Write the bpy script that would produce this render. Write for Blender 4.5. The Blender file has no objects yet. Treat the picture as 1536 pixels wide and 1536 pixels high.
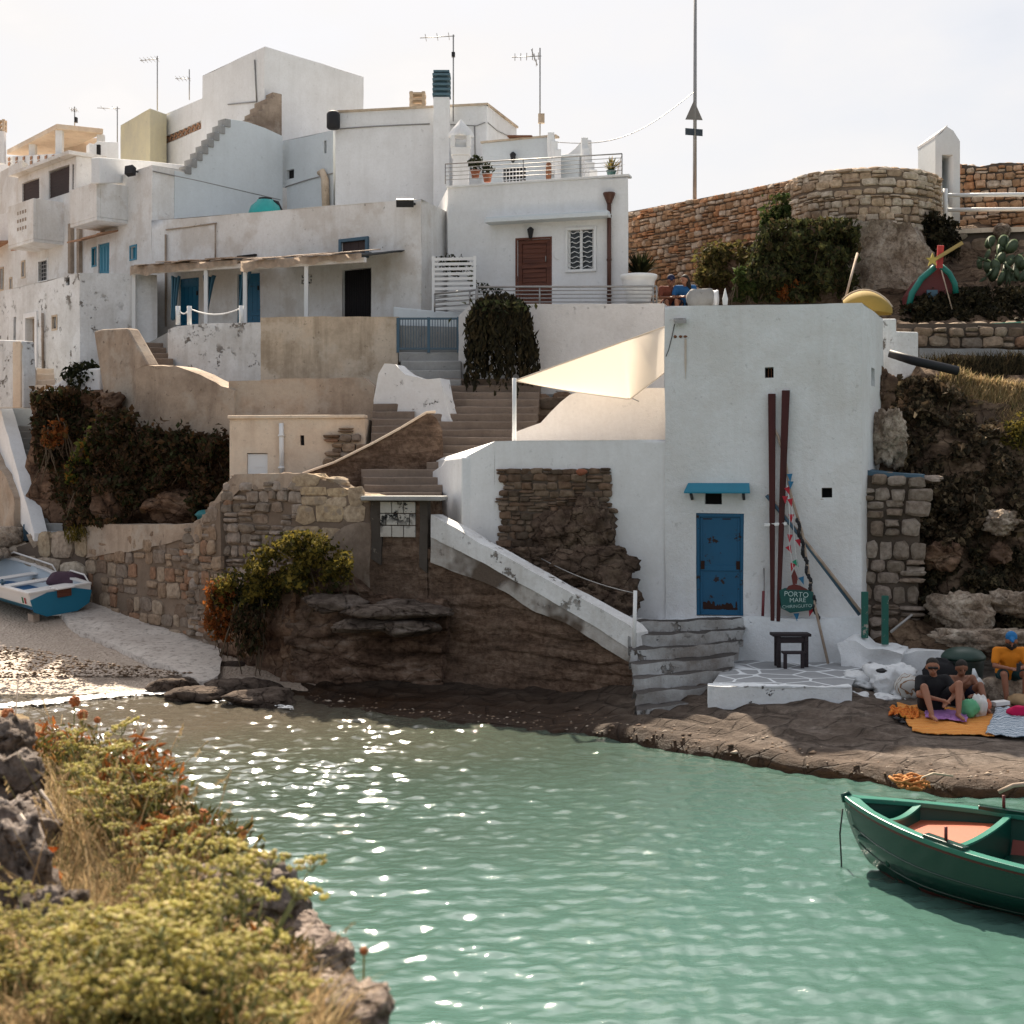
import bpy, bmesh, math, random
import numpy as np
from mathutils import Vector, Matrix, noise
R = math.radians
SC = bpy.context.scene
COL = SC.collection
F, CX, HZ, CAMZ = 2200.0, 768.0, 720.0, 4.2      # survey constants of the view the site plan was taken from

def P(px, py, Y):
    return Vector(((px - CX) * Y / F, Y, CAMZ - (py - HZ) * Y / F))
def XY(px, Y):
    return Vector(((px - CX) * Y / F, Y, 0))
def Z(py, Y):
    return CAMZ - (py - HZ) * Y / F
def G(px, py, z):
    return P(px, py, (CAMZ - z) * F / (py - HZ))
def hit(px, py, A, B):
    """ray of a surveyed point with the vertical plane through A,B -> (u metres along AB, z)"""
    dx, dy = (px - CX) / F, 1.0
    ex, ey = B[0] - A[0], B[1] - A[1]
    L = math.hypot(ex, ey); ex /= L; ey /= L
    # t*(dx,dy) = A + u*(ex,ey)
    det = dx * (-ey) - dy * (-ex)
    t = (A[0] * (-ey) - A[1] * (-ex)) / det
    u = (dx * A[1] - dy * A[0]) / det
    return -u if False else ((t * dx - A[0]) * ex + (t * dy - A[1]) * ey), CAMZ - (py - HZ) / F * t
def nz(p, s=1.0, o=0.0):
    return noise.noise(Vector((p[0] * s + o, p[1] * s + o * 1.7, p[2] * s - o)))
def nvec(p, s, a):
    return noise.noise_vector(Vector(p) * s) * a
def fbm(p, s=1.0, octv=4):
    return noise.fractal(Vector(p) * s, 0.9, 2.0, octv)

class MB:
    def __init__(self):
        self.v, self.f, self.m, self.s = [], [], [], []
    def add(self, vs, fs, mi=0, smooth=False):
        o = len(self.v)
        self.v += [tuple(v) for v in vs]
        for q in fs:
            self.f.append(tuple(i + o for i in q)); self.m.append(mi); self.s.append(smooth)
        return self
    def obox(self, c, ax, ay, az, mi=0):
        c, ax, ay, az = Vector(c), Vector(ax), Vector(ay), Vector(az)
        vs = [c + ax * i + ay * j + az * k for k in (-1, 1) for j in (-1, 1) for i in (-1, 1)]
        return self.add(vs, [(0, 2, 3, 1), (4, 5, 7, 6), (0, 1, 5, 4), (2, 6, 7, 3), (0, 4, 6, 2), (1, 3, 7, 5)], mi)
    def box(self, x0, x1, y0, y1, z0, z1, mi=0):
        return self.obox(((x0 + x1) / 2, (y0 + y1) / 2, (z0 + z1) / 2), ((x1 - x0) / 2, 0, 0), (0, (y1 - y0) / 2, 0), (0, 0, (z1 - z0) / 2), mi)
    def beam(self, a, b, w, h, mi=0, up=(0, 0, 1)):
        a, b = Vector(a), Vector(b); d = b - a; L = d.length; d.normalize()
        u = Vector(up)
        if abs(d.dot(u)) > .98: u = Vector((0, 1, 0))
        s = d.cross(u).normalized(); t = s.cross(d)
        return self.obox((a + b) / 2, d * (L / 2), s * (w / 2), t * (h / 2), mi)
    def tube(self, pts, r, n=8, mi=0, smooth=True, caps=True):
        pts = [Vector(p) for p in pts]; N = len(pts)
        rs = r if isinstance(r, (list, tuple)) else [r] * N
        vs, fs = [], []
        ref = None
        for i, p in enumerate(pts):
            d = (pts[min(i + 1, N - 1)] - pts[max(i - 1, 0)]).normalized()
            if ref is None:
                ref = Vector((0, 0, 1)) if abs(d.z) < .9 else Vector((1, 0, 0))
            s = d.cross(ref).normalized(); t = s.cross(d).normalized(); ref = t
            ref = t
            for k in range(n):
                a = 2 * math.pi * k / n
                vs.append(p + (s * math.cos(a) + t * math.sin(a)) * rs[i])
            ref = t
        for i in range(N - 1):
            for k in range(n):
                a, b = i * n + k, i * n + (k + 1) % n
                fs.append((a, b, b + n, a + n))
        if caps:
            fs.append(tuple(range(n - 1, -1, -1))); fs.append(tuple((N - 1) * n + k for k in range(n)))
        return self.add(vs, fs, mi, smooth)
    def lathe(self, prof, c, n=20, mi=0, smooth=True, squash=1.0):
        c = Vector(c); vs, fs = [], []
        for (r, z) in prof:
            for k in range(n):
                a = 2 * math.pi * k / n
                vs.append(c + Vector((r * math.cos(a), r * math.sin(a) * squash, z)))
        for i in range(len(prof) - 1):
            for k in range(n):
                a, b = i * n + k, i * n + (k + 1) % n
                fs.append((a, b, b + n, a + n))
        fs.append(tuple(range(n - 1, -1, -1))); fs.append(tuple((len(prof) - 1) * n + k for k in range(n)))
        return self.add(vs, fs, mi, smooth)
    def prism(self, pts, ext, mi=0):
        pts = [Vector(p) for p in pts]; e = Vector(ext); n = len(pts)
        vs = pts + [p + e for p in pts]
        fs = [tuple(range(n)), tuple(range(2 * n - 1, n - 1, -1))]
        fs += [(i, i + n, (i + 1) % n + n, (i + 1) % n) for i in range(n)]
        return self.add(vs, fs, mi)
    def grid(self, fn, nu, nv, mi=0, smooth=True):
        vs = [fn(i / nu, j / nv) for j in range(nv + 1) for i in range(nu + 1)]
        fs = [(j * (nu + 1) + i, j * (nu + 1) + i + 1, (j + 1) * (nu + 1) + i + 1, (j + 1) * (nu + 1) + i) for j in range(nv) for i in range(nu)]
        return self.add(vs, fs, mi, smooth)
    def blob(self, c, r, seed=0, amp=.25, fr=1.4, seg=20, ring=12, mi=0, flat=0, rot=None, smooth=True):
        """irregular rounded body (rock, bundle): ellipsoid radii r"""
        c = Vector(c); vs, fs = [], []
        if flat:
            qq = random.Random(seed * 13.7 + 1); fp = []
            for _ in range(15):
                fp.append((Vector((qq.gauss(0, 1), qq.gauss(0, 1), qq.gauss(0, .8))).normalized(), qq.uniform(.74, .98)))
            fp += [(Vector((0, 0, 1)), .86), (Vector((0, -1, .15)).normalized(), .85)]
        for j in range(ring + 1):
            th = math.pi * j / ring
            for k in range(seg):
                ph = 2 * math.pi * k / seg
                d = Vector((math.sin(th) * math.cos(ph), math.sin(th) * math.sin(ph), math.cos(th)))
                q = d * fr + Vector((seed * 7.3, seed * 3.1, seed * 5.7))
                w = 1 + amp * (noise.fractal(q, 1.0, 2.0, 4)) + amp * .5 * (abs(noise.noise(q * 1.7)) - .3)
                if flat:
                    w0 = min(h_ / max(.05, d.dot(n_)) for n_, h_ in fp); w = min(1.25, w0) * (1 + amp * .38 * noise.fractal(q * 1.3, 1.0, 2.0, 4)) + amp * .25 * (noise.noise(q * 3.1))
                p = Vector((d.x * r[0], d.y * r[1], d.z * r[2])) * w
                if rot: p = rot @ p
                vs.append(c + p)
        for j in range(ring):
            for k in range(seg):
                a, b = j * seg + k, j * seg + (k + 1) % seg
                fs.append((a, b, b + seg, a + seg))
        return self.add(vs, fs, mi, smooth)
    def cards(self, pts, size, rnd, mi=0, aspect=.55, up=0.0, droop=None):
        """leaf-sized faces, each bent once along its length"""
        vs, fs = [], []
        for p in pts:
            p = Vector(p); s = size * rnd.choice((.5, .75, 1, 1, 1.3, 1.6)) * rnd.uniform(.8, 1.2)
            a = Vector((rnd.gauss(0, 1), rnd.gauss(0, 1), rnd.gauss(0, 1) + up)).normalized()
            if droop: a = (a + Vector(droop)).normalized()
            b = a.cross(Vector((rnd.gauss(0, 1), rnd.gauss(0, 1), rnd.gauss(0, 1)))).normalized()
            n = a.cross(b)
            w = s * aspect
            o = len(vs)
            vs += [p - a * s * .5, p - b * w * .5 + n * s * .08, p + b * w * .5 + n * s * .08, p + a * s * .5 - n * s * .1]
            fs += [(o, o + 1, o + 3, o + 2)]
        return self.add(vs, fs, mi, False)
    def build(self, name, mats, parent=None, weld=False, sharp=None, bevel=0, disp=None, mods=None):
        off = Vector((0, 0, 0))
        if parent is not None:
            q = parent
            while q is not None: off += q.location; q = q.parent
        me = bpy.data.meshes.new(name)
        me.from_pydata([(v[0] - off.x, v[1] - off.y, v[2] - off.z) for v in self.v], [], self.f)
        if not isinstance(mats, (list, tuple)): mats = [mats]
        for m in mats: me.materials.append(m)
        me.polygons.foreach_set('material_index', self.m)
        me.polygons.foreach_set('use_smooth', self.s)
        if weld:
            bm = bmesh.new(); bm.from_mesh(me)
            bmesh.ops.remove_doubles(bm, verts=bm.verts, dist=.0006)
            bmesh.ops.recalc_face_normals(bm, faces=bm.faces)
            bm.to_mesh(me); bm.free()
        if sharp is not None:
            me.polygons.foreach_set('use_smooth', [True] * len(me.polygons))
            me.set_sharp_from_angle(angle=R(sharp))
        me.update()
        o = bpy.data.objects.new(name, me); COL.objects.link(o)
        if parent is not None: o.parent = parent
        if bevel:
            b = o.modifiers.new('b', 'BEVEL'); b.width = bevel; b.segments = 2; b.limit_method = 'ANGLE'; b.angle_limit = R(40)
        return o

def tag(o, label=None, cat=None, group=None, kind=None):
    if label: o['label'] = label
    if cat: o['category'] = cat
    if group: o['group'] = group
    if kind: o['kind'] = kind
    return o
def thing(name, label, cat, loc, group=None):
    o = bpy.data.objects.new(name, None); COL.objects.link(o)
    o.location = loc; o.empty_display_size = .2
    return tag(o, label, cat, group)
def copy_tree(o, parent=None):
    c = o.copy(); COL.objects.link(c)
    if parent: c.parent = parent
    for ch in list(o.children): copy_tree(ch, c)
    return c

# ------------------------------------------------------------------ materials
def newmat(name):
    m = bpy.data.materials.new(name); m.use_nodes = True
    nt = m.node_tree; nt.nodes.clear()
    out = nt.nodes.new('ShaderNodeOutputMaterial'); b = nt.nodes.new('ShaderNodeBsdfPrincipled')
    nt.links.new(b.outputs[0], out.inputs[0])
    return m, nt, b
class N:
    """tiny node-graph writer"""
    def __init__(self, nt, obj=False):
        self.nt = nt
        if obj:
            self.pos = nt.nodes.new('ShaderNodeTexCoord').outputs['Object']
        else:
            self.geo = nt.nodes.new('ShaderNodeNewGeometry'); self.pos = self.geo.outputs['Position']
    def L(self, a, b): self.nt.links.new(a, b)
    def scaled(self, s):
        n = self.nt.nodes.new('ShaderNodeVectorMath'); n.operation = 'MULTIPLY'
        self.L(self.pos, n.inputs[0]); n.inputs[1].default_value = s if isinstance(s, (tuple, list)) else (s, s, s)
        return n.outputs[0]
    def noise(self, s, detail=5, rough=.6, dist=0, out='Fac'):
        n = self.nt.nodes.new('ShaderNodeTexNoise'); self.L(self.scaled(s), n.inputs['Vector'])
        n.inputs['Scale'].default_value = 1; n.inputs['Detail'].default_value = detail; n.inputs['Roughness'].default_value = rough
        n.inputs['Distortion'].default_value = dist
        return n.outputs[out]
    def vor(self, s, feat='F1', out='Distance', rnd=1):
        n = self.nt.nodes.new('ShaderNodeTexVoronoi'); n.feature = feat; self.L(self.scaled(s), n.inputs['Vector'])
        n.inputs['Scale'].default_value = 1; n.inputs['Randomness'].default_value = rnd
        return n.outputs[out]
    def ramp(self, fac, stops, const=False):
        n = self.nt.nodes.new('ShaderNodeValToRGB'); cr = n.color_ramp
        if const: cr.interpolation = 'CONSTANT'
        q4 = lambda c: (c, c, c, 1) if isinstance(c, (int, float)) else (*c, 1)
        cr.elements[0].position = stops[0][0]; cr.elements[0].color = q4(stops[0][1])
        cr.elements[1].position = stops[-1][0]; cr.elements[1].color = q4(stops[-1][1])
        for p, c in stops[1:-1]:
            cr.elements.new(p).color = q4(c)
        self.L(fac, n.inputs[0]); return n.outputs[0]
    def mix(self, fac, a, b, mode='MIX'):
        n = self.nt.nodes.new('ShaderNodeMix'); n.data_type = 'RGBA'; n.blend_type = mode
        for i, x in ((0, fac), (6, a), (7, b)):
            s = n.inputs[i]
            if isinstance(x, (int, float)): s.default_value = x if i == 0 else (x, x, x, 1)
            elif isinstance(x, (tuple, list)): s.default_value = (*x, 1)
            else: self.L(x, s)
        return n.outputs[2]
    def math(self, op, a, b=0.0, c=None):
        n = self.nt.nodes.new('ShaderNodeMath'); n.operation = op
        for i, x in enumerate((a, b)):
            if isinstance(x, (int, float)): n.inputs[i].default_value = x
            else: self.L(x, n.inputs[i])
        return n.outputs[0]
    def bump(self, h, bsdf, strength=.4, dist=.02):
        n = self.nt.nodes.new('ShaderNodeBump'); n.inputs['Strength'].default_value = strength; n.inputs['Distance'].default_value = dist
        self.L(h, n.inputs['Height']); self.L(n.outputs[0], bsdf.inputs['Normal'])
    def sep(self):
        n = self.nt.nodes.new('ShaderNodeSeparateXYZ'); self.L(self.pos, n.inputs[0]); return n.outputs
    def island(self):
        if not hasattr(self, 'geo'): self.geo = self.nt.nodes.new('ShaderNodeNewGeometry')
        return self.geo.outputs['Random Per Island']
def bsdf_set(b, col=None, rough=.8, metal=0, spec=.3):
    if col is not None: b.inputs['Base Color'].default_value = (*col, 1)
    b.inputs['Roughness'].default_value = rough; b.inputs['Metallic'].default_value = metal
    b.inputs['Specular IOR Level'].default_value = spec
_mc = {}
def plaster(name, col, dirt=(.3, .26, .21), dirt_amt=.45, streak=.35, peel=None, peel_amt=0.0, peel_scale=2.2, bump=.5, blotch=None, blotch_amt=0):
    if name in _mc: return _mc[name]
    m, nt, b = newmat(name); n = N(nt); bsdf_set(b, None, .92, 0, .15)
    n1 = n.noise(.55, 9, .72); n2 = n.noise((2.6, 2.6, .22), 6, .65); n3 = n.noise(peel_scale, 9, .7); n4 = n.noise(14, 5, .6)
    c = n.mix(n.math('MULTIPLY', n.ramp(n1, [(.42, 0), (.66, 1)]), dirt_amt), col, dirt)
    c = n.mix(n.math('MULTIPLY', n.ramp(n2, [(.5, 0), (.78, 1)]), streak), c, dirt)
    if blotch:
        n5 = n.noise(.9, 7, .6); c = n.mix(n.math('MULTIPLY', n.ramp(n5, [(.52, 0), (.6, 1)]), blotch_amt), c, blotch)
    c = n.mix(n.math('MULTIPLY', n.ramp(n4, [(.35, 1), (.6, 0)]), .14), c, dirt)
    c = n.mix(n.math('MULTIPLY', n.ramp(n.noise(7, 7, .7), [(.60, 0), (.68, 1)]), dirt_amt * .8), c, tuple(x * .55 for x in dirt))
    h = n.math('ADD', n.math('MULTIPLY', n.noise(9, 6, .6), .6), n.math('MULTIPLY', n.noise(45, 3, .5), .25))
    if peel:
        t = .5 + (.5 - peel_amt) * .36
        pm = n.ramp(n3, [(t, 0), (t + .025, 1)])
        pm = n.math('MULTIPLY', pm, n.ramp(n.noise(.9, 3), [(.46, .0), (.56, 1)]))
        pc = n.mix(n.noise(30, 3), peel, tuple(x * .5 for x in peel))
        c = n.mix(pm, c, pc); h = n.math('SUBTRACT', h, n.math('MULTIPLY', pm, .8))
    n.L(c, b.inputs['Base Color']); n.bump(h, b, bump, .02)
    _mc[name] = m; return m
def stone(name, cols, rough_var=.35, bump=.6, scale=9, lichen=None):
    """dressed and rubble stone: each separate stone takes its own tone"""
    m, nt, b = newmat(name); n = N(nt); bsdf_set(b, None, .95, 0, .1)
    isl = n.island(); k = len(cols)
    c = n.ramp(isl, [(i / k, cols[i]) for i in range(k)], True)
    n1 = n.noise(scale, 7, .65)
    c = n.mix(n.ramp(n1, [(.3, .75), (.62, 0)]), c, n.mix(1, c, (.34, .29, .25), 'MULTIPLY'))
    c = n.mix(n.math('MULTIPLY', n.ramp(n.noise(2.1, 5), [(.5, 0), (.7, 1)]), .45), c, (.16, .13, .10))
    if lichen: c = n.mix(n.ramp(n.noise(3.3, 6), [(.56, 0), (.62, 1)]), c, lichen)
    n.L(c, b.inputs['Base Color']); n.bump(n1, b, bump, .03); return m
def rock(name, cols, scale=1.2, strata=3.0, bump=.8, wet=False, detail=9, crack=.95):
    m, nt, b = newmat(name); n = N(nt); bsdf_set(b, None, .3 if wet else .95, 0, .5 if wet else .1)
    n1 = n.noise((scale, scale, scale * strata), detail, .68, .4); n2 = n.noise(scale * 6, 6, .7); n3 = n.noise(scale * .5, 4)
    c = n.ramp(n1, [(.3 + .4 * i / (len(cols) - 1), cols[i]) for i in range(len(cols))])
    c = n.mix(n.ramp(n2, [(.35, .75), (.58, 0)]), c, n.mix(1, c, (.3, .26, .24), 'MULTIPLY'))
    c = n.mix(n.math('MULTIPLY', n.ramp(n3, [(.45, 0), (.65, 1)]), .4), c, (.12, .09, .07))
    vv = nt.nodes.new('ShaderNodeVectorMath'); vv.operation = 'ADD'; nd = nt.nodes.new('ShaderNodeVectorMath'); nd.operation = 'SCALE'; nd.inputs['Scale'].default_value = .9
    n.L(n.noise(scale * 1.4, 5, .6, 0, 'Color'), nd.inputs[0]); n.L(n.scaled((scale * 1.5, scale * 1.5, scale * 1.1 * strata ** .6)), vv.inputs[0]); n.L(nd.outputs[0], vv.inputs[1])
    vo = nt.nodes.new('ShaderNodeTexVoronoi'); vo.feature = 'DISTANCE_TO_EDGE'; vo.inputs['Scale'].default_value = 1; n.L(vv.outputs[0], vo.inputs['Vector'])
    ck = n.ramp(vo.outputs['Distance'], [(.0, 1), (.055, 0)])
    c = n.mix(n.math('MULTIPLY', ck, n.ramp(n2, [(.35, crack), (.6, crack * .25)])), c, n.mix(1, c, (.22, .18, .16), 'MULTIPLY'))
    n.L(c, b.inputs['Base Color'])
    n.bump(n.math('SUBTRACT', n.math('ADD', n1, n.math('MULTIPLY', n2, .5)), n.math('MULTIPLY', ck, .5 * crack)), b, bump, .08); return m
def paint(name, col, rough=.45, wear=None, wear_amt=.0, var=.15, spec=.4, scale=5, obj=False, bump=.15):
    if name in _mc: return _mc[name]
    m, nt, b = newmat(name); n = N(nt, obj); bsdf_set(b, None, rough, 0, spec)
    n1 = n.noise(scale, 8, .7); n2 = n.noise(scale * .35, 5)
    c = n.mix(n.math('MULTIPLY', n.ramp(n2, [(.4, 0), (.7, 1)]), var * 2), col, tuple(x * .6 for x in col))
    if wear:
        t = .72 - wear_amt * .4
        wm = n.ramp(n1, [(t, 0), (t + .03, 1)])
        c = n.mix(wm, c, wear)
        n.L(n.mix(wm, rough, .95), b.inputs['Roughness'])
    n.L(c, b.inputs['Base Color']); n.bump(n1, b, bump, .01)
    _mc[name] = m; return m
def wood(name, col, dark, rough=.7, scale=(14, 14, 1.2), obj=False):
    m, nt, b = newmat(name); n = N(nt, obj); bsdf_set(b, None, rough, 0, .25)
    n1 = n.noise(scale, 7, .65, .5)
    n.L(n.ramp(n1, [(.3, dark), (.68, col)]), b.inputs['Base Color']); n.bump(n1, b, .3, .01); return m
def plain(name, col, rough=.6, metal=0, spec=.3, var=.25, scale=8, bump=.1, obj=True):
    if name in _mc: return _mc[name]
    m, nt, b = newmat(name); n = N(nt, obj); bsdf_set(b, None, rough, metal, spec)
    n1 = n.noise(scale, 5, .6)
    n.L(n.mix(n.ramp(n1, [(.35, 0), (.7, var)]), col, tuple(x * .45 for x in col)), b.inputs['Base Color']); n.bump(n1, b, bump, .01)
    _mc[name] = m; return m
def leafmat(name, cols, trans=.35, scale=.8):
    m, nt, b = newmat(name); n = N(nt); bsdf_set(b, None, .8, 0, .08)
    k = len(cols); c = n.ramp(n.island(), [(i / k, cols[i]) for i in range(k)], True)
    c = n.mix(n.ramp(n.noise(scale, 4), [(.4, .5), (.62, 0)]), c, n.mix(1, c, (.5, .5, .5), 'MULTIPLY'))
    n.L(c, b.inputs['Base Color'])
    t = nt.nodes.new('ShaderNodeBsdfTranslucent'); n.L(c, t.inputs[0])
    mx = nt.nodes.new('ShaderNodeMixShader'); mx.inputs[0].default_value = trans
    n.L(b.outputs[0], mx.inputs[1]); n.L(t.outputs[0], mx.inputs[2])
    out = [q for q in nt.nodes if q.type == 'OUTPUT_MATERIAL'][0]; n.L(mx.outputs[0], out.inputs[0])
    return m

# ------------------------------------------------------------------ sky, sun, camera
SUN_AZ, SUN_EL = R(-10), R(46)
w = bpy.data.worlds.new('World'); SC.world = w; w.use_nodes = True
nt = w.node_tree; nt.nodes.clear()
wo = nt.nodes.new('ShaderNodeOutputWorld'); bg = nt.nodes.new('ShaderNodeBackground'); nt.links.new(bg.outputs[0], wo.inputs[0])
sky = nt.nodes.new('ShaderNodeTexSky'); sky.sky_type = 'NISHITA'; sky.sun_disc = False
sky.sun_elevation = SUN_EL; sky.sun_rotation = SUN_AZ; sky.dust_density = 3.0; sky.air_density = 1.0; sky.ozone_density = 1.0
tc = nt.nodes.new('ShaderNodeTexCoord')
mp = nt.nodes.new('ShaderNodeMapping'); mp.inputs['Scale'].default_value = (1.5, 1.5, 3.2); mp.inputs['Location'].default_value = (.3, .1, .2); mp.inputs['Rotation'].default_value = (0, .35, .2)
nt.links.new(tc.outputs['Generated'], mp.inputs[0])
cn = nt.nodes.new('ShaderNodeTexNoise'); cn.inputs['Scale'].default_value = 3.4; cn.inputs['Detail'].default_value = 8; cn.inputs['Roughness'].default_value = .52
nt.links.new(mp.outputs[0], cn.inputs[0])
cr = nt.nodes.new('ShaderNodeValToRGB'); nt.links.new(cn.outputs[0], cr.inputs[0])
cr.color_ramp.elements[0].position = .36; cr.color_ramp.elements[0].color = (.80, .80, .80, 1)
cr.color_ramp.elements[1].position = .62; cr.color_ramp.elements[1].color = (1, 1, 1, 1)
cc = nt.nodes.new('ShaderNodeValToRGB'); nt.links.new(cn.outputs[0], cc.inputs[0])
CLOUD = 7.0
cc.color_ramp.elements[0].position = .3; cc.color_ramp.elements[0].color = (.80, .81, .84, 1)
cc.color_ramp.elements[1].position = .66; cc.color_ramp.elements[1].color = (1, .97, .955, 1)
sm = nt.nodes.new('ShaderNodeVectorMath'); sm.operation = 'SCALE'; sm.inputs['Scale'].default_value = CLOUD
nt.links.new(cc.outputs[0], sm.inputs[0])
dt = nt.nodes.new('ShaderNodeVectorMath'); dt.operation = 'DOT_PRODUCT'; nt.links.new(tc.outputs['Generated'], dt.inputs[0])   # haze glows towards the sun
dt.inputs[1].default_value = (math.sin(SUN_AZ) * math.cos(SUN_EL), math.cos(SUN_AZ) * math.cos(SUN_EL), math.sin(SUN_EL))
gl = nt.nodes.new('ShaderNodeMapRange'); gl.interpolation_type = 'SMOOTHSTEP'; nt.links.new(dt.outputs['Value'], gl.inputs[0])
gl.inputs[1].default_value = .88; gl.inputs[2].default_value = 1.0; gl.inputs[3].default_value = CLOUD; gl.inputs[4].default_value = CLOUD * 5
nt.links.new(gl.outputs[0], sm.inputs['Scale'])
sx_ = nt.nodes.new('ShaderNodeSeparateXYZ'); nt.links.new(tc.outputs['Generated'], sx_.inputs[0])
mr = nt.nodes.new('ShaderNodeMapRange'); mr.interpolation_type = 'SMOOTHSTEP'; nt.links.new(sx_.outputs[1], mr.inputs[0])   # cloud thins behind the camera; the share left there is tuned as fill light
mr.inputs[1].default_value = -.5; mr.inputs[2].default_value = .4; mr.inputs[3].default_value = .55
ml = nt.nodes.new('ShaderNodeMath'); ml.operation = 'MULTIPLY'; nt.links.new(cr.outputs[0], ml.inputs[0]); nt.links.new(mr.outputs[0], ml.inputs[1])
mx = nt.nodes.new('ShaderNodeMix'); mx.data_type = 'RGBA'
nt.links.new(ml.outputs[0], mx.inputs[0]); nt.links.new(sky.outputs[0], mx.inputs[6]); nt.links.new(sm.outputs[0], mx.inputs[7])
nt.links.new(mx.outputs[2], bg.inputs[0]); bg.inputs[1].default_value = .06

sun = bpy.data.lights.new('sun', 'SUN'); sun.energy = 5.0; sun.angle = R(.6); sun.color = (1, .87, .70)
so = bpy.data.objects.new('sun', sun); COL.objects.link(so)
sd = Vector((math.sin(SUN_AZ) * math.cos(SUN_EL), math.cos(SUN_AZ) * math.cos(SUN_EL), math.sin(SUN_EL)))
so.rotation_euler = sd.to_track_quat('Z', 'Y').to_euler(); so.location = (-30, 40, 45)

cam = bpy.data.cameras.new('camera'); co = bpy.data.objects.new('camera', cam); COL.objects.link(co)
co.location = (0, 0, CAMZ); co.rotation_euler = (R(90), 0, 0)
cam.sensor_width = 36; cam.lens = F / 1536 * 36; cam.shift_y = -(768 - HZ) / 1536
cam.clip_end = 2000; cam.dof.use_dof = True; cam.dof.focus_distance = 27; cam.dof.aperture_fstop = 4.0
SC.camera = co
SC.view_settings.view_transform = 'Standard'; SC.view_settings.look = 'None'; SC.view_settings.exposure = 1.25; SC.view_settings.gamma = 1
SC.cycles.max_bounces = 6; SC.cycles.diffuse_bounces = 3; SC.cycles.transparent_max_bounces = 6; SC.cycles.use_denoising = True
SC.cycles.sample_clamp_indirect = 6
# ------------------------------------------------------------------ building helpers
def V2(p): return Vector((p[0], p[1], 0))
class House:
    """vertical-walled building on a footprint; openings are cut right through the wall skin and get reveals"""
    def __init__(self, name, label, cat, pts, z0, tops, mat, amp=.02, cell=.55, part='wall', root=None, group=None):
        self.pts = [V2(p) for p in pts]; self.z0 = z0; self.tops = tops; self.mat = mat; self.amp = amp; self.cell = cell
        self.cen = sum(self.pts, Vector()) / len(pts); self.holes = {}; self.part = part
        self.root = root or thing(name, label, cat, (self.pts[0].x, self.pts[0].y, z0), group)
    def side(self, i): return self.pts[i], self.pts[(i + 1) % len(self.pts)]
    def inward(self, i):
        A, B = self.side(i); d = (B - A).normalized(); n = Vector((-d.y, d.x, 0))
        return n if n.dot(self.cen - A) > 0 else -n
    def rect(self, i, px0, py0, px1, py1):
        A, B = self.side(i)
        ym = (py0 + py1) / 2
        u0, _ = hit(px0, ym, A, B); u1, _ = hit(px1, ym, A, B)
        pm = (px0 + px1) / 2
        _, za = hit(pm, py0, A, B); _, zb = hit(pm, py1, A, B)
        return min(u0, u1), max(u0, u1), min(za, zb), max(za, zb)
    def cut(self, i, *px, depth=.2):
        r = self.rect(i, *px); self.holes.setdefault(i, []).append((*r, depth)); return r
    def pt(self, i, u, z, d=0):
        A, B = self.side(i); return A + (B - A).normalized() * u + Vector((0, 0, z)) + self.inward(i) * d
    def slab(self, mb, i, r, d0, d1, mi=0):
        u0, u1, z0, z1 = r; A, B = self.side(i); e = (B - A).normalized(); n = self.inward(i)
        c = self.pt(i, (u0 + u1) / 2, (z0 + z1) / 2, (d0 + d1) / 2)
        return mb.obox(c, e * ((u1 - u0) / 2), n * ((d1 - d0) / 2), Vector((0, 0, (z1 - z0) / 2)), mi)
    def done(self, extra=None, roof=True):
        mb = MB(); n = len(self.pts)
        D = lambda p: Vector(p) + nvec(p, .7, self.amp) + nvec(p, 2.6, self.amp * .35)
        for i in range(n):
            A, B = self.side(i); L = (B - A).length; hs = self.holes.get(i, [])
            zA, zB = self.tops[i], self.tops[(i + 1) % n]; zc = min(zA, zB) - .05
            us = {0.0, L} | {h[0] for h in hs} | {h[1] for h in hs}
            zs = {self.z0, zc} | {h[2] for h in hs} | {h[3] for h in hs}
            us = sorted(max(0, min(L, u)) for u in us); zs = sorted(max(self.z0, min(zc, z)) for z in zs)
            def refine(a):
                o = []
                for p, q in zip(a, a[1:]):
                    k = max(1, int((q - p) / self.cell)); o += [p + (q - p) * j / k for j in range(k)]
                return o + [a[-1]]
            us, zs = refine(us), refine(zs)
            W = lambda u, z: D(self.pt(i, u, z))
            inh = lambda u, z: any(h[0] < u < h[1] and h[2] < z < h[3] for h in hs)
            for a, b in zip(us, us[1:]):
                if b - a < 1e-5: continue
                for c, d in zip(zs, zs[1:]):
                    if d - c < 1e-5 or inh((a + b) / 2, (c + d) / 2): continue
                    mb.add([W(a, c), W(b, c), W(b, d), W(a, d)], [(0, 1, 2, 3)])
                ta, tb = zA + (zB - zA) * a / L, zA + (zB - zA) * b / L
                mb.add([W(a, zc), W(b, zc), W(b, tb), W(a, ta)], [(0, 1, 2, 3)])
            for (a, b, c, d, dep) in hs:
                q = [W(a, c), W(b, c), W(b, d), W(a, d)]; nn = self.inward(i) * (dep + .05); k = [p + nn for p in q]
                mb.add(q + k, [(0, 1, 5, 4), (1, 2, 6, 5), (2, 3, 7, 6), (3, 0, 4, 7), (4, 5, 6, 7)])
        if roof:
            mb.add([D((p.x, p.y, t)) for p, t in zip(self.pts, self.tops)], [tuple(range(n))])
        if extra: extra(mb)
        self.wall = mb.build(self.part, self.mat, self.root, weld=True, sharp=35)
        return self
    def add(self, name, mats, fn, parent=None, **k):
        mb = MB(); fn(mb); return mb.build(name, mats, parent or self.root, **k)

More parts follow.
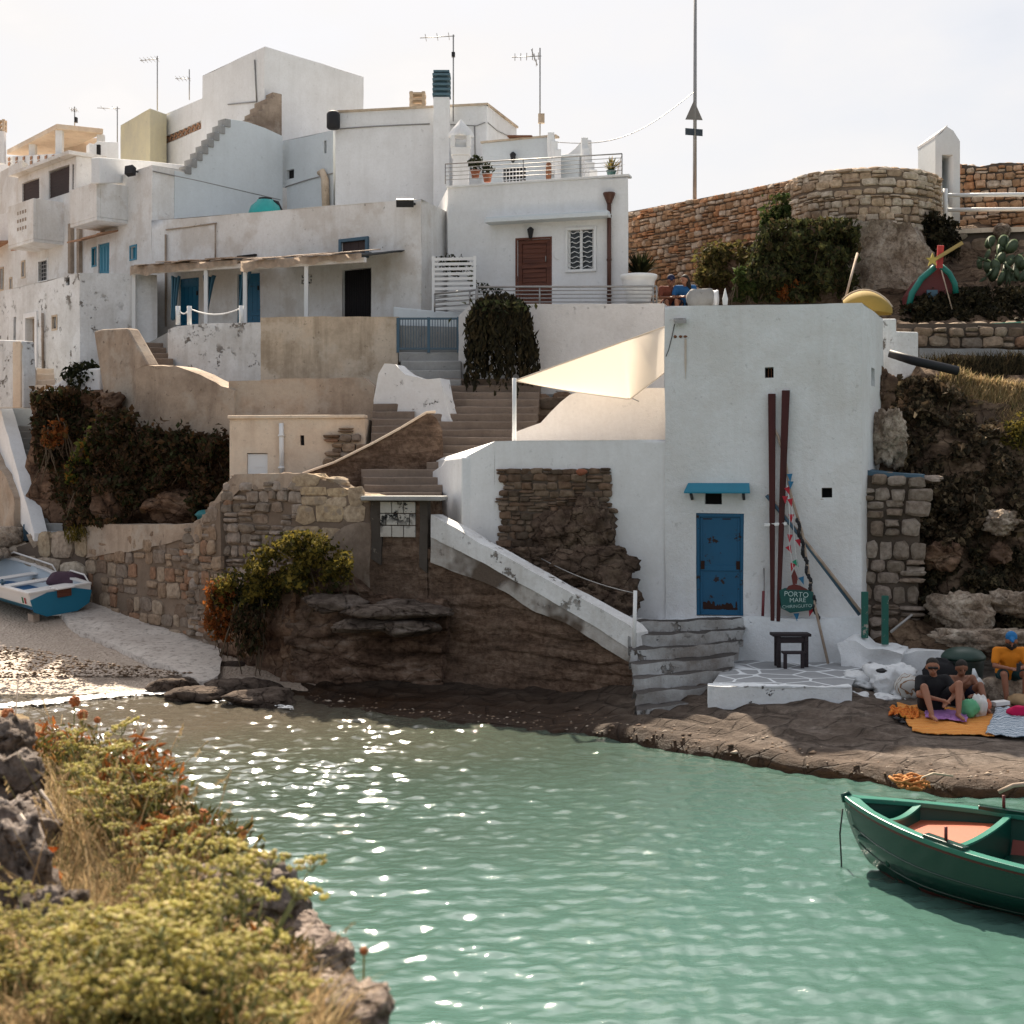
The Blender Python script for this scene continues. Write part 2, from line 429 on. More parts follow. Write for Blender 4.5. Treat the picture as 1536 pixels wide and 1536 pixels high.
def polywall(mb, A, B, pxs, thick, mi=0, back=True, sub=0):
    """wall with a free outline given on the vertical plane A-B, extruded away from the viewer side"""
    A, B = V2(A), V2(B); e = (B - A).normalized(); n = Vector((-e.y, e.x, 0))
    if n.y < 0: n = -n
    pts = []
    for px, py in pxs:
        u, z = hit(px, py, A, B); pts.append(A + e * u + Vector((0, 0, z)))
    mb.prism(pts, n * thick, mi); return pts
def pwall(name, label, cat, mat, A, B, pxs, thick, bevel=.03, parent=None, group=None, kind=None):
    mb = MB(); polywall(mb, A, B, pxs, thick)
    o = mb.build(name, mat, parent, bevel=bevel)
    if label: tag(o, label, cat, group, kind)
    return o
def roughwall(mb, A, B, top, bot, thick, amp=.06, cell=.16, fr=1.5, mi=0, fr2=5, strata=0, sper=5.0):
    """lumpy masonry slab: top/bot are lists of surveyed (px,py) outlines; surface displaced by noise in every direction"""
    A, B = V2(A), V2(B); e = (B - A).normalized(); n = Vector((-e.y, e.x, 0))
    if n.y < 0: n = -n
    T = [hit(x, y, A, B) for x, y in top]; Bt = [hit(x, y, A, B) for x, y in bot]
    def ip(a, u):
        if u <= a[0][0]: return a[0][1]
        for (u0, z0), (u1, z1) in zip(a, a[1:]):
            if u <= u1: return z0 + (z1 - z0) * (u - u0) / max(1e-6, u1 - u0)
        return a[-1][1]
    u0, u1 = T[0][0], T[-1][0]
    hm = max(ip(T, u0 + (u1 - u0) * k / 20) - ip(Bt, u0 + (u1 - u0) * k / 20) for k in range(21))
    nu, nv = max(4, int((u1 - u0) / cell)), max(3, int(hm / cell)); nt_ = max(2, int(thick / cell))
    D = lambda p: p + nvec(p, fr, amp) + nvec(p, fr2, amp * .4)
    def led(p):   # bedding planes: each layer stands out or in by its own amount, broken into blocks along the wall
        zz = p.z * sper + .6 * noise.noise(p * .8) + .25 * noise.noise(p * 2.7); k = math.floor(zz); f_ = zz - k
        off = lambda k_: noise.noise(Vector((k_ * 3.7, p.x * .55 + k_ * 5.1, 0))) + .5 * noise.noise(Vector((k_ * 1.9, math.floor(p.x * 1.7 + k_ * .37) * 2.3, 4)))
        t_ = min(1, f_ / .18); return strata * (off(k - 1) * (1 - t_) + off(k) * t_) - strata * .7 * math.exp(-(min(f_, 1 - f_) / .07) ** 2)
    def W(u, f, d):
        zt, zb = ip(T, u), ip(Bt, u)
        p = D(A + e * u + n * d + Vector((0, 0, zb + (zt - zb) * f)))
        return p - n * led(p) if strata and d == 0 else p
    us = lambda s: u0 + (u1 - u0) * s
    mb.grid(lambda s, t: W(us(s), t, 0), nu, nv, mi)
    mb.grid(lambda s, t: W(us(s), 1, t * thick), nu, nt_, mi)
    mb.grid(lambda s, t: W(u0, t, (1 - s) * thick), nt_, nv, mi)
    mb.grid(lambda s, t: W(u1, t, s * thick), nt_, nv, mi)
    mb.grid(lambda s, t: W(us(1 - s), t, thick), nu, nv, mi)
def rubble(mb, S, L, h0, top, size, rnd, depth=.07, gap=.014, mi=0, squat=1.5, nper=10, miss=0, bot=None):
    """courses of separate irregular stones over a surface S(u, v, d)"""
    v = h0; vmax = max(top(L * k / 20) for k in range(21))
    while v < vmax:
        hgt = size * rnd.uniform(.65, 1.3); u = -rnd.uniform(0, size)
        ph = rnd.uniform(0, 50)
        while u < L:
            wd = size * rnd.uniform(.7, 1.5) * squat; k = 1
            hh = hgt
            if rnd.random() < .25: k = 2; hh = hgt / 2
            for q in range(k):
                cu, cv = u + wd / 2, v + hh * (q + .5) + noise.noise(Vector((u * .9 / size * .3, ph, 0))) * size * .35
                if 0 < cu < L and cv + hh * .2 < top(cu) and (bot is None or cv > bot(cu)) and rnd.random() > miss:
                    dd = depth * rnd.uniform(.4, 1.5); a0 = rnd.uniform(0, .6); tx, tz = rnd.uniform(-.3, .3) * depth, rnd.uniform(-.3, .3) * depth
                    ring, m_ = [], nper; wd_, hh_ = wd * 1.07, hh * 1.08; pw = rnd.uniform(.32, .65)
                    for j in range(m_):
                        a = a0 + 2 * math.pi * j / m_; c_, s_ = math.cos(a), math.sin(a)
                        ring.append((math.copysign(abs(c_) ** pw, c_) * (wd_ / 2 - gap) * rnd.uniform(.84, 1.12), math.copysign(abs(s_) ** pw, s_) * (hh_ / 2 - gap) * rnd.uniform(.84, 1.12)))
                    vs = [S(cu + x, cv + y, -.05) for x, y in ring] + [S(cu + x * .97, cv + y * .97, dd * .6 + tx * x / wd + tz * y / hh) for x, y in ring] + \
                         [S(cu + x * .66, cv + y * .66, dd + tx * x / wd * 2 + tz * y / hh * 2) for x, y in ring] + [S(cu, cv, dd * rnd.uniform(1, 1.2))]
                    fs = []
                    for r_ in (0, m_):
                        fs += [(r_ + j, r_ + (j + 1) % m_, r_ + m_ + (j + 1) % m_, r_ + m_ + j) for j in range(m_)]
                    fs += [(2 * m_ + j, 2 * m_ + (j + 1) % m_, 3 * m_) for j in range(m_)]
                    mb.add(vs, fs, mi, False)
            u += wd
        v += hgt
def planeS(A, B):
    A, B = V2(A), V2(B); e = (B - A).normalized(); n = Vector((-e.y, e.x, 0))
    if n.y > 0: n = -n
    return (lambda u, v, d: A + e * u + Vector((0, 0, v)) + n * d), (B - A).length
def zline(A, B, pxs):
    """top profile z(u) through surveyed points on plane A-B"""
    q = [hit(x, y, V2(A), V2(B)) for x, y in pxs]
    def f(u):
        if u <= q[0][0]: return q[0][1]
        for (a, za), (b, zb) in zip(q, q[1:]):
            if u <= b: return za + (zb - za) * (u - a) / max(1e-6, b - a)
        return q[-1][1]
    return f
def rubblewall(name, label, cat, A, B, top, bot, size, mat, mortar, rnd, thick=.5, depth=.07, squat=1.5, parent=None, gap=.014, miss=0, kind=None):
    mb = MB(); S, L = planeS(A, B); n = S(0, 0, -1) - S(0, 0, 0)
    polywall(mb, A, B, top + bot[::-1], thick, 1)
    tp, bt = zline(A, B, top), zline(A, B, bot)
    h0 = min(hit(x, y, V2(A), V2(B))[1] for x, y in bot)
    rubble(mb, S, L, h0, tp, size, rnd, depth, gap, 0, squat, miss=miss, bot=bt)
    # coping stones along the top, seen against the sky
    u = 0
    while u < L:
        wd = size * rnd.uniform(1, 1.9); z = tp(u + wd / 2)
        mb.blob(S(u + wd / 2, z - size * .1, -thick * .45), (wd * .52, thick * .5, size * rnd.uniform(.3, .5)), rnd.uniform(0, 99), .2, 1.2, 10, 6, 0, .5, smooth=False)
        u += wd
    o = mb.build(name, [mat, mortar], parent)
    if label: tag(o, label, cat, kind=kind)
    return o
def flight(mb, L0, R0, L1, R1, z0, z1, n, rnd, mi=0, jit=.012):
    """n steps between the bottom edge L0-R0 and the top edge L1-R1 (plan points)"""
    L0, R0, L1, R1 = map(V2, (L0, R0, L1, R1)); rise = (z1 - z0) / n
    for k in range(n):
        a, b = L0.lerp(L1, k / n), R0.lerp(R1, k / n); c, d = R0.lerp(R1, 1.0), L0.lerp(L1, 1.0)
        zt = z0 + rise * (k + 1) + rnd.uniform(-jit, jit); zb = z0 + rise * k - .3
        cells = 6
        for q in range(cells):   # worn nosing, in short pieces
            p0, p1 = a.lerp(b, q / cells), a.lerp(b, (q + 1) / cells)
            q0, q1 = d.lerp(c, q / cells), d.lerp(c, (q + 1) / cells)
            j = lambda p: nz((p.x * 2, p.y * 2, zt * 5), 1) * .02
            vs = [p0 + Vector((0, 0, zb)), p1 + Vector((0, 0, zb)), p1 + Vector((0, 0, zt - .02 + j(p1))), p0 + Vector((0, 0, zt - .02 + j(p0)))]
            bk = (q0 - p0).normalized() * .02
            vs += [vs[2] + bk + Vector((0, 0, .02)), vs[3] + bk + Vector((0, 0, .02)), q1 + Vector((0, 0, zt)), q0 + Vector((0, 0, zt))]
            mb.add(vs, [(0, 1, 2, 3), (3, 2, 4, 5), (5, 4, 6, 7)], mi)
def railing(name, label, cat, pts, h, bars, mat, posts, r=.018, group=None):
    root = thing(name, label, cat, pts[0], group)
    for k, f in enumerate(bars):
        mb = MB(); mb.tube([Vector(p) + Vector((0, 0, h * f)) for p in pts], r * (1.4 if f == 1 else .7), 6); mb.build('handrail' if f == 1 else 'rail', mat, root)
    for (i, t) in posts:
        a, b = Vector(pts[i]), Vector(pts[min(i + 1, len(pts) - 1)]); p = a.lerp(b, t)
        mb = MB(); mb.tube([p, p + Vector((0, 0, h))], r * 1.2, 6); mb.build('post', mat, root)
    return root

# ------------------------------------------------------------------ shared materials
WHITE = (.80, .80, .80)
M_white = plaster('clean_limewash', WHITE, (.52, .50, .47), .36, .30, None, bump=.35)
M_shed = plaster('shed_limewash', (.76, .77, .775), (.52, .49, .45), .42, .34, None, bump=1.4, blotch=(.66, .65, .63), blotch_amt=.5)
M_old = plaster('old_limewash', (.80, .79, .775), (.46, .41, .35), .48, .45, (.20, .17, .14), .08, 3.0, bump=.7, blotch=(.50, .43, .36), blotch_amt=.4)
M_peel = plaster('peeling_limewash', (.77, .775, .775), (.36, .33, .29), .55, .45, (.27, .24, .21), .3, 3.0, bump=1.0)
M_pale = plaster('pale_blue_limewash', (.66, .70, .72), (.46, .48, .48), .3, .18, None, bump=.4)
M_tan = plaster('tan_render', (.64, .51, .38), (.22, .165, .11), .75, .8, None, bump=.8, blotch=(.64, .54, .43), blotch_amt=.7)
M_conc = plaster('grey_brown_render', (.42, .335, .26), (.14, .10, .075), .8, .55, None, bump=.9, blotch=(.43, .38, .32), blotch_amt=.6)
M_cream = plaster('cream_render', (.76, .62, .48), (.42, .29, .20), .5, .45, None, bump=.6, blotch=(.70, .60, .48), blotch_amt=.6)
M_yellow = plaster('ochre_wash', (.62, .56, .38), (.40, .37, .32), .5, .3, None, bump=.4)
M_dirtstone = rock('brown_conglomerate', [(.075, .047, .032), (.19, .125, .088), (.32, .23, .17)], 1.5, 3.2, 1.4, detail=14, crack=0)
M_step = plaster('worn_step_stone', (.25, .195, .155), (.10, .075, .06), .6, .4, None, bump=.8)
M_greystep = plaster('cement_grey', (.36, .36, .35), (.19, .18, .17), .6, .4, None, bump=.8)
M_mortar = plaster('dark_mortar', (.13, .10, .08), (.05, .04, .03), .6, .2, None, bump=.8)
M_mortar_tan = plaster('tan_mortar', (.24, .18, .135), (.10, .075, .055), .7, .4, None, bump=1.0)
S_warm = stone('sunlit_fieldstone', [(.66, .42, .27), (.60, .36, .21), (.70, .52, .38), (.48, .29, .17), (.68, .54, .42), (.62, .32, .17)])  # orange sunlight and its brightness are put into the stone tones
S_brown = stone('brown_fieldstone', [(.30, .215, .15), (.35, .26, .185), (.21, .15, .11), (.38, .30, .225), (.31, .185, .12), (.26, .21, .17)])
S_dark = stone('dark_fieldstone', [(.15, .10, .07), (.20, .13, .088), (.11, .08, .058), (.22, .16, .115)])
S_grey = stone('grey_fieldstone', [(.34, .28, .235), (.25, .205, .165), (.38, .32, .27), (.29, .225, .175)])
M_blue = paint('blue_door_paint', (.005, .12, .23), .42, (.05, .028, .018), .25, .1)
M_blue2 = paint('light_blue_paint', (.01, .17, .34), .5, (.2, .2, .2), .1)
M_teal = paint('teal_paint', (.01, .19, .29), .45, (.3, .3, .3), .05)
M_slate = paint('slate_blue_paint', (.06, .12, .17), .55, (.2, .12, .08), .2)
M_railblue = paint('grey_blue_paint', (.07, .115, .15), .5, (.2, .12, .08), .2)
M_dark = plain('dark_opening', (.012, .011, .012), .8, var=.1)
M_glass = plain('dark_glass', (.015, .018, .02), .12, 0, .5, .1, bump=0)
M_brownwood = wood('brown_wood', (.17, .060, .035), (.07, .024, .016), .5, (1.5, 1.5, 16))
M_whitep = paint('white_paint', (.76, .76, .75), .45, (.45, .40, .35), .12, .05)
M_iron = plain('dark_iron', (.03, .03, .033), .6, .3)
M_steel = plain('grey_steel', (.32, .31, .30), .45, .6)
M_rust = plain('rusty_iron', (.20, .085, .045), .9)
M_brownpipe = plain('brown_gutter_metal', (.10, .045, .032), .4, .2)
rnd = random.Random(11)
# ================================================================== upper village
# --- white house with the roof terrace
uh = House('terrace_house', 'white flat-roofed house with brown door, barred window and railed roof terrace', 'house',
           [XY(672, 38.5), XY(942, 37), XY(905, 44), XY(652, 42)], 7.6, [11.85, 11.87, 11.87, 11.87], M_white)
r = uh.cut(0, 776, 359, 825, 472, depth=.14)
def f(mb):
    uh.slab(mb, 0, r, .10, .14)
    u0, u1, z0, z1 = r; w_ = (u1 - u0)
    for a, b in ((0, .12), (.88, 1)): uh.slab(mb, 0, (u0 + w_ * a, u0 + w_ * b, z0, z1), .06, .10)
    for a, b in ((.95, 1), (.62, .67), (.30, .35), (.0, .05)): uh.slab(mb, 0, (u0 + w_ * .12, u0 + w_ * .88, z0 + (z1 - z0) * a, z0 + (z1 - z0) * b), .062, .10)
    for k in range(14): 
        z = z0 + (z1 - z0) * (.05 + k * .9 / 14)
        uh.slab(mb, 0, (u0 + w_ * .14, u0 + w_ * .86, z, z + .09), .08, .10)
dr = uh.add('door', M_brownwood, f, bevel=.006)
uh.add('handle', M_steel, lambda mb: mb.tube([uh.pt(0, r[1] - .12, r[2] + 1.35, .02), uh.pt(0, r[1] - .12, r[2] + 1.5, .02)], .015, 6), dr)
def f(mb):
    for a, b, c, d in ((r[0] - .05, r[0], r[2], r[3] + .05), (r[1], r[1] + .05, r[2], r[3] + .05), (r[0], r[1], r[3], r[3] + .05)): uh.slab(mb, 0, (a, b, c, d), -.012, .05)
uh.add('door_frame', M_brownwood, f)
r2 = uh.cut(0, 852, 345, 891, 404, depth=.18)
def f(mb):
    u0, u1, z0, z1 = r2
    for a, b, c, d in ((u0 - .07, u0, z0 - .07, z1 + .07), (u1, u1 + .07, z0 - .07, z1 + .07), (u0, u1, z1, z1 + .07), (u0, u1, z0 - .07, z0)): uh.slab(mb, 0, (a, b, c, d), -.05, .04)
    m_ = (u0 + u1) / 2; uh.slab(mb, 0, (m_ - .035, m_ + .035, z0, z1), .02, .08)
    for a, b in ((u0, u0 + .05), (u1 - .05, u1)): uh.slab(mb, 0, (a, b, z0, z1), .03, .09)
wf = uh.add('window', M_whitep, f, bevel=.006)
uh.add('pane', M_glass, lambda mb: uh.slab(mb, 0, r2, .10, .12), wf)
def f(mb):
    u0, u1, z0, z1 = r2
    for k in range(8):
        z = z0 + (z1 - z0) * (k + .5) / 8
        mb.tube([uh.pt(0, u0 + (u1 - u0) * q / 12, z + .025 * math.sin(q * 1.6 + k), .0) for q in range(13)], .011, 5)
uh.add('bar', M_whitep, f, wf)
r3 = uh.rect(0, 735, 325, 918, 333)
def f(mb):
    u0, u1, z0, z1 = r3; z1 = z0 + .10
    uh.slab(mb, 0, (u0, u1, z0, z1), -.45, .01); uh.slab(mb, 0, (u0 + .02, u1 - .02, z1, z1 + .05), -.40, .01)
uh.add('canopy', M_pale, f, bevel=.01)
def f(mb):
    p = uh.pt(0, *hit(915, 300, *uh.side(0)), -.09); q = uh.pt(0, *hit(916, 456, *uh.side(0)), -.09)
    q.x, q.y = p.x, p.y
    mb.tube([p, q - Vector((0, 0, .4))], .055, 10)
    mb.lathe([(.06, -.16), (.075, -.12), (.15, .06), (.16, .10), (.15, .12), (.12, .12)], p + Vector((0, 0, .05)), 12)
    for k in (.4, 1.5, 2.4): mb.tube([p - Vector((0, 0, k)), p - Vector((0, 0, k + .05))], .068, 10)
uh.add('downpipe', M_brownpipe, f)
def lantern(h, i, px, py, s=1.0):
    p = h.pt(i, *hit(px, py, *h.side(i)), -.13 * s)
    lm = h.add('lantern', M_iron, lambda mb: (mb.lathe([(.03 * s, .14 * s), (.09 * s, .08 * s), (.085 * s, .07 * s), (.05 * s, -.12 * s), (.02 * s, -.16 * s)], p, 8), mb.beam(p + Vector((0, 0, .1 * s)), p + h.inward(i) * .14 * s + Vector((0, 0, .12 * s)), .02, .02)))
    return lm
lantern(uh, 0, 798, 350)
uh.add('house_number', M_whitep, lambda mb: mb.prism([uh.pt(0, *hit(837, 383, *uh.side(0)), -.01) + (Vector((math.cos(a) * .09, 0, math.sin(a) * .11))) for a in [k * math.pi / 6 for k in range(12)]], (0, -.015, 0)))
uh.add('roof_edge', M_white, lambda mb: (uh.slab(mb, 0, (-.03, (uh.pts[1] - uh.pts[0]).length + .03, 11.86, 11.92), -.04, .3)), bevel=.01)
uh.done()
def on_uh(px, Y, z): q = XY(px, Y); return Vector((q.x, q.y, z))
zt = 11.92
railing('roof_railing', 'thin steel railing with many wires round the roof terrace', 'railing', [on_uh(668, 38.25, zt), on_uh(933, 36.95, zt - .02), on_uh(925, 39.5, zt)], .52, [1, .8, .6, .4, .2], M_steel, [(0, 0), (0, .45), (1, 0), (2, 0)], .013)
# --- block on the roof terrace with barred opening
rb = House('roof_room', 'low white room on the roof terrace with a lantern and gridded opening', 'room',
           [XY(724, 41.2), XY(832, 40.4), XY(826, 43), XY(728, 44)], 11.8, [13.66, 13.66, 13.66, 13.66], M_pale)
r4 = rb.cut(0, 754, 251, 789, 275, depth=.2)
rb.done()
def f(mb):
    u0, u1, z0, z1 = r4
    for k in range(8): mb.beam(rb.pt(0, u0 + (u1 - u0) * k / 7, z0, .02), rb.pt(0, u0 + (u1 - u0) * k / 7, z1, .02), .025, .025)
    for k in range(5): mb.beam(rb.pt(0, u0, z0 + (z1 - z0) * k / 4, .02), rb.pt(0, u1, z0 + (z1 - z0) * k / 4, .02), .025, .025)
rb.add('grating', M_whitep, f)
rb.add('dark_interior', M_dark, lambda mb: rb.slab(mb, 0, r4, .15, .2))
rb.add('parapet_cap', M_tan, lambda mb: rb.slab(mb, 0, (-.05, (rb.pts[1] - rb.pts[0]).length + .05, 13.66, 13.71), -.05, .25))
lantern(rb, 0, 772, 237)
o = MB(); o.beam(P(765, 207, 41), P(801, 207, 40.8), .5, .05); tag(o.build('rusty_sheet', M_rust), 'rust-brown sheet lying on the roof room', 'sheet')
o = MB()
for k, (x, y) in enumerate([(826, 208), (831, 221), (836, 233)]): o.obox(P(x, y + 18, 40.3 - .05 * k), (.09, 0, 0), (0, .4, 0), (0, 0, .42))
tag(o.build('stepped_parapet', M_white, bevel=.02), 'short stepped white parapet at the end of the roof room', 'wall')
pwall('side_wall', 'pale terrace wall between the roof room and the stepped stair wall', 'wall', M_pale, XY(828, 40.5), XY(868, 40), [(829, 233), (868, 231), (868, 272), (829, 272)], .25)
# narrow white stair wall rising behind the terrace
o = MB()
for k, (x0, x1, y) in enumerate([(872, 882, 206), (874, 885, 222), (877, 888, 232), (880, 892, 243), (884, 896, 254)]):
    a, b = XY(x0, 40 - .25 * k), XY(x1, 40 - .25 * k)
    o.box(a.x, b.x, a.y, a.y + .3, 11.8, Z(y, a.y))
tag(o.build('stair_wall', M_white, bevel=.015), 'white stepped stair wall rising from the roof terrace', 'stairs')
pwall('ramp_wall', 'sloping sunlit white wall behind the stepped stair wall', 'wall', M_white, XY(833, 43), XY(876, 41.5), [(833, 234), (852, 230), (862, 222), (874, 208), (876, 270), (833, 270)], .3)

# --- plants and pots of the terrace
def leafy(name, label, cat, c, r, n, size, mat, seed, pot=None, potmat=None, group=None, up=.4, stems=None, aspect=.5):
    q = random.Random(seed); root = thing(name, label, cat, c, group); c = Vector(c)
    pts = []
    for _ in range(n):
        d = Vector((q.gauss(0, 1), q.gauss(0, 1), q.gauss(0, 1))).normalized() * (q.random() ** .45)
        d *= 1 + .4 * noise.noise(d * 2.2 + Vector((seed, 0, 0)))
        pts.append(c + Vector((d.x * r[0], d.y * r[1], d.z * r[2])))
    mb = MB(); mb.cards(pts, size, q, 0, aspect, up); mb.build('foliage', mat, root)
    if pot:
        mb = MB(); mb.lathe(pot, c - Vector((0, 0, r[2] + pot[-1][1] * .9)), 18); mb.build('pot', potmat, root)
    if stems:
        mb = MB()
        for _ in range(stems):
            t = q.choice(pts); mb.tube([c - Vector((0, 0, r[2])) + Vector((q.gauss(0, .03), q.gauss(0, .03), 0)), (c + t) / 2 - Vector((0, 0, r[2] * .3)), t], [.014, .01, .005], 5)
        mb.build('stem', M_stem, root)
    return root
L_dark = leafmat('dark_leaves', [(.028, .036, .016), (.038, .046, .02), (.022, .027, .014), (.055, .055, .024), (.03, .03, .016)], .25)
L_green = leafmat('green_leaves', [(.05, .075, .022), (.07, .095, .028), (.04, .055, .018), (.10, .10, .035)], .35)
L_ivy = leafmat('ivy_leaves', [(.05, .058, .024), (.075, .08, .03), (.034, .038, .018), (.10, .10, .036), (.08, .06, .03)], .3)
L_yellow = leafmat('yellow_green_leaves', [(.15, .12, .025), (.20, .155, .03), (.09, .08, .022), (.055, .055, .018), (.24, .18, .04)], .4)
L_orange = leafmat('orange_leaves', [(.30, .09, .025), (.36, .12, .03), (.22, .08, .03), (.16, .09, .03)], .4)
L_dry = leafmat('dry_scrub_leaves', [(.10, .075, .045), (.065, .05, .03), (.045, .04, .024), (.14, .11, .06), (.03, .028, .018)], .25)
L_black = leafmat('trailing_dark_leaves', [(.028, .025, .014), (.038, .033, .017), (.020, .018, .012), (.055, .042, .022)], .15)
L_yucca = leafmat('yucca_leaves', [(.32, .22, .06), (.24, .19, .06), (.14, .14, .05)], .4)
M_stem = plain('woody_stem', (.12, .09, .06), .9)
M_terracotta = plain('terracotta', (.28, .10, .055), .85)
M_greenpot = plain('dark_green_glaze', (.03, .085, .085), .4)
POT = [(.09, 0), (.12, .17), (.135, .18), (.135, .21), (.11, .21)]
leafy('potted_shrub', 'dark leafy shrub in a terracotta pot by the roof railing', 'plant', P(713, 245, 38.6), (.24, .24, .2), 260, .09, L_dark, 3, POT, M_terracotta, stems=6)
leafy('potted_shrub', 'smaller straggly shrub trailing over the roof railing', 'plant', P(731, 253, 38.5), (.2, .2, .16), 170, .08, L_dark, 5, POT, M_terracotta, stems=5)
def rosette(name, label, cat, c, n, ln, wd, mat, seed, pot, potmat, spread=1.0, group=None):
    q = random.Random(seed); c = Vector(c); root = thing(name, label, cat, c, group); mb = MB()
    for k in range(n):
        a = q.uniform(0, 6.28); el = q.uniform(.5, 1.45) ; L = ln * q.uniform(.6, 1.1)
        d = Vector((math.cos(a) * math.cos(el) * spread, math.sin(a) * math.cos(el) * spread, math.sin(el))); s = d.cross(Vector((0, 0, 1))).normalized() * wd
        m1 = c + d * L * .5; e = c + d * L - Vector((0, 0, L * .12))
        mb.add([c - s * .5, c + s * .5, m1 + s * .6, m1 - s * .6, e], [(0, 1, 2, 3), (3, 2, 4)])
    mb.build('foliage', mat, root)
    if pot:
        mb = MB(); mb.lathe(pot, c - Vector((0, 0, pot[-1][1] - .02)), 18); mb.build('pot', potmat, root)
    return root
rosette('potted_yucca', 'yellowing spiky plant in a blue-green pot at the corner of the roof terrace', 'plant', P(917, 257, 38.2), 46, .45, .05, L_yucca, 2, POT, M_greenpot)
o = MB(); o.lathe([(.03, -.25), (.07, -.2), (.08, 0), (.07, .2), (.03, .25)], P(823, 257, 39), 10); tag(o.build('closed_parasol', M_rust), 'dark closed sunshade standing on the roof terrace', 'parasol')
# --- chimneys
def chimney(name, label, px0, px1, ytop, ybot, Y, capmat, capfn, mat=M_white):
    a, b = XY(px0, Y), XY(px1, Y); d = b.x - a.x
    root = thing(name, label, 'chimney', (a.x, Y, Z(ybot, Y)))
    mb = MB(); mb.box(a.x, b.x, Y, Y + d, Z(ybot, Y), Z(ytop, Y)); mb.build('stack', mat, root, bevel=.02)
    mb = MB(); capfn(mb, (a.x + b.x) / 2, Y + d / 2, Z(ytop, Y), d); mb.build('cowl', capmat, root, bevel=.006)
    return root
def louvre(n, h):
    def fn(mb, x, y, z, d):
        mb.box(x - d * .36, x + d * .36, y - d * .36, y + d * .36, z, z + h)
        for k in range(n):
            zz = z + h * (k + .3) / n
            mb.prism([(x - d * .56, y - d * .56, zz), (x + d * .56, y - d * .56, zz), (x + d * .56, y + d * .56, zz), (x - d * .56, y + d * .56, zz)], (0, 0, h / n * .45))
        mb.box(x - d * .5, x + d * .5, y - d * .5, y + d * .5, z + h, z + h + .06)
    return fn
def opencap(mb, x, y, z, d):
    for k in range(3): mb.box(x - d * .55, x + d * .55, y - d * .55, y + d * .55, z + .02 + .18 * k, z + .08 + .18 * k)
    for sx in (-1, 1):
        for sy in (-1, 1): mb.box(x + sx * d * .42 - .05, x + sx * d * .42 + .05, y + sy * d * .42 - .05, y + sy * d * .42 + .05, z - .01, z + .47)
M_blueclay = plain('slate_blue_clay', (.10, .17, .21), .8)
chimney('chimney', 'tall broad white chimney with a slate-blue louvred cowl', 650, 674, 145, 320, 42.5, M_blueclay, louvre(5, .72))
chimney('chimney', 'short white chimney with an open slatted cap behind the roof edge', 615, 637, 160, 190, 44.5, M_tan, opencap)
chimney('chimney', 'white terrace chimney with a pointed cap and sooty opening', 679, 703, 232, 290, 39.6, M_white, lambda mb, x, y, z, d: (
    mb.prism([(x - d * .6, y - d * .6, z), (x + d * .6, y - d * .6, z), (x + d * .6, y + d * .6, z), (x - d * .6, y + d * .6, z)], (0, 0, .2)),
    [mb.box(x + sx * d * .5 - .06, x + sx * d * .5 + .06, y + sy * d * .5 - .06, y + sy * d * .5 + .06, z + .2, z + .52) for sx in (-1, 1) for sy in (-1, 1)],
    mb.box(x - d * .35, x + d * .35, y - d * .35, y + d * .35, z + .2, z + .36, 0),
    mb.lathe([(d * .85, .52), (d * .8, .62), (d * .35, .85), (.02, 1.0)], (x, y, z), 4)))

# --- big plain house behind
bh = House('plain_house', 'tall blank white house behind, with a cable running along its roof line', 'house',
           [XY(503, 43.9), XY(730, 43), XY(775, 45.8), XY(560, 49)], 8, [15.24, 15.2, 15.2, 15.24], M_white)
bh.done()
def f(mb):
    mb.tube([bh.pt(0, *hit(x, y, *bh.side(0)), -.02) for x, y in ((505, 194), (560, 190), (645, 186))], .018, 5)
    mb.tube([bh.pt(0, *hit(x, y, *bh.side(0)), -.02) for x, y in ((676, 187), (715, 189), (728, 184))], .014, 5)
    mb.tube([bh.pt(0, *hit(x, y, *bh.side(0)), -.02) for x, y in ((712, 189), (713, 240))], .02, 5)
    mb.tube([bh.pt(1, *hit(x, y, *bh.side(1)), -.02) for x, y in ((731, 184), (745, 196), (770, 208))], .014, 5)
bh.add('cable', M_steel, f)
bh.add('roof_edge', M_tan, lambda mb: [bh.slab(mb, i, (-.03, (bh.pts[i + 1] - bh.pts[i]).length + .03, 15.19, 15.25), -.05 + .003 * i, .2) for i in (0, 1)])
o = MB(); c = P(500, 181, 43.6); o.lathe([(.16, -.25), (.2, -.2), (.2, .2), (.14, .28)], c, 12); tag(o.build('roof_vent', M_iron), 'black vent drum on the corner of the blank house', 'vent')
# --- shaded link wall between tower and plain house
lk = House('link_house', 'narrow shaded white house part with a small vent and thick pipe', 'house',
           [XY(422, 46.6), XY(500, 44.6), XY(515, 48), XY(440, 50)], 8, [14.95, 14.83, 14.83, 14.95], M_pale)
ra = lk.cut(0, 430, 254, 441, 268, depth=.12); rb_ = lk.cut(0, 486, 211, 490, 230, depth=.12)
lk.done()
def f(mb):
    for k in range(4): mb.beam(lk.pt(0, ra[0], ra[2] + (ra[3] - ra[2]) * k / 3, .03), lk.pt(0, ra[1], ra[2] + (ra[3] - ra[2]) * k / 3, .03), .03, .02)
lk.add('vent_grille', M_dark, lambda mb: (lk.slab(mb, 0, ra, .10, .12), lk.slab(mb, 0, rb_, .10, .12)))
lk.add('pipe', M_tan, lambda mb: (mb.tube([lk.pt(0, *hit(x, y, *lk.side(0)), -.14) for x, y in ((484, 261), (489, 258), (493, 270), (495, 325))], [.08, .1, .12, .12], 10)))
lk.add('cable', M_steel, lambda mb: mb.tube([lk.pt(0, *hit(x, y, *lk.side(0)), -.02) for x, y in ((424, 296), (430, 280), (465, 269), (500, 260))], .018, 5))
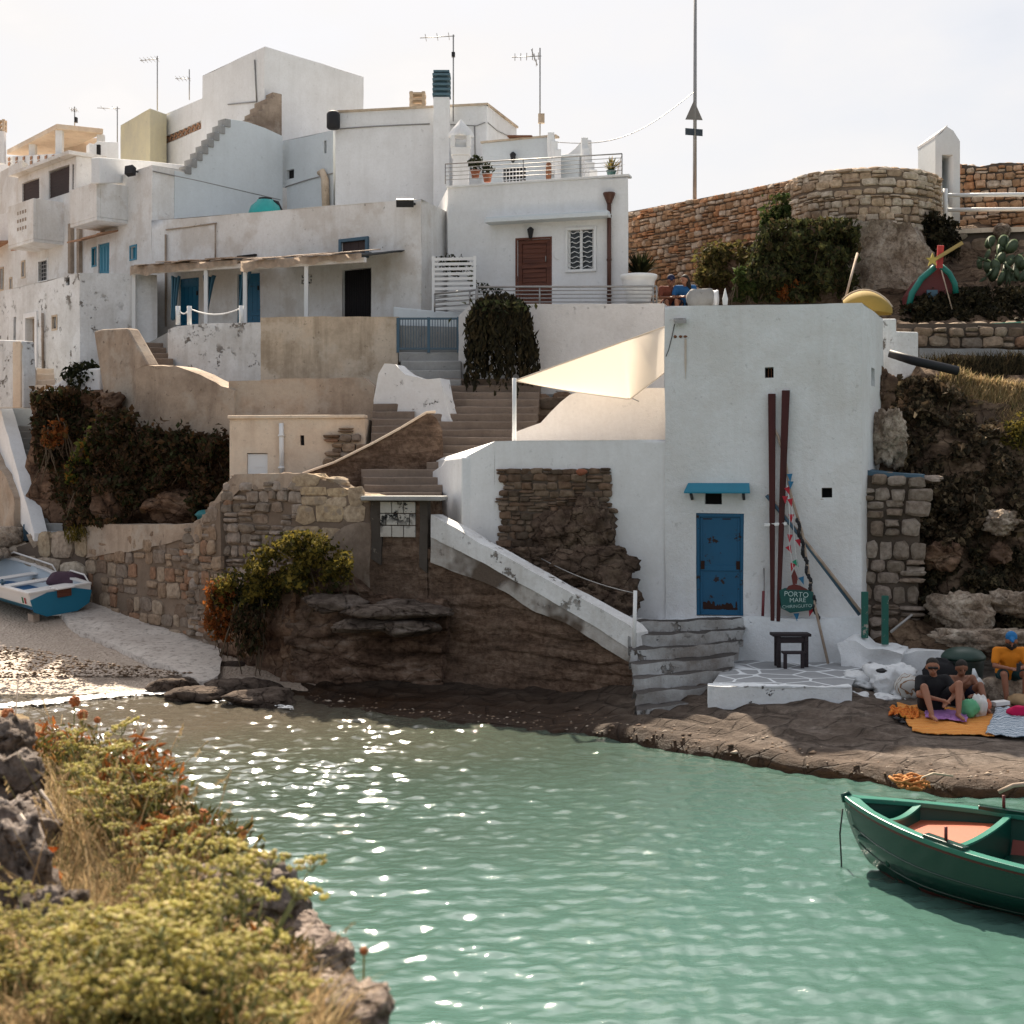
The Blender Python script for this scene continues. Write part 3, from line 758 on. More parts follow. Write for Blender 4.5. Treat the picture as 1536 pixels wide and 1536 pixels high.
# --- tower house
tw = House('tower_house', 'tallest square white house block, with a thin pipe on its lit side', 'house',
           [XY(303, 50.3), XY(397, 47.5), XY(545, 50.4), XY(440, 55)], 9, [18.05, 18.25, 18.05, 18.05], M_white, amp=.03)
tw.done()
tw.add('pipe', M_steel, lambda mb: (mb.tube([tw.pt(0, *hit(x, y, *tw.side(0)), -.03) for x, y in ((383, 90), (386, 153))], .025, 6), mb.tube([tw.pt(0, *hit(x, y, *tw.side(0)), -.03) for x, y in ((343, 157), (386, 153))], .02, 6)))
# --- grey stair beside the tower
o = MB(); A_, B_ = XY(369, 46.6), XY(424, 47.4)
polywall(o, A_, B_, [(369, 181), (378, 181), (378, 175), (386, 175), (386, 166), (394, 166), (394, 156), (401, 156), (401, 147), (409, 147), (409, 138), (423, 141), (423, 204), (400, 196), (385, 186), (369, 184)], .9)
tag(o.build('roof_steps', M_conc, bevel=.02), 'short flight of raw grey steps climbing to the tower', 'stairs')

# --- house at the head of the lane (left) with balconies
Cn = (-10.55, 43.0)
lh = House('balcony_house', 'long white house with two box balconies and shuttered roof room', 'house',
           [(-20.3, 53.9), Cn, (-7.0, 46.5), (-13, 58)], 5, [13.45, 13.43, 13.43, 13.43], M_old)
def cutp(i, a, depth, parts):
    r_ = lh.cut(i, *a, depth=depth); return r_
rd = lh.cut(0, 147, 365, 164, 412, depth=.12)
rw = [lh.cut(0, *q, depth=.14) for q in ((139, 373, 144, 398), (196, 370, 204, 388), (58, 391, 71, 421), (33, 393, 37, 415), (15, 418, 18, 433), (152, 339, 156, 349), (1, 403, 5, 434))]
lh.done()
lh.add('door', M_teal, lambda mb: (lh.slab(mb, 0, rd, .05, .1), [lh.slab(mb, 0, (rd[0] + .05 + .2 * k, rd[0] + .2 * k + .17, rd[2] + .1, rd[3] - .1), .035, .05) for k in range(int((rd[1] - rd[0]) / .2))]))
for k, q in enumerate(rw):
    wm = lh.add('window', M_teal if k < 2 else (M_whitep if k == 2 else M_tan), lambda mb: [lh.slab(mb, 0, t, -.02, .05) for t in ((q[0] - .05, q[0], q[2] - .05, q[3] + .05), (q[1], q[1] + .05, q[2] - .05, q[3] + .05), (q[0], q[1], q[3], q[3] + .05), (q[0], q[1], q[2] - .05, q[2]))])
    lh.add('pane', M_teal if k == 1 else M_dark, lambda mb: lh.slab(mb, 0, q, .08, .1), wm)
    if k == 2: lh.add('bar', M_steel, lambda mb: [mb.beam(lh.pt(0, q[0] + (q[1] - q[0]) * j / 4, q[2], .03), lh.pt(0, q[0] + (q[1] - q[0]) * j / 4, q[3], .03), .02, .02) for j in range(1, 4)] + [mb.beam(lh.pt(0, q[0], q[2] + (q[3] - q[2]) * j / 5, .03), lh.pt(0, q[1], q[2] + (q[3] - q[2]) * j / 5, .03), .02, .02) for j in range(1, 5)], wm)
nl = -lh.inward(0)
def balcony(px0, px1, ytop, ybot, out, holes=False):
    A, B = lh.side(0); A2, B2 = A + nl * out, B + nl * out
    u0, _ = hit(px0, (ytop + ybot) / 2, A2, B2); u1, zt_ = hit(px1, ytop, A2, B2); _, zb_ = hit(px1, ybot, A2, B2)
    mb = MB(); t = .12
    lh.slab(mb, 0, (u0, u1, zb_, zt_), -out, -out + t); lh.slab(mb, 0, (u0, u0 + t, zb_ + .002, zt_ - .002), -out + t, 0.02); lh.slab(mb, 0, (u1 - t, u1, zb_ + .002, zt_ - .002), -out + t, 0.02)
    lh.slab(mb, 0, (u0 + .002, u1 - .002, zb_ - .1, zb_ - .001), -out + .003, 0.02)
    b = mb.build('balcony', M_old, lh.root, bevel=.015)
    if holes:
        mb = MB()
        for i in range(4):
            for j in range(3):
                u = u0 + (u1 - u0) * (.35 + .1 * i + .05); z = zb_ + (zt_ - zb_) * (.3 + .2 * j)
                lh.slab(mb, 0, (u - .06, u + .06, z, z + .11), -out - .004, -out + .02)
        mb.build('pierced_panel', M_conc, b)
balcony(105, 145, 272, 325, 1.0)
balcony(12, 50, 297, 358, 1.0, True)
# rusty tile awnings and pilasters on the facade
def awn(px0, py0, px1, py1, out=.55):
    A, B = lh.side(0)
    a, b = lh.pt(0, *hit(px0, py0, A, B), 0), lh.pt(0, *hit(px1, py1, A, B), 0)
    mb = MB(); n = 7
    for k in range(n):
        p, q = a.lerp(b, k / n), a.lerp(b, (k + .92) / n); m_ = nl * out - Vector((0, 0, .14 + rnd.uniform(-.02, .03)))
        mb.prism([p, q, q + m_, p + m_], (0, 0, .05))
    mb.build('awning', M_rustile, lh.root)
M_rustile = plain('rusty_tile', (.42, .24, .15), .9)
awn(125, 361, 178, 347); awn(40, 373, 83, 363); awn(-12, 378, 17, 362, .8)
lh.add('pilaster', M_conc, lambda mb: (lh.slab(mb, 0, lh.rect(0, 107, 336, 111, 410), -.12, .01), lh.slab(mb, 0, lh.rect(0, 120, 338, 124, 410), -.12, .01)))
lh.add('cable', M_steel, lambda mb: mb.tube([lh.pt(1, *hit(x, y, *lh.side(1)), -.02) for x, y in ((229, 257), (300, 272), (420, 300))], .02, 5))
c = lh.pt(0, *hit(207, 258, *lh.side(0)), -.25)
o = MB(); o.obox(c, nl * .06 + Vector((0, 0, .04)), Vector((.14, -.1, 0)), Vector((0, .03, .12))); o.beam(c, c - nl * .25, .04, .04); lm = o.build('floodlight', M_iron, lh.root)
# shuttered roof room
sr = House('roof_room', 'low roof room with two dark rolled shutters beside the balconies', 'room',
           [lh.pt(0, hit(25, 285, *lh.side(0))[0], 0, .05), lh.pt(0, hit(112, 285, *lh.side(0))[0], 0, .05), lh.pt(0, hit(114, 285, *lh.side(0))[0], 0, 2.5), lh.pt(0, hit(25, 285, *lh.side(0))[0], 0, 3)], 13.4, [14.55, 14.55, 14.6, 14.6], M_old)
rs = [sr.cut(0, 33, 271, 59, 301, depth=.12), sr.cut(0, 73, 252, 104, 297, depth=.12), sr.cut(0, 108, 246, 111, 285, depth=.1)]
sr.done()
M_shut = plain('dark_brown_shutter', (.055, .035, .032), .7)
for q in rs:
    sr.add('shutter', M_shut, lambda mb: [sr.slab(mb, 0, (q[0], q[1], z, z + .05), .05 + .005 * (i % 2), .1) for i, z in enumerate([q[2] + .055 * k for k in range(int((q[3] - q[2]) / .055))])])
sr.add('roof', M_old, lambda mb: sr.slab(mb, 0, (-.1, (sr.pts[1] - sr.pts[0]).length + .1, 14.56, 14.68), -.3, 1.0), bevel=.01)
pwall('roof_parapet', 'bright low parapet above the corner of the balcony house', 'wall', M_white, lh.pt(0, hit(140, 250, *lh.side(0))[0], 0, 3.0), XY(300, 49.2), [(150, 236), (228, 242), (300, 250), (300, 275), (150, 275)], .3)
pwall('roof_pillar', 'white roof pillar with a dark slit left of the ochre block', 'pillar', M_white, XY(134, 50.5), XY(180, 51), [(134, 214), (141, 216), (146, 212), (178, 213), (178, 262), (134, 262)], .5)
o = MB(); o.obox(P(148, 226, 50.4), (.06, 0, 0), (0, .05, 0), (0, 0, .2)); tag(o.build('slit_window', M_dark), 'dark narrow slit in the white roof pillar', 'window')
# stepped gable wall on the right flank of that house
o = MB(); A_ = Vector(Cn).to_3d(); B_ = Vector((-7.0, 46.5, 0)); nn = lh.inward(1)
pts = [(262, 256), (278, 259)]
for k in range(8):
    x = 278 + k * 8.4; y = 249 - k * 10.1; pts += [(x, y), (x + 8.4, y)]
pts += [(372, 183), (398, 192), (424, 204), (424, 322), (262, 330)]
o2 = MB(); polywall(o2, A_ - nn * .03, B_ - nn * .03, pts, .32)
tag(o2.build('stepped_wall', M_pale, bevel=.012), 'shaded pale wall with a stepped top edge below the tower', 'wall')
# grey faced steps on the edge
st = MB()
for k in range(8):
    x = 278 + k * 8.4; y = 249 - k * 10.1
    u0, z1 = hit(x - .6, y, A_ - nn * .03, B_ - nn * .03); u1, _ = hit(x + 8.2, y, A_ - nn * .03, B_ - nn * .03); _, z0 = hit(x, y + 11, A_ - nn * .03, B_ - nn * .03)
    e = (B_ - A_).normalized(); c = A_ - nn * .05 + e * ((u0 + u1) / 2) + Vector((0, 0, (z0 + z1) / 2))
    st.obox(c + nn * .17, e * ((u1 - u0) / 2), nn * .2, Vector((0, 0, (z1 - z0) / 2 + .01)))
tag(st.build('edge_steps', M_greystep, bevel=.01), 'grey cement steps edging the stepped pale wall', 'stairs')

# --- blocks behind on the left roofline
c2 = House('rear_house', 'pinkish rear house with a pierced terracotta parapet strip', 'house', [XY(222, 55.5), XY(306, 51.8), XY(320, 54), XY(250, 60)], 12, [17.75, 17.7, 17.7, 17.7], M_white)
rl = c2.cut(0, 243, 194, 302, 206, depth=.2); c2.done()
def f(mb):
    A, B = c2.side(0)
    n = 9
    for k in range(n + 1):
        u = rl[0] + (rl[1] - rl[0]) * k / n
        for (a, b) in ((0, 1), (1, 0)):
            if k < n: mb.beam(c2.pt(0, u, rl[2] + (rl[3] - rl[2]) * a, .06), c2.pt(0, u + (rl[1] - rl[0]) / n, rl[2] + (rl[3] - rl[2]) * b, .06), .06, .05)
c2.add('lattice', M_rustile, f)
c1 = House('ochre_block', 'pale ochre square block on the roofline behind the balcony house', 'house', [XY(181, 55.6), XY(225, 53), XY(250, 53.9), XY(215, 58)], 13, [17.63, 17.63, 17.63, 17.63], M_yellow); c1.done()
# pergola terrace far up on the left
pg = thing('roof_pergola', 'open roof terrace pergola with a peach slab on white posts', 'pergola', P(90, 240, 57))
mb = MB(); a, b, c = XY(85, 57), XY(155, 57.8), XY(10, 61.5); d = b + c - a
mb.prism([v + Vector((0, 0, 17.85)) for v in (a, b, d, c)], (0, 0, .2)); mb.build('roof_slab', M_cream, pg, bevel=.02)
for x, Y in ((88, 57.2), (150, 57.9), (48, 59.6), (118, 60)):
    mb = MB(); q = XY(x, Y); mb.box(q.x - .13, q.x + .13, Y, Y + .26, 15.5, 17.85); mb.build('post', M_white, pg)
mb = MB(); A_, B_ = XY(-10, 62), XY(92, 56.6); polywall(mb, A_, B_, [(-10, 236), (92, 230), (92, 262), (-10, 262)], .2); pr = mb.build('parapet', M_white, pg)
mb = MB()
for k in range(7):
    for j in range(2):
        u, z = hit(14 + k * 11, 239 - k * .6 + j * 7, A_, B_); e = (B_ - A_).normalized(); mb.obox(A_ + e * u + Vector((0, -.02, z)), e * .1, Vector((0, .05, 0)), Vector((0, 0, .06)))
mb.build('pierced_panel', M_rustile, pr)
mb = MB(); A_, B_ = XY(92, 60.5), XY(150, 59); polywall(mb, A_, B_, [(92, 214), (150, 206), (150, 250), (92, 250)], .2); mb.build('back_wall', M_cream, pg)
fh = House('far_house', 'far white house at the edge of view below the pergola', 'house', [XY(-60, 62), XY(33, 55.4), XY(60, 58), XY(-20, 70)], 9, [16.3, 16.3, 16.3, 16.3], M_old); fh.done()
chimney('chimney', 'thin far chimney at the edge of view behind the pergola', -4, 6, 196, 245, 60, M_tan, opencap)

# --- antennas
def antenna(label, px, ytop, ybot, Y, arms, box=None, r=.022):
    root = thing('antenna', label, 'antenna', P(px, ybot, Y), 'television aerials on the roofs')
    mb = MB(); mb.tube([P(px, ybot, Y), P(px, ytop, Y)], r, 6); mb.build('mast', M_steel, root)
    for (x0, y0, x1, y1, n, h) in arms:
        mb = MB(); a, b = P(x0, y0, Y), P(x1, y1, Y); mb.tube([a, b], .014, 5)
        for k in range(n):
            p = a.lerp(b, (k + .5) / n); mb.tube([p - Vector((0, .35, 0)), p + Vector((0, .35, 0))], .009, 4); mb.tube([p - Vector((0, 0, h)), p + Vector((0, 0, h))], .009, 4)
        mb.build('boom', M_steel, root)
    if box:
        mb = MB(); c = P(box[0], box[1], Y); mb.box(c.x - box[2], c.x + box[2], Y - .08, Y + .08, c.z - box[3], c.z + box[3]); mb.build('amplifier_box', M_tan if box[2] > .08 else M_iron, root)
    return root
antenna('tall aerial with one plain boom, beside the slate-blue cowl', 680, 52, 182, 42.8, [(630, 57, 682, 54, 3, .02)], (680, 82, .05, .06))
antenna('aerial with an orange-tipped boom and curled reflectors over the roof room', 810, 72, 208, 41.3, [(768, 86, 812, 84, 5, .1), (797, 74, 806, 98, 3, .05)], (812, 178, .09, .13))
antenna('aerial with a short boom above the ochre block', 236, 84, 166, 54, [(210, 91, 238, 88, 5, .05)])
antenna('faint small aerial next to the tower', 284, 104, 150, 56, [(263, 118, 286, 118, 4, .05)])
antenna('aerial with a tiny box above the peach pergola slab', 112, 160, 196, 58, [(106, 165, 116, 165, 3, .08)], (114, 180, .05, .1))
antenna('thin aerial with a long bare boom behind the pergola', 176, 160, 215, 58, [(146, 162, 180, 163, 2, .02)])

# ================================================================== awning house (middle)
ah = House('awning_house', 'long weathered white house with two lean-to awnings and blue doors', 'house',
           [XY(228, 42.75), XY(632, 37.5), XY(676, 39.2), XY(330, 47)], 6, [11.76, 11.40, 11.30, 11.7], M_old, amp=.035)
d1 = ah.cut(0, 268, 417, 298, 496, depth=.12); d2 = ah.cut(0, 356, 410, 390, 490, depth=.12); d3 = ah.cut(0, 514, 404, 557, 486, depth=.3)
w1 = ah.cut(0, 513, 362, 549, 384, depth=.15); w2 = ah.cut(0, 271, 395, 286, 405, depth=.1); w3 = ah.cut(0, 365, 389, 378, 394, depth=.15)
cx_ = ah.cut(0, 453, 411, 468, 425, depth=.12)
ah.done()
def planks(h, i, r_, d, mb, n=6, t=.04):
    u0, u1, z0, z1 = r_; w_ = (u1 - u0) / n
    for k in range(n): h.slab(mb, i, (u0 + w_ * k + .004, u0 + w_ * (k + 1) - .004, z0, z1), d, d + t)
for q in (d1, d2):
    dd = ah.add('door', M_blue, lambda mb: (planks(ah, 0, q, .07, mb, 5), [ah.slab(mb, 0, (q[0] + .03, q[1] - .03, z, z + .1), .05, .07) for z in (q[2] + .3, q[3] - .25)]))
    ah.add('handle', M_iron, lambda mb: ah.slab(mb, 0, (q[1] - .12, q[1] - .08, q[2] + 1.0, q[2] + 1.12), .02, .05), dd)
ah.add('doorway', M_dark, lambda mb: ah.slab(mb, 0, d3, .25, .3))
ah.add('curtain', plain('black_fly_curtain', (.02, .018, .02), .9), lambda mb: [mb.tube([ah.pt(0, d3[0] + (d3[1] - d3[0]) * (k + .5) / 16, d3[2], .1), ah.pt(0, d3[0] + (d3[1] - d3[0]) * (k + .5) / 16, d3[3], .1)], .03, 5) for k in range(16)])
def fr(h, i, q, w_, d0, d1_, mb):
    for t in ((q[0] - w_, q[0], q[2] - w_, q[3] + w_), (q[1], q[1] + w_, q[2] - w_, q[3] + w_), (q[0], q[1], q[3], q[3] + w_), (q[0], q[1], q[2] - w_, q[2])): h.slab(mb, i, t, d0, d1_)
wf = ah.add('window', M_slate, lambda mb: fr(ah, 0, w1, .09, -.05, .06, mb), bevel=.01)
ah.add('board', M_shut, lambda mb: planks(ah, 0, w1, .03, mb, 3), wf)
ah.add('hatch', M_teal, lambda mb: ah.slab(mb, 0, w2, .02, .08))
ah.add('vent', M_dark, lambda mb: (ah.slab(mb, 0, w3, .1, .14), ah.slab(mb, 0, (w3[0] - .15, w3[1] + .2, w3[3] + .06, w3[3] + .11), -.1, .01)))
def f(mb):
    u0, u1, z0, z1 = cx_; um, zm = (u0 + u1) / 2, (z0 + z1) / 2
    for a in range(4):
        t = a * math.pi / 4; d_ = Vector(((u1 - u0) * .55 * math.cos(t), (z1 - z0) * .55 * math.sin(t)))
        mb.beam(ah.pt(0, um - d_.x, zm - d_.y, .02), ah.pt(0, um + d_.x, zm + d_.y, .02), .05, .05)
vg = ah.add('vent_grille', M_old, f); ah.add('dark_interior', M_dark, lambda mb: ah.slab(mb, 0, cx_, .09, .12), vg)
ah.add('pipe', M_conc, lambda mb: (mb.tube([ah.pt(0, *hit(x, y, *ah.side(0)), -.04) for x, y in ((250, 352), (250, 490))], .03, 6), mb.tube([ah.pt(0, *hit(x, y, *ah.side(0)), -.03) for x, y in ((250, 345), (326, 335))], .02, 6), mb.tube([ah.pt(0, *hit(x, y, *ah.side(0)), -.03) for x, y in ((324, 335), (324, 395))], .02, 6)))
c = ah.pt(0, *hit(618, 307, *ah.side(0)), -.3)
ah.add('floodlight', M_iron, lambda mb: (mb.obox(c, (.22, 0, 0), (0, .06, .03), (0, -.03, .09)), mb.beam(c + Vector((.18, .05, 0)), c + Vector((.3, .35, 0)), .05, .05)))
# awnings
def awning(label, pxs, out, mat1, mat2, drop, posts, seed):
    A, B = ah.side(0); e = (B - A).normalized(); n = -ah.inward(0); q = random.Random(seed)
    a, b = [ah.pt(0, *hit(x, y, A, B), 0) for x, y in pxs]
    root = thing('awning', label, 'awning', a); L = (b - a).length; k = int(L / .28)
    mb = MB()
    mb.grid(lambda s, t: a.lerp(b, s) + n * (out * t) - Vector((0, 0, drop * t + .02)) + Vector((0, 0, .02 * math.sin(s * L * 22) + .05 * nz((s * 4, t * 2, seed)))), 90, 10); g_ = mb.build('cover', mat2, root)
    g_.modifiers.new('t', 'SOLIDIFY').thickness = .02
    mb = MB()
    for i in range(k):
        s0, s1 = i / k + q.uniform(-.02, .02), (i + 1.1) / k + q.uniform(-.01, .02); t0 = q.uniform(.35, .6); t1 = 1 + q.uniform(-.02, .14); dz = q.uniform(.0, .07)
        f_ = lambda s, t: a.lerp(b, max(0, min(1, s))) + n * (out * t) - Vector((0, 0, drop * t)) + Vector((0, 0, .035 + dz))
        mb.prism([f_(s0, t0), f_(s1, t0), f_(s1, t1), f_(s0, t1)], (0, 0, .025))
    mb.build('slat', mat1, root)
    mb = MB()
    mb.grid(lambda s, t: a.lerp(b, s) + n * (out * 1.03) - Vector((0, 0, drop - .05 + t * (.26 - .14 * s) * (1 + .35 * nz((s * 9, seed, 1))) + .02)) + n * (.03 * math.sin(s * 40)), 60, 4); mb.build('fringe', M_reed, root)
    mb = MB(); mb.beam(a + n * out * .95 - Vector((0, 0, drop + .12)), b + n * out * .95 - Vector((0, 0, drop + .12)), .08, .12); mb.build('beam', M_old, root)
    for s, zl in posts:
        p = a.lerp(b, s) + n * out * .93; mb = MB(); mb.box(p.x - .05, p.x + .05, p.y - .05, p.y + .05, zl, p.z - drop - .16); mb.build('post', M_whitep, root)
    return root, a, b, n, out, drop
M_board = wood('sun_bleached_board', (.50, .40, .32), (.26, .19, .14), .85, (3, 3, 3))
M_reed = leafmat('bleached_reed_mat', [(.66, .53, .42)], .5, 6)
M_felt = plain('grey_roofing_felt', (.10, .105, .11), .9)
aw1 = awning('narrow bleached lean-to awning over the two blue doors', ((256, 402), (416, 392)), 1.5, M_board, M_board, .18, [(.0, 8.2), (.68, 8.2)], 4)
aw2 = awning('sagging grey felt awning with pale boards over the dark doorway', ((428, 388), (607, 376)), 1.7, M_board, M_felt, .32, [(.0, 8.1), (.52, 8.1)], 7)
# blue curtains hanging from the first awning
M_cloth = plain('faded_blue_cloth', (.07, .17, .24), .9, scale=5)
def curtain(label, px, ytop, ybot, Y, w0, w1_, seed, lean=0):
    q = random.Random(seed); a = P(px, ytop, Y); b = P(px + lean, ybot, Y)
    mb = MB()
    mb.grid(lambda s, t: a.lerp(b, t) + Vector(((s - .5) * (w0 + (w1_ - w0) * t ** .7), .06 * math.sin(s * 19 + seed) * (1 - t * .4), .02 * math.sin(s * 9))), 30, 14)
    o_ = mb.build('curtain', M_cloth); o_.modifiers.new('t', 'SOLIDIFY').thickness = .012
    return tag(o_, label, 'curtain')
curtain('faded blue curtain at the outer end of the narrow awning', 263, 415, 480, 40.6, .26, .1, 1, -4)
curtain('gathered blue curtain tied to a knot between the blue doors', 314, 414, 466, 40.2, .36, .08, 2, -4)
curtain('faded blue curtain hanging at the awning post beside the second door', 370, 408, 485, 39.6, .26, .16, 3, -9)
# roof cistern
o = thing('water_cistern', 'round turquoise water cistern with a black cap on the awning house roof', 'cistern', P(398, 331, 43))
mb = MB(); mb.lathe([(.5, -.4), (.52, 0), (.50, .2), (.42, .42), (.26, .55), (.24, .6)], P(398, 331, 43), 26); mb.build('tank', plain('turquoise_plastic', (.03, .33, .32), .35), o)
mb = MB(); mb.lathe([(.2, .58), (.2, .66), (.1, .68)], P(398, 331, 43), 14); mb.tube([P(402, 300, 43), P(416, 304, 43), P(424, 322, 43)], .06, 8); mb.build('cap', M_iron, o)
# --- slatted white gate panel with plants beside the terrace house
gt = thing('slatted_screen', 'white horizontal slat screen at the head of the terrace steps', 'screen', P(650, 468, 37))
A_, B_ = XY(650, 37.1), XY(714, 36.6)
def pz(x, y): u, z = hit(x, y, A_, B_); return V2(A_) + (V2(B_) - V2(A_)).normalized() * u + Vector((0, 0, z))
for x in (650, 712):
    mb = MB(); mb.beam(pz(x, 468), pz(x, 384), .07, .07); mb.build('post', M_whitep, gt)
for k in range(11):
    mb = MB(); y = 389 + k * 7.4; mb.beam(pz(651, y), pz(711, y - 1), .03, .07); mb.build('slat', M_whitep, gt)
leafy('climbing_shrub', 'dark shrub growing behind the white slat screen', 'plant', P(680, 397, 37.6), (.45, .25, .28), 420, .09, L_dark, 9, stems=8)
leafy('climbing_shrub', 'sparse climber on the post of the white slat screen', 'plant', P(707, 418, 37.2), (.16, .2, .5), 150, .07, L_green, 12, stems=5)
leafy('potted_herb', 'small dark plant by the handrail near the brown door', 'plant', P(724, 432, 37), (.25, .2, .14), 140, .08, L_dark, 13)
leafy('potted_herb', 'tiny plant behind the crown of the hanging bush', 'plant', P(746, 436, 37), (.16, .15, .1), 80, .07, L_dark, 14)
# ================================================================== terraces and lanes in the middle
def pad(name, pts, z, depth, mat):
    mb = MB(); mb.prism([V2(p) + Vector((0, 0, z)) for p in pts], (0, 0, -depth))
    return tag(mb.build(name, mat), kind='structure')
pad('terrace_ground', [XY(256, 37.9), XY(394, 36.5), XY(593, 36.5), XY(690, 36.9), XY(994, 35.2), XY(1010, 48), XY(500, 60), XY(100, 60)], 8.05, 3, M_greystep)
pad('lane_ground', [XY(345, 35.2), XY(560, 35.2), XY(700, 35.8), XY(1000, 34.0), XY(1010, 37), XY(500, 38.2), XY(230, 38.2)], 6.25, 6, M_greystep)
# lower left terrace house
lt = House('lane_house', 'weather-stained white house block with a small door, lowest of the houses over the cliff', 'house',
           [(-19.4, 49.1), XY(120, 41), XY(235, 41.4), XY(200, 46)], 3, [9.98, 9.98, 9.99, 9.98], M_peel, amp=.03)
ld = lt.cut(0, 39, 476, 53, 545, depth=.3); lw = lt.cut(0, 79, 475, 85, 493, depth=.25); lw2 = lt.cut(0, 20, 475, 24, 512, depth=.12); lw3 = lt.cut(0, 100, 414, 105, 428, depth=.1)
lt.done()
lt.add('door', M_conc, lambda mb: planks(lt, 0, ld, .2, mb, 3))
lt.add('door_surround', M_white, lambda mb: fr(lt, 0, ld, .14, -.03, .02, mb))
wn = lt.add('window', M_tan, lambda mb: fr(lt, 0, lw, .05, -.02, .05, mb)); lt.add('pane', M_dark, lambda mb: (lt.slab(mb, 0, lw, .15, .2), lt.slab(mb, 0, lw2, .08, .1), lt.slab(mb, 0, lw3, .05, .08)), wn)
lt.add('pipe', M_conc, lambda mb: mb.tube([lt.pt(0, *hit(x, y, *lt.side(0)), -.05) for x, y in ((66, 470), (67, 556))], .04, 6))
# far-left white wall stub, beige steps, white slope
pwall('stub_wall', 'peeling white wall stub in front of the lane house at the edge of view', 'wall', M_peel, XY(-60, 41.4), XY(35, 39.6), [(-60, 508), (32, 511), (35, 560), (35, 612), (-60, 612)], .4)
mb = MB(); A_, B_ = XY(31, 39.6), XY(58, 40.2); polywall(mb, A_, B_, [(31, 511), (36, 520), (56, 556), (56, 596), (31, 612)], .3); tag(mb.build('stair_cheek', M_cream, bevel=.03), 'sunlit beige cheek wall sloping beside the lane house steps', 'wall')
mb = MB(); flight(mb, XY(52, 39.6), XY(84, 39.6), XY(56, 41), XY(80, 41), Z(596, 39.6), Z(553, 41), 5, rnd); tag(mb.build('lane_steps', M_cream), 'beige steps leading to the lane house door', 'steps')
pwall('sloped_wall', 'low white sloping wall top beside the dark bush', 'wall', M_white, XY(62, 39.2), XY(150, 38.6), [(64, 586), (108, 562), (130, 553), (150, 552), (150, 600), (64, 600)], .4, .05)
# stepping parapet and stairs up to the lane
pw = MB(); A_, B_ = XY(140, 38.0), XY(222, 36.2); polywall(pw, A_, B_, [(140, 497), (152, 494), (190, 492), (222, 548), (206, 556), (218, 625), (160, 628), (150, 560)], .35)
tag(pw.build('stair_parapet', M_conc, bevel=.05), 'sloping brown-grey parapet wall ending high against the lane house', 'wall')
mb = MB(); flight(mb, XY(205, 37.2), XY(262, 37.2), XY(200, 39.2), XY(252, 39.4), Z(556, 37.2), Z(516, 39.2), 5, rnd); tag(mb.build('lane_steps', M_step), 'dark worn steps between the brown parapet and the peeling white wall', 'steps')
rw_ = MB(); roughwall(rw_, XY(205, 36.1), XY(352, 34.6), [(205, 552), (225, 548), (268, 549), (300, 560), (330, 578), (352, 584)], [(205, 640), (352, 665)], .5, .06, .2)
tag(rw_.build('ramp_wall', M_conc), 'rough brown rendered wall curving down above the vine-covered cliff', 'wall')
# peeling white wall, tan wall, concrete wall
pe = MB(); roughwall(pe, XY(252, 37.9), XY(393, 36.5), [(252, 494), (262, 489), (300, 485), (393, 483)], [(252, 582), (393, 582)], .35, .02, .3)
tag(pe.build('terrace_wall', M_peel), 'white terrace wall with dark peeling patches below the blue doors', 'wall')
o = thing('rope_barrier', 'white posts with a slack rope on the peeling terrace wall', 'barrier', P(266, 487, 37.9))
pp = []
for x, Y in ((267, 37.8), (284, 37.6), (362, 36.9)):
    mb = MB(); q = P(x, 487, Y + .15); mb.tube([q, q + Vector((0, 0, .48))], .06, 8); pp.append(q + Vector((0, 0, .42))); mb.build('post', M_whitep, o)
mb = MB()
for a, b, s in ((pp[0], pp[1], .14), (pp[1], pp[2], .16)): mb.tube([a.lerp(b, t / 10) - Vector((0, 0, s * (1 - (t / 5 - 1) ** 2))) for t in range(11)], .018, 5)
mb.build('rope', M_whitep, o)
tn = MB(); roughwall(tn, XY(391, 36.4), XY(597, 36.2), [(391, 476), (420, 475), (597, 475)], [(391, 580), (540, 580), (570, 578), (597, 560)], .4, .02, .3)
tag(tn.build('terrace_wall', M_tan), 'big tan stained terrace wall below the grey felt awning', 'wall')
cw = MB(); roughwall(cw, XY(343, 34.7), XY(562, 34.2), [(343, 571), (440, 568), (545, 566), (556, 570), (562, 580)], [(343, 660), (562, 700)], .45, .03, .25)
tag(cw.build('terrace_wall', M_conc), 'long grey-brown concrete wall above the cream hut', 'wall')
# blue railing and grey steps
A_, B_ = XY(598, 36.2), XY(690, 36.0)
br = thing('blue_railing', 'grey-blue railing of thin upright bars at the head of the steps', 'railing', V2(A_).to_3d() + Vector((0, 0, Z(526, 36.2))))
for k, x in enumerate((597, 643, 688)):
    u, z = hit(x, 526, A_, B_); p = V2(A_) + (V2(B_) - V2(A_)).normalized() * u; mb = MB(); mb.beam(p + Vector((0, 0, z - .05)), p + Vector((0, 0, Z(476, 36.1))), .07, .07); mb.build('post', M_slate, br)
for y in (478, 523):
    mb = MB(); mb.beam(P(597, y, 36.2), P(688, y, 36.0), .04, .05); mb.build('rail', M_railblue, br)
for k in range(22):
    x = 600 + k * 4.05
    if abs(x - 643) < 3: continue
    mb = MB(); Y = 36.2 - .2 * k / 22; mb.beam(P(x, 478, Y), P(x, 523, Y), .018, .018); mb.build('bar', M_railblue, br)
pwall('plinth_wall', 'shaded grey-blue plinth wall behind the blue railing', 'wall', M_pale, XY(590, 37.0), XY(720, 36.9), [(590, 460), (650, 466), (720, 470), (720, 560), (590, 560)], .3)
mb = MB()
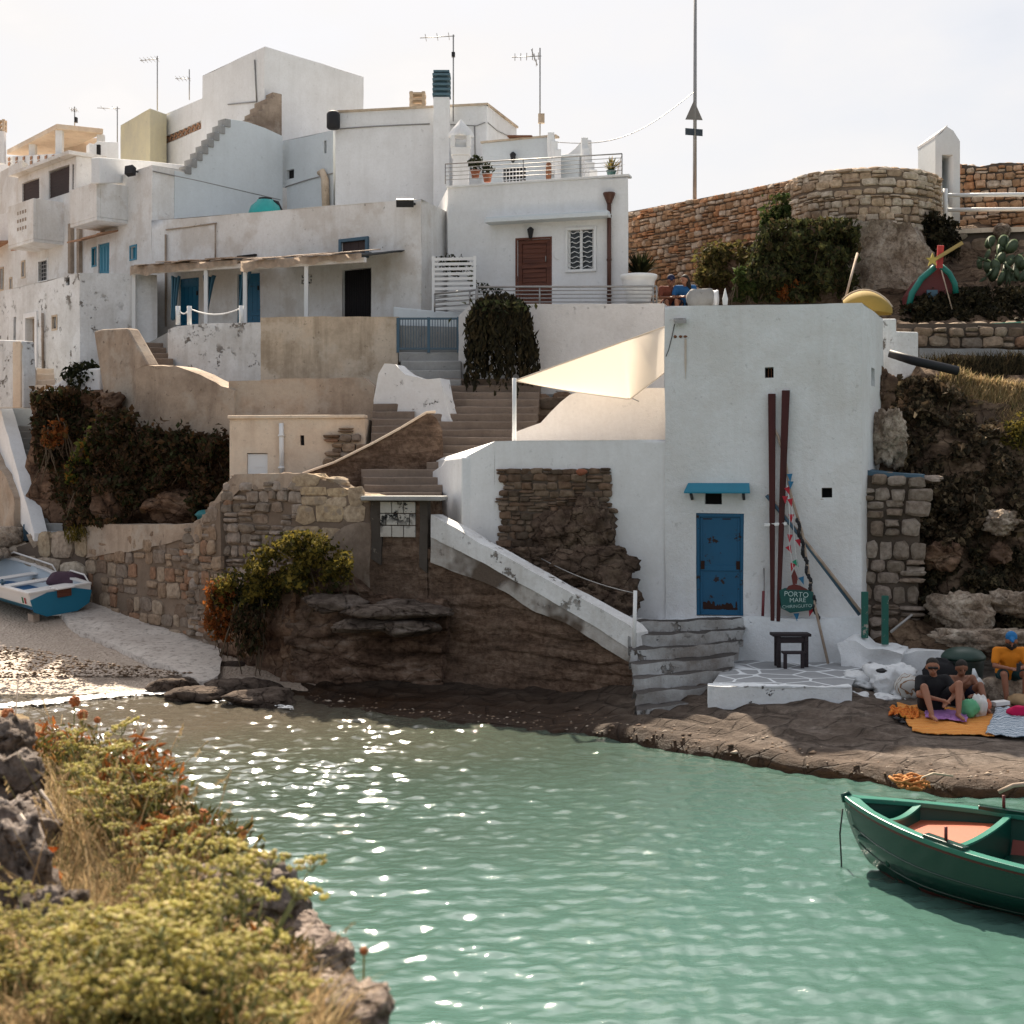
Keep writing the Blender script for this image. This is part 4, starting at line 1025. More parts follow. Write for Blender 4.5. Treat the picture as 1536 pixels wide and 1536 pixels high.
for k, (y, Y) in enumerate(((528, 36.1), (541, 35.7), (555, 35.3), (569, 34.9))): 
    a, b = XY(598 + k * 3, Y), XY(692, Y); mb.box(a.x, b.x, Y, 37, Z(y, Y) - .25, Z(y, Y))
tag(mb.build('upper_steps', M_greystep, bevel=.03), 'wide shaded grey steps under the blue railing', 'steps')
# white lumpy wall
wc = MB(); roughwall(wc, XY(560, 34.0), XY(684, 33.2), [(560, 600), (568, 560), (574, 544), (592, 545), (606, 562), (640, 570), (662, 568), (668, 605), (684, 648)], [(560, 625), (590, 640), (640, 658), (684, 668)], .5, .05, .14)
tag(wc.build('lumpy_wall', plaster('lump_limewash', (.78, .78, .78), (.5, .46, .42), .3, .15, (.12, .10, .09), .2, 4.5, bump=1.0)), 'lumpy bright white wall with black flaking spots between two stairs', 'wall')
# cream hut with white door
ch = House('cream_hut', 'small cream rendered hut with a white door and a downpipe', 'hut', [XY(344, 33.2), XY(548, 32.8), XY(560, 34.2), XY(352, 34.6)], 3.0, [5.62, 5.58, 5.58, 5.6], M_cream, amp=.04)
hd = ch.cut(0, 371, 681, 403, 745, depth=.08); hs = ch.cut(0, 450, 653, 456, 668, depth=.1)
ch.done()
ch.add('door', M_whitep, lambda mb: (ch.slab(mb, 0, hd, .03, .08), ch.slab(mb, 0, (hd[0] + .18, hd[1] - .12, hd[3] - .30, hd[3] - .28), .02, .03)))
ch.add('slit', M_dark, lambda mb: ch.slab(mb, 0, hs, .06, .1))
ch.add('downpipe', M_whitep, lambda mb: (mb.tube([ch.pt(0, *hit(x, y, *ch.side(0)), -.06) for x, y in ((423, 635), (424, 712))], .055, 8), [mb.tube([ch.pt(0, *hit(423, y, *ch.side(0)), -.06), ch.pt(0, *hit(423, y + 3, *ch.side(0)), -.06)], .075, 8) for y in (652, 700)]))
ch.add('roof_edge', M_cream, lambda mb: ch.slab(mb, 0, (-.03, (ch.pts[1] - ch.pts[0]).length, 5.58, 5.66), -.06, .25), bevel=.02)
mb = MB(); S, L = planeS(XY(494, 32.86), XY(545, 32.76)); S2 = lambda u, v, d: S(u, v, d + .03)
rubble(mb, S2, L, Z(712, 32.8), lambda u: Z(640, 32.8) - .35 * abs(u / L - .5), .17, rnd, .07, .008); ch_r = mb.build('exposed_rubble', S_brown, ch.root)
# stairs
mb = MB(); flight(mb, XY(548, 29.9), XY(662, 30.0), XY(540, 31.6), XY(668, 31.6), 3.78, 4.42, 4, rnd); tag(mb.build('lower_steps', M_step), 'lowest brown steps behind the flaking white pillar', 'steps')
mb = MB(); flight(mb, XY(640, 31.3), XY(800, 31.3), XY(655, 35.4), XY(812, 35.4), 4.40, 6.62, 12, rnd); tag(mb.build('main_steps', M_step), 'long brown stone stair climbing to the hanging bush', 'steps')
mb = MB(); flight(mb, XY(556, 32.6), XY(615, 32.6), XY(560, 34.0), XY(625, 34.0), 4.9, 5.95, 6, rnd); tag(mb.build('side_steps', M_step), 'narrow brown steps between the concrete wall and the lumpy white wall', 'steps')
# low brick course beside the stairs, right of the bush
rubblewall('kerb_wall', 'low dark red-brown stone kerb at the foot of the white retaining wall', 'wall', XY(690, 34.9), XY(960, 33.9), [(690, 600), (770, 597), (960, 592)], [(690, 650), (960, 650)], .4, S_dark, M_mortar_tan, rnd, .4, .05, 2.2)
# retaining wall with rail below terrace house
rt = MB(); roughwall(rt, XY(688, 35.9), XY(996, 34.6), [(688, 474), (700, 456), (996, 455)], [(688, 620), (996, 610)], .5, .02, .3)
tag(rt.build('retaining_wall', plaster('flaking_wash', (.72, .70, .68), (.42, .38, .34), .35, .1, (.22, .19, .17), .14, 5, bump=1.0)), 'white retaining wall with a flaking lower half below the brown door', 'wall')
railing('terrace_railing', 'grey wire railing in front of the brown door', 'railing', [P(716, 456, 36.0) , P(820, 456, 35.75), P(985, 456, 34.9)], .42, [1, .78, .56, .34, .12], M_steel, [(0, 0), (0, .9), (1, .97), (2, 0)], .02)
railing('gate_railing', 'short grey railing in front of the slat screen', 'railing', [P(652, 468, 36.6), P(714, 462, 36.3)], .45, [1, .75, .5, .25], M_steel, [(0, 0), (0, .85), (1, 0)], .02)
# hanging bush
q = random.Random(5); root = thing('hanging_bush', 'big black-green bush hanging over the stairs like a bell', 'bush', P(748, 585, 34.6)); pts, dro = [], []
prof = [(443, 18), (455, 38), (475, 47), (505, 51), (540, 54), (570, 56), (590, 54)]
def hw(y):
    for (a, wa), (b, wb) in zip(prof, prof[1:]):
        if y <= b: return wa + (wb - wa) * (y - a) / (b - a)
    return prof[-1][1]
for s in range(330):
    a = q.uniform(0, 2 * math.pi); rr = q.uniform(.35, 1) ** .5; y0 = 443 + 40 * q.random() * rr; y1 = q.uniform(480, 575) + (26 * q.random() if s % 3 == 0 else 4)
    y = y0
    while y < y1:
        w_ = hw(y) * (1 + .08 * math.sin(s)) ; cx0 = 748 + (4 if y > 500 else 0) - (3 if y > 560 else 0)
        p = P(cx0 + math.cos(a) * rr * w_ + q.gauss(0, 1.5), y, 34.75); p.y += math.sin(a) * rr * hw(y) / 62 * .55
        pts.append(p); y += q.uniform(4, 8)
mb = MB(); mb.cards(pts, .15, q, 0, .5, 0, (0, 0, -1.8)); mb.build('foliage', L_black, root)
mb = MB(); mb.cards([P(748 + q.gauss(0, 18), 450 + abs(q.gauss(0, 10)), 34.5 + q.gauss(0, .2)) for _ in range(260)], .12, q, 0, .5, .5); mb.build('top_shoots', L_dark, root)
mb = MB(); mb.tube([P(748, 470, 35.3), P(748, 455, 34.9), P(747, 500, 34.8)], [.06, .07, .03], 6); mb.build('stem', M_stem, root)

# ================================================================== terrace beside the shed, sail and shed
shA, shB, shC, shD = Vector((2.95, 28.26, 0)), Vector((6.56, 27.5, 0)), Vector((7.70, 30.4, 0)), Vector((3.7, 33, 0))
te = House('harbour_terrace', 'shaded white terrace wall next to the tall boat shed, with a bare stone patch', 'wall',
           [(-.99, 29.09), (-.35, 28.955), (3.02, 28.275), (3.2, 31.6), (-1.75, 32)], .3, [4.62, 4.96, 4.98, 4.98, 4.62], M_white, amp=.03, part='front_wall')
te.done()
mb = MB(); polywall(mb, XY(692.5, 29.0), XY(628, 32.4), [(628, 800), (629, 724), (637, 713), (650, 706), (662, 698), (668, 689), (692.5, 686), (692.5, 812)], .35)
mb.build('side_wall', M_white, te.root, bevel=.03)
mb = MB(); S, L = planeS((-.99, 29.09), (2.95, 28.26)); S2 = lambda u, v, d: S(u, v, d + .03)
u0, _ = hit(752, 770, (-.99, 29.09), (2.95, 28.26)); u1, _ = hit(916, 770, (-.99, 29.09), (2.95, 28.26))
S3 = lambda u, v, d: S(u + u0, v, d + .03)
mb.grid(lambda s, t: S3((u1 - u0) * (.02 + .96 * s) + .05 * math.sin(t * 9), Z(835, 28.6) + (Z(706, 28.6) - Z(835, 28.6)) * t + .03 * math.sin(s * 14), .015), 10, 8, 1)
rubble(mb, S3, u1 - u0, Z(840, 28.6), lambda u: Z(703, 28.6) + .02 * math.sin(u * 7), .125, rnd, .06, .004, 0, 1.7)
mb.build('exposed_rubble', [S_dark, M_mortar], te.root)
R_dark = rock('dark_wet_rock', [(.06, .04, .03), (.13, .09, .065), (.22, .165, .12)], 1.4, 2.5)
mb = MB()
for x, y, Y, a, b in ((850, 800, 28.5, .55, .5), (890, 790, 28.4, .45, .6), (880, 850, 28.1, .75, .42), (915, 880, 27.9, .55, .45), (840, 860, 28.1, .5, .35), (930, 905, 27.6, .35, .3), (800, 835, 28.45, .5, .2), (870, 905, 27.6, .6, .3)):
    mb.blob(P(x, y, Y), (a, .45, b), rnd.uniform(0, 90), .8, 1.8, 40, 28, 0, .5)
tag(mb.build('rock_outcrop', R_dark), 'dark bulging rock under the bare stone patch of the white terrace', 'rock')
mb = MB(); mb.blob(P(872, 708, 28.4), (.11, .08, .07), 3, .3); tag(mb.build('clay_shard', M_terracotta), 'small orange clay piece on top of the bare stone patch', 'shard')
mb = MB(); mb.lathe([(.1, 0), (.17, .1), (.18, .12), (.15, .1), (.05, .03)], P(704, 812, 28.5), 14); tag(mb.build('red_bowl', paint('red_enamel', (.30, .02, .02), .4)), 'small dark red bowl at the top of the quay stairs', 'bowl')
# hidden quay stairs with white painted edges
mb = MB(); flight(mb, XY(925, 26.9), XY(965, 27.5), XY(690, 28.9), XY(708, 29.0), 1.45, 3.0, 9, rnd); tag(mb.build('quay_stairs', M_peel), 'white edged stairs running down behind the diagonal wall', 'steps')
# terrace back parapet
bp = MB(); roughwall(bp, XY(768, 31.4), XY(1000, 31.0), [(768, 650), (790, 642), (812, 634), (832, 610), (850, 594), (868, 588), (895, 583), (1000, 582)], [(768, 668), (1000, 668)], .35, .015, .2)
tag(bp.build('terrace_parapet', plaster('sunny_limewash', (.84, .77, .70), (.55, .46, .38), .25, .2, None, bump=.5)), 'curved pinkish parapet wall under the shade sail', 'wall')  # warm light under the sail is put into this wash colour
mb = MB(); mb.tube([P(771.5, 662, 29.4), P(771.5, 567, 29.4)], .045, 10); tag(mb.build('sail_post', M_whitep), 'white post holding the low tip of the shade sail', 'post')
m_sail, nt, b = newmat('sail_cloth'); n = N(nt); bsdf_set(b, (.80, .73, .64), .9, 0, .1)
n.bump(n.noise(40, 3), b, .1, .005)
t = nt.nodes.new('ShaderNodeBsdfTranslucent'); t.inputs[0].default_value = (.50, .44, .37, 1); mxs = nt.nodes.new('ShaderNodeMixShader'); mxs.inputs[0].default_value = .5
n.L(b.outputs[0], mxs.inputs[1]); n.L(t.outputs[0], mxs.inputs[2]); n.L(mxs.outputs[0], [x for x in nt.nodes if x.type == 'OUTPUT_MATERIAL'][0].inputs[0])
sa = thing('shade_sail', 'cream triangular shade sail stretched from a white post to the boat shed', 'sail', P(772, 571, 29.4))
cA, cB, cC, cD = P(772, 571, 29.4), P(999.5, 489, 30.4), P(1000.5, 556, 28.75), P(945, 596, 30.7)
def sf(s, t):
    top = cA.lerp(cB, s); bot = cA.lerp(cD, min(1, s / .72)) if s < .72 else cD.lerp(cC, (s - .72) / .28)
    p = top.lerp(bot, t); sag = math.sin(math.pi * s) * math.sin(math.pi * t)
    fold = .10 * math.exp(-((s - .80 - .10 * t) / .035) ** 2) * math.sin(math.pi * min(1, t * 1.05))
    return p + Vector((0, -.5 * fold, -.22 * sag - .05 * math.sin(math.pi * s) * t * t + fold))
mb = MB(); mb.grid(sf, 70, 24); o = mb.build('cloth', m_sail, sa)
mb = MB(); mb.tube([sf(i / 40, 0) for i in range(41)], .014, 5); mb.tube([sf(i / 40, 1) for i in range(41)], .014, 5); mb.build('hem', m_sail, sa)
mb = MB(); mb.tube([cD, P(958, 602, 31.0)], .012, 5); mb.tube([cB, P(1003, 488, 30.5)], .012, 5); mb.build('tie_rope', M_steel, sa)

sh = House('boat_shed', 'tall plain white cubic boat shed with a blue door, standing over the paved quay', 'shed',
           [shA, shB, shC, shD], .3, [7.55, 7.52, 7.54, 7.5], M_shed, amp=.028, cell=.4)
dq = sh.cut(0, 1044, 770, 1116, 923, depth=.10); q1 = sh.cut(0, 1148, 551, 1161, 567, depth=.3); q2 = sh.cut(0, 1057, 739, 1083, 757, depth=.3); q3 = sh.cut(0, 1233, 732, 1249, 747, depth=.3); q4 = sh.cut(1, 1307, 551, 1312, 578, depth=.3)
sh.done()
def f(mb):
    u0, u1, z0, z1 = dq; fw = .07
    sh.slab(mb, 0, (u0 + fw, u1 - fw, z0, z1 - fw), .055, .10)
    for a in ((u0, u0 + fw, z0, z1), (u1 - fw, u1, z0, z1), (u0 + fw, u1 - fw, z1 - fw, z1)): sh.slab(mb, 0, a, .02, .10)
    zm = z0 + (z1 - z0) * .46
    sh.slab(mb, 0, (u0 + fw + .02, u1 - fw - .02, zm - .05, zm + .05), .038, .06)
    for a in (u0 + fw + .005, u1 - fw - .055):
        sh.slab(mb, 0, (a, a + .05, z0 + .05, zm - .07), .042, .06); sh.slab(mb, 0, (a, a + .05, zm + .07, z1 - fw - .02), .042, .06)
dr = sh.add('door', paint('shed_door_blue', (.003, .088, .185), .5, (.035, .02, .014), .34, .2, scale=4), f, bevel=.006)
M_rustdark = plain('dark_rust', (.035, .016, .012), .95)
def f(mb):   # flaked rust along the foot of the door
    u0, u1, z0, z1 = dq; q = random.Random(8)
    for k in range(46):
        u = q.uniform(u0 + .1, u1 - .12); w_ = q.uniform(.02, .07); h_ = q.uniform(.02, .2) * (1 if abs(u - (u0 + u1) / 2) > .12 else .7)
        c = [(u + w_ * math.cos(t) * q.uniform(.6, 1), z0 + .1 + h_ * .5 + h_ * .5 * math.sin(t) * q.uniform(.7, 1)) for t in [j * math.pi / 4 for j in range(8)]]
        mb.prism([sh.pt(0, a, b_, .0535 - .0001 * k) for a, b_ in c], sh.inward(0) * .0005)
    for (a, b_) in ((u0 + .09, z0 + (z1 - z0) * .45), (u1 - .15, z0 + (z1 - z0) * .45)): sh.slab(mb, 0, (a, a + .07, b_, b_ + .16), .030, .05)
    sh.slab(mb, 0, (u0 + .12, u0 + .3, z1 - .12, z1 - .10), .052, .06); sh.slab(mb, 0, (u0 + .5, u0 + .66, z1 - .12, z1 - .10), .052, .06)
sh.add('rust', M_rustdark, f, dr)
def f(mb):
    u0, u1, z0, z1 = sh.rect(0, 1032, 729, 1124, 742)
    A, B = sh.side(0); n_ = -sh.inward(0)
    a, b, c, d = [sh.pt(0, u, z, dd) for u, z, dd in ((u0, z1 + .06, 0), (u1, z1 + .06, 0), (u1 + .03, z0 + .06, -.34), (u0 - .05, z0 + .06, -.34))]
    mb.prism([a, b, c, d], (0, 0, -.035))
cn_ = sh.add('canopy', M_teal, f, bevel=.006)
def f(mb):
    u0, u1, z0, z1 = sh.rect(0, 1032, 729, 1124, 742)
    for u in (u0 + .08, u1 - .1): mb.beam(sh.pt(0, u, z0 - .08, .0), sh.pt(0, u, z0 + .02, -.3), .05, .05)
sh.add('bracket', M_iron, f, cn_)
for q_ in (q1, q2, q3):
    w_ = sh.add('window', M_dark, lambda mb: sh.slab(mb, 0, q_, .26, .3))
    if q_ is q1: sh.add('bar', M_rust, lambda mb: [mb.beam(sh.pt(0, q_[0] + (q_[1] - q_[0]) * k / 3, q_[2], .1), sh.pt(0, q_[0] + (q_[1] - q_[0]) * k / 3, q_[3], .1), .012, .012) for k in (1, 2)], w_)
    if q_ is q3: sh.add('frame', M_conc, lambda mb: fr(sh, 0, q_, .03, -.012, .02, mb), w_)
sh.add('window', M_slate, lambda mb: sh.slab(mb, 1, q4, .2, .3))
sh.add('wall_lamp', M_steel, lambda mb: (mb.obox(sh.pt(0, *hit(1021, 482, shA, shB), -.10), (.11, -.02, 0), (0, .09, .03), (0, 0, .03)), mb.beam(sh.pt(0, *hit(1021, 479, shA, shB), -.1), sh.pt(0, *hit(1021, 478, shA, shB), .02), .1, .02)))
sh.add('rusty_bolts', M_rust, lambda mb: [mb.blob(sh.pt(0, *hit(x, 505, shA, shB), -.01), (.035, .025, .025), x) for x in (1013, 1021, 1028)])
sh.add('cable', M_iron, lambda mb: mb.tube([sh.pt(0, *hit(x, y, shA, shB), -.015) for x, y in ((1012, 486), (1008, 505), (1003, 525), (999, 535))], .007, 5))
sh.add('rust_stain', plaster('rust_run', (.60, .53, .46), (.4, .28, .2), .5, .9, None), lambda mb: mb.prism([sh.pt(0, *hit(x, y, shA, shB), -.030) for x, y in ((1027, 508), (1030, 508), (1030, 545), (1028.5, 570), (1027, 545))], (0, .01, 0)))
# shed plinth, whitewashed by hand
pn = Vector((shB.y - shA.y, -(shB.x - shA.x), 0)).normalized(); pn = pn if pn.y < 0 else -pn
pA, pB = shA + pn * .42, shB + pn * .42
M_limewash = plaster('hand_limewash', (.74, .77, .79), (.45, .44, .42), .3, .12, (.22, .20, .18), .12, 3.5, bump=1.4)
pl = MB(); roughwall(pl, XY(985, pA.y + .1), XY(1293, pB.y + .12), [(985, 932), (1040, 931), (1115, 929), (1118, 926), (1200, 928), (1293, 926)], [(985, 1010), (1293, 1010)], .55, .05, .12)
tag(pl.build('shed_plinth', M_limewash), 'lumpy whitewashed ledge along the foot of the boat shed', 'ledge')

# --- quay stair wall, brown with white coping
DA, DB = XY(636, 28.75), XY(968, 26.15)
dw = MB(); roughwall(dw, DA, DB, [(636, 818), (650, 828), (955, 985), (968, 1015)], [(636, 1075), (968, 1075)], .5, .05, .05, 1.2, fr2=6, strata=.05, sper=4.5)
tag(dw.build('quay_wall', M_dirtstone), 'rough dark brown wall under the white diagonal coping', 'wall')
dn = Vector((DB.y - DA.y, -(DB.x - DA.x), 0)).normalized(); dn = dn if dn.y < 0 else -dn
cp = MB(); roughwall(cp, V2(DA) + dn * .10, V2(DB) + dn * .10, [(646, 772), (664, 782), (690, 795), (720, 815), (780, 847), (850, 885), (900, 912), (945, 938), (956, 950)], [(646, 806), (690, 827), (800, 886), (900, 944), (945, 974), (956, 986)], .42, .018, .12)
c2_ = MB(); roughwall(c2_, V2(DA) + dn * .075, V2(DB) + dn * .075, [(646, 800), (690, 821), (800, 880), (900, 938), (956, 980)], [(646, 842), (690, 860), (760, 888), (800, 918), (850, 936), (900, 966), (956, 1002)], .3, .03, .1)
tag(c2_.build('flaking_band', plaster('flaking_lower_wash', (.52, .50, .47), (.2, .16, .13), .8, .4, (.15, .115, .09), .9, 2.6, bump=1.4)), 'dark flaking whitewash band under the diagonal coping', 'coping')
tag(cp.build('stair_coping', M_peel), 'white diagonal coping descending beside the quay stairs', 'coping')
mb = MB(); mb.tube([P(951, 978, 26.05), P(953, 886, 26.05)], .035, 8); tag(mb.build('chain_post', M_whitep), 'thin white post at the foot of the diagonal coping', 'post')
mb = MB(); a, b = P(953, 890, 26.05), P(812, 838, 28.0); mb.tube([a.lerp(b, t / 10) - Vector((0, 0, .3 * t / 10 * (1 - t / 10))) for t in range(11)], .01, 5); tag(mb.build('hand_rope', M_steel), 'thin rope slanting up from the white post to the rock', 'rope')
# curved quay steps
def flight2(mb, L0, R0, L1, R1, z0, z1, n):
    L0, R0, L1, R1 = map(V2, (L0, R0, L1, R1)); rise = (z1 - z0) / n
    for k in range(n):
        zt = z0 + rise * (k + 1)
        def W(s, t, z, o_=0):
            a, b = L0.lerp(L1, t), R0.lerp(R1, t); p = a.lerp(b, s); p = p + Vector((0, -.10 * math.sin(math.pi * s) + .12 * noise.noise(Vector((s * 2.2, k * 3.1, 5))), 0)); p.z = z
            return p + nvec((p.x, p.y, z * 3), 3, .045)
        t0 = k / n
        mb.grid(lambda s, v: W(s, t0 + (.012 * v), zt - rise - .15 + (rise + .14) * v), 14, 3, 0, False)
        mb.grid(lambda s, v: W(s, t0 + .012 + (1.05 / n) * v, zt - .01 + .012 * math.sin(v * 3)), 14, 3, 1, False)
mb = MB(); flight2(mb, XY(956, 24.1), XY(1078, 25.3), XY(936, 26.9), XY(1128, 28.1), .24, 1.62, 7)
tag(mb.build('curved_steps', [plaster('stair_riser_wash', (.46, .47, .47), (.17, .145, .125), .9, .6, (.15, .13, .11), .36, 3, bump=1.4), plaster('dark_tread', (.085, .078, .075), (.04, .035, .032), .7, .2, None, bump=1)], weld=True, sharp=50), 'curved uneven steps with white risers climbing to the blue door', 'steps')
# crazy paving
m_pave, nt, b = newmat('crazy_paving'); n = N(nt); bsdf_set(b, None, .85, 0, .2)
v_ = n.nt.nodes.new('ShaderNodeTexVoronoi'); v_.feature = 'DISTANCE_TO_EDGE'; n.L(n.scaled((1.55, 1.3, .01)), v_.inputs['Vector']); v_.inputs['Scale'].default_value = 1
wob = n.math('ADD', v_.outputs['Distance'], n.math('MULTIPLY', n.math('SUBTRACT', n.noise(7, 4), .5), .05))
g_ = n.ramp(wob, [(.028, 1), (.045, 0)])
cst = n.mix(n.noise(3, 6), (.24, .25, .26), (.36, .37, .38))
c = n.mix(g_, cst, (.70, .73, .75)); n.L(c, b.inputs['Base Color']); n.bump(n.math('ADD', n.noise(18, 5), g_), b, .5, .015)
zt = .80
a, b_, c, d = G(1066, 1030, zt), G(1275, 1032, zt), G(1302, 985, zt), G(1095, 985, zt)
mb = MB(); mb.grid(lambda s, t: (lambda p: p + Vector((0, 0, .02 * nz(p, 1.2))))(a.lerp(b_, s).lerp(d.lerp(c, s), t)), 24, 20); tag(mb.build('paved_quay', m_pave), kind='structure')
mb = MB(); roughwall(mb, a + Vector((0, 0, 0)), b_ + Vector((.1, 0, 0)), [(1064, 1029), (1276, 1031)], [(1064, 1062), (1276, 1068)], .3, .04, .1)
mb.grid(lambda s, t: (lambda p: p + nvec(p, 3, .03))(d.lerp(a, s) + Vector((0, 0, -.55 * (1 - t) - .01))), 12, 4)
tag(mb.build('quay_edge', M_limewash), 'whitewashed front edge of the crazy-paved quay', 'kerb')
# ================================================================== lower walls on the left, cliff and vines
rnd = random.Random(21)
R_brown = rock('brown_cliff_rock', [(.05, .029, .019), (.13, .075, .048), (.24, .15, .098), (.33, .235, .165)], 1.1, 2.6)
R_ledge = rock('banded_dark_rock', [(.045, .027, .018), (.115, .072, .050), (.21, .14, .10), (.32, .25, .20)], 1.0, 4.0, crack=.6)
R_pale = rock('pale_limestone', [(.12, .08, .055), (.36, .28, .21), (.54, .45, .36), (.64, .57, .48)], 2.0, .8, 1.2, detail=14, crack=.3)
rubblewall('sea_wall', 'long low brown stone sea wall behind the beached boat, half covered in mud render', 'wall', XY(118, 36.7), XY(330, 31.8),
           [(118, 795), (130, 791), (285, 790), (300, 780), (330, 752)], [(118, 925), (335, 985)], .30, S_brown, M_mortar_tan, rnd, .5, .055, 1.35, miss=.14, gap=.02)
mb = MB(); A_, B_ = XY(116, 36.6), XY(288, 32.6); roughwall(mb, A_, B_, [(116, 795), (130, 787), (288, 786)], [(116, 838), (200, 826), (288, 806)], .6, .03, .15); tag(mb.build('wall_coping', M_conc), 'smooth rendered coping on the level part of the stone sea wall', 'coping')
mb = MB(); A_, B_ = XY(285, 32.6), XY(460, 30.2); roughwall(mb, A_, B_, [(285, 787), (302, 778), (345, 718), (352, 711), (460, 709)], [(285, 812), (310, 800), (352, 742), (362, 733), (460, 735)], .55, .02, .15); tag(mb.build('wall_coping', M_conc), 'thin rendered coping stepping up beside the cream hut', 'coping')
rubblewall('sea_wall', 'taller round-stone wall climbing in front of the cream hut', 'wall', XY(283, 32.7), XY(460, 30.3),
           [(283, 792), (302, 783), (346, 722), (354, 715), (460, 714)], [(283, 985), (460, 985)], .27, S_grey, M_mortar_tan, rnd, .5, .08, 1.25, miss=.05)
mb = MB(); flight(mb, XY(50, 37.6), XY(97, 37.4), XY(4, 42.2), XY(50, 42.2), 2.72, 5.75, 17, rnd); tag(mb.build('grey_steps', M_greystep), 'long straight grey stair beside the dark vine-covered cliff', 'steps')
st = MB(); A_, B_ = XY(-25, 43.5), XY(51, 37.2)
roughwall(st, A_, B_, [(-25, 575), (0, 612), (30, 722), (51, 800)], [(-25, 640), (0, 690), (20, 770), (51, 812)], .35, .02, .2); tag(st.build('stair_parapet', M_white), 'white sloping parapet of the long grey stair', 'wall')
mb = MB(); roughwall(mb, XY(-30, 41.6), XY(24, 38.6), [(-30, 660), (24, 745)], [(-30, 830), (24, 825)], .5, .1, .2); tag(mb.build('rough_wall', M_conc), 'rough grey wall under the white stair parapet', 'wall')
pwall('landing_wall', 'shaded pale landing wall at the top of the long grey stair', 'wall', M_pale, XY(-10, 42.6), XY(50, 42.3), [(-10, 612), (50, 612), (50, 646), (-10, 646)], .4)
pad('upper_path', [XY(-60, 46), XY(-60, 40), XY(60, 38.4), XY(135, 37.4), XY(300, 33.2), XY(352, 33.0), XY(350, 38), XY(60, 44)], 2.75, 4, M_tan)
# big squared stones at the left end of the sea wall
rubblewall('block_wall', 'weathered wall of big squared limestone blocks at the edge of view', 'wall', XY(-40, 38.8), XY(128, 36.3), [(-40, 846), (22, 822), (60, 808), (95, 802), (128, 800)], [(-40, 930), (128, 925)], .55, stone('block_limestone', [(.46, .38, .30), (.40, .33, .26), (.52, .45, .36), (.42, .34, .24)]), M_mortar, rnd, .6, .12, 1.2, gap=.03)
for k, (x, y, Y, a, b, lb) in enumerate([(10, 806, 38, .45, .32, 'grey-white boulder with a flat top above the block wall'), (-8, 832, 37.4, .4, .2, 'small dark-shadowed stone on the block wall'), (28, 804, 38.3, .22, .25, 'narrow upright stone next to the flat boulder')]):
    mb = MB(); mb.blob(P(x, y, Y), (a, .4, b), k, .35, 1.5, 30, 20, 0, .5); tag(mb.build('boulder', R_pale), lb, 'rock')
o = MB(); o.box(*(lambda a: (a.x, a.x + .28, a.y, a.y + .3, a.z, a.z + .45))(P(34, 812, 38.2))); tag(o.build('blue_crate', M_slate, bevel=.03), 'blue-grey crate standing between boulder and stair parapet', 'crate')

# vine-covered cliff
cl = MB(); roughwall(cl, XY(44, 38.6), XY(346, 35.2), [(44, 596), (90, 588), (150, 590), (180, 600), (215, 612), (346, 600)], [(44, 805), (110, 800), (346, 800)], 1.0, .45, .16, .9, fr2=3)
tag(cl.build('cliff', R_brown), 'brown rock cliff half hidden under dark vines', 'cliff')
q = random.Random(77)
def vinepatch(name, label, cat, outline, Yf, n, size, mat, seed, depth=.35, droop=(0, 0, -.7), aspect=.6, group=None, blobs=None, loose=0):
    """leaf mass over a surveyed patch; leaf density broken into clumps"""
    q = random.Random(seed); xs = [p[0] for p in outline]; ys = [p[1] for p in outline]; pts = []
    def inside(x, y):
        c = False; j = len(outline) - 1
        for i in range(len(outline)):
            (xi, yi), (xj, yj) = outline[i], outline[j]
            if (yi > y) != (yj > y) and x < (xj - xi) * (y - yi) / (yj - yi) + xi: c = not c
            j = i
        return c
    while len(pts) < n:
        x, y = q.uniform(min(xs), max(xs)), q.uniform(min(ys), max(ys))
        if not inside(x + q.gauss(0, 6), y + q.gauss(0, 6)): continue
        Y = Yf(x, y) if callable(Yf) else Yf
        k = noise.noise(Vector((x * .035, y * .035, seed))) + .5 * noise.noise(Vector((x * .11, y * .11, seed + 9)))
        if k < -.28 - loose and q.random() < .85: continue
        pts.append(P(x, y, Y - depth * (.35 + .9 * k + q.uniform(-.25, .35))))
    c = sum(pts, Vector()) / len(pts); zmin = min(p.z for p in pts)
    root = thing(name, label, cat, (c.x, c.y, zmin), group)
    mb = MB(); mb.cards(pts, size, q, 0, aspect, 0, droop); mb.build('foliage', mat, root)
    mb = MB()
    for _ in range(14):
        a = q.choice(pts); b = a + Vector((q.uniform(-.4, .4), .25, -q.uniform(.4, 1.0))); mb.tube([a + Vector((0, .2, .2)), (a + b) / 2 + Vector((q.uniform(-.1, .1), .15, 0)), b], [.012, .016, .01], 5)
    mb.build('stem', M_stem, root)
    return root
L_redbrown = leafmat('dry_red_vine_leaves', [(.06, .037, .022), (.08, .048, .027), (.05, .042, .021), (.11, .062, .03), (.045, .05, .02)], .25)
vinepatch('cliff_vine', 'great dark vine curtain hanging over the middle of the cliff', 'vine', [(150, 625), (185, 612), (225, 640), (340, 655), (345, 770), (300, 778), (262, 720), (205, 750), (170, 790), (100, 790), (88, 720), (125, 680)], lambda x, y: 37.3 - (x - 44) / 302 * 2.6, 9500, .13, L_redbrown, 1, .8)
vinepatch('cliff_vine', 'rusty brown vine mat between the grey stair and the white slope', 'vine', [(46, 590), (100, 580), (160, 600), (140, 660), (108, 720), (92, 760), (60, 690), (48, 640)], lambda x, y: 38.1, 4200, .13, L_redbrown, 2, .6)
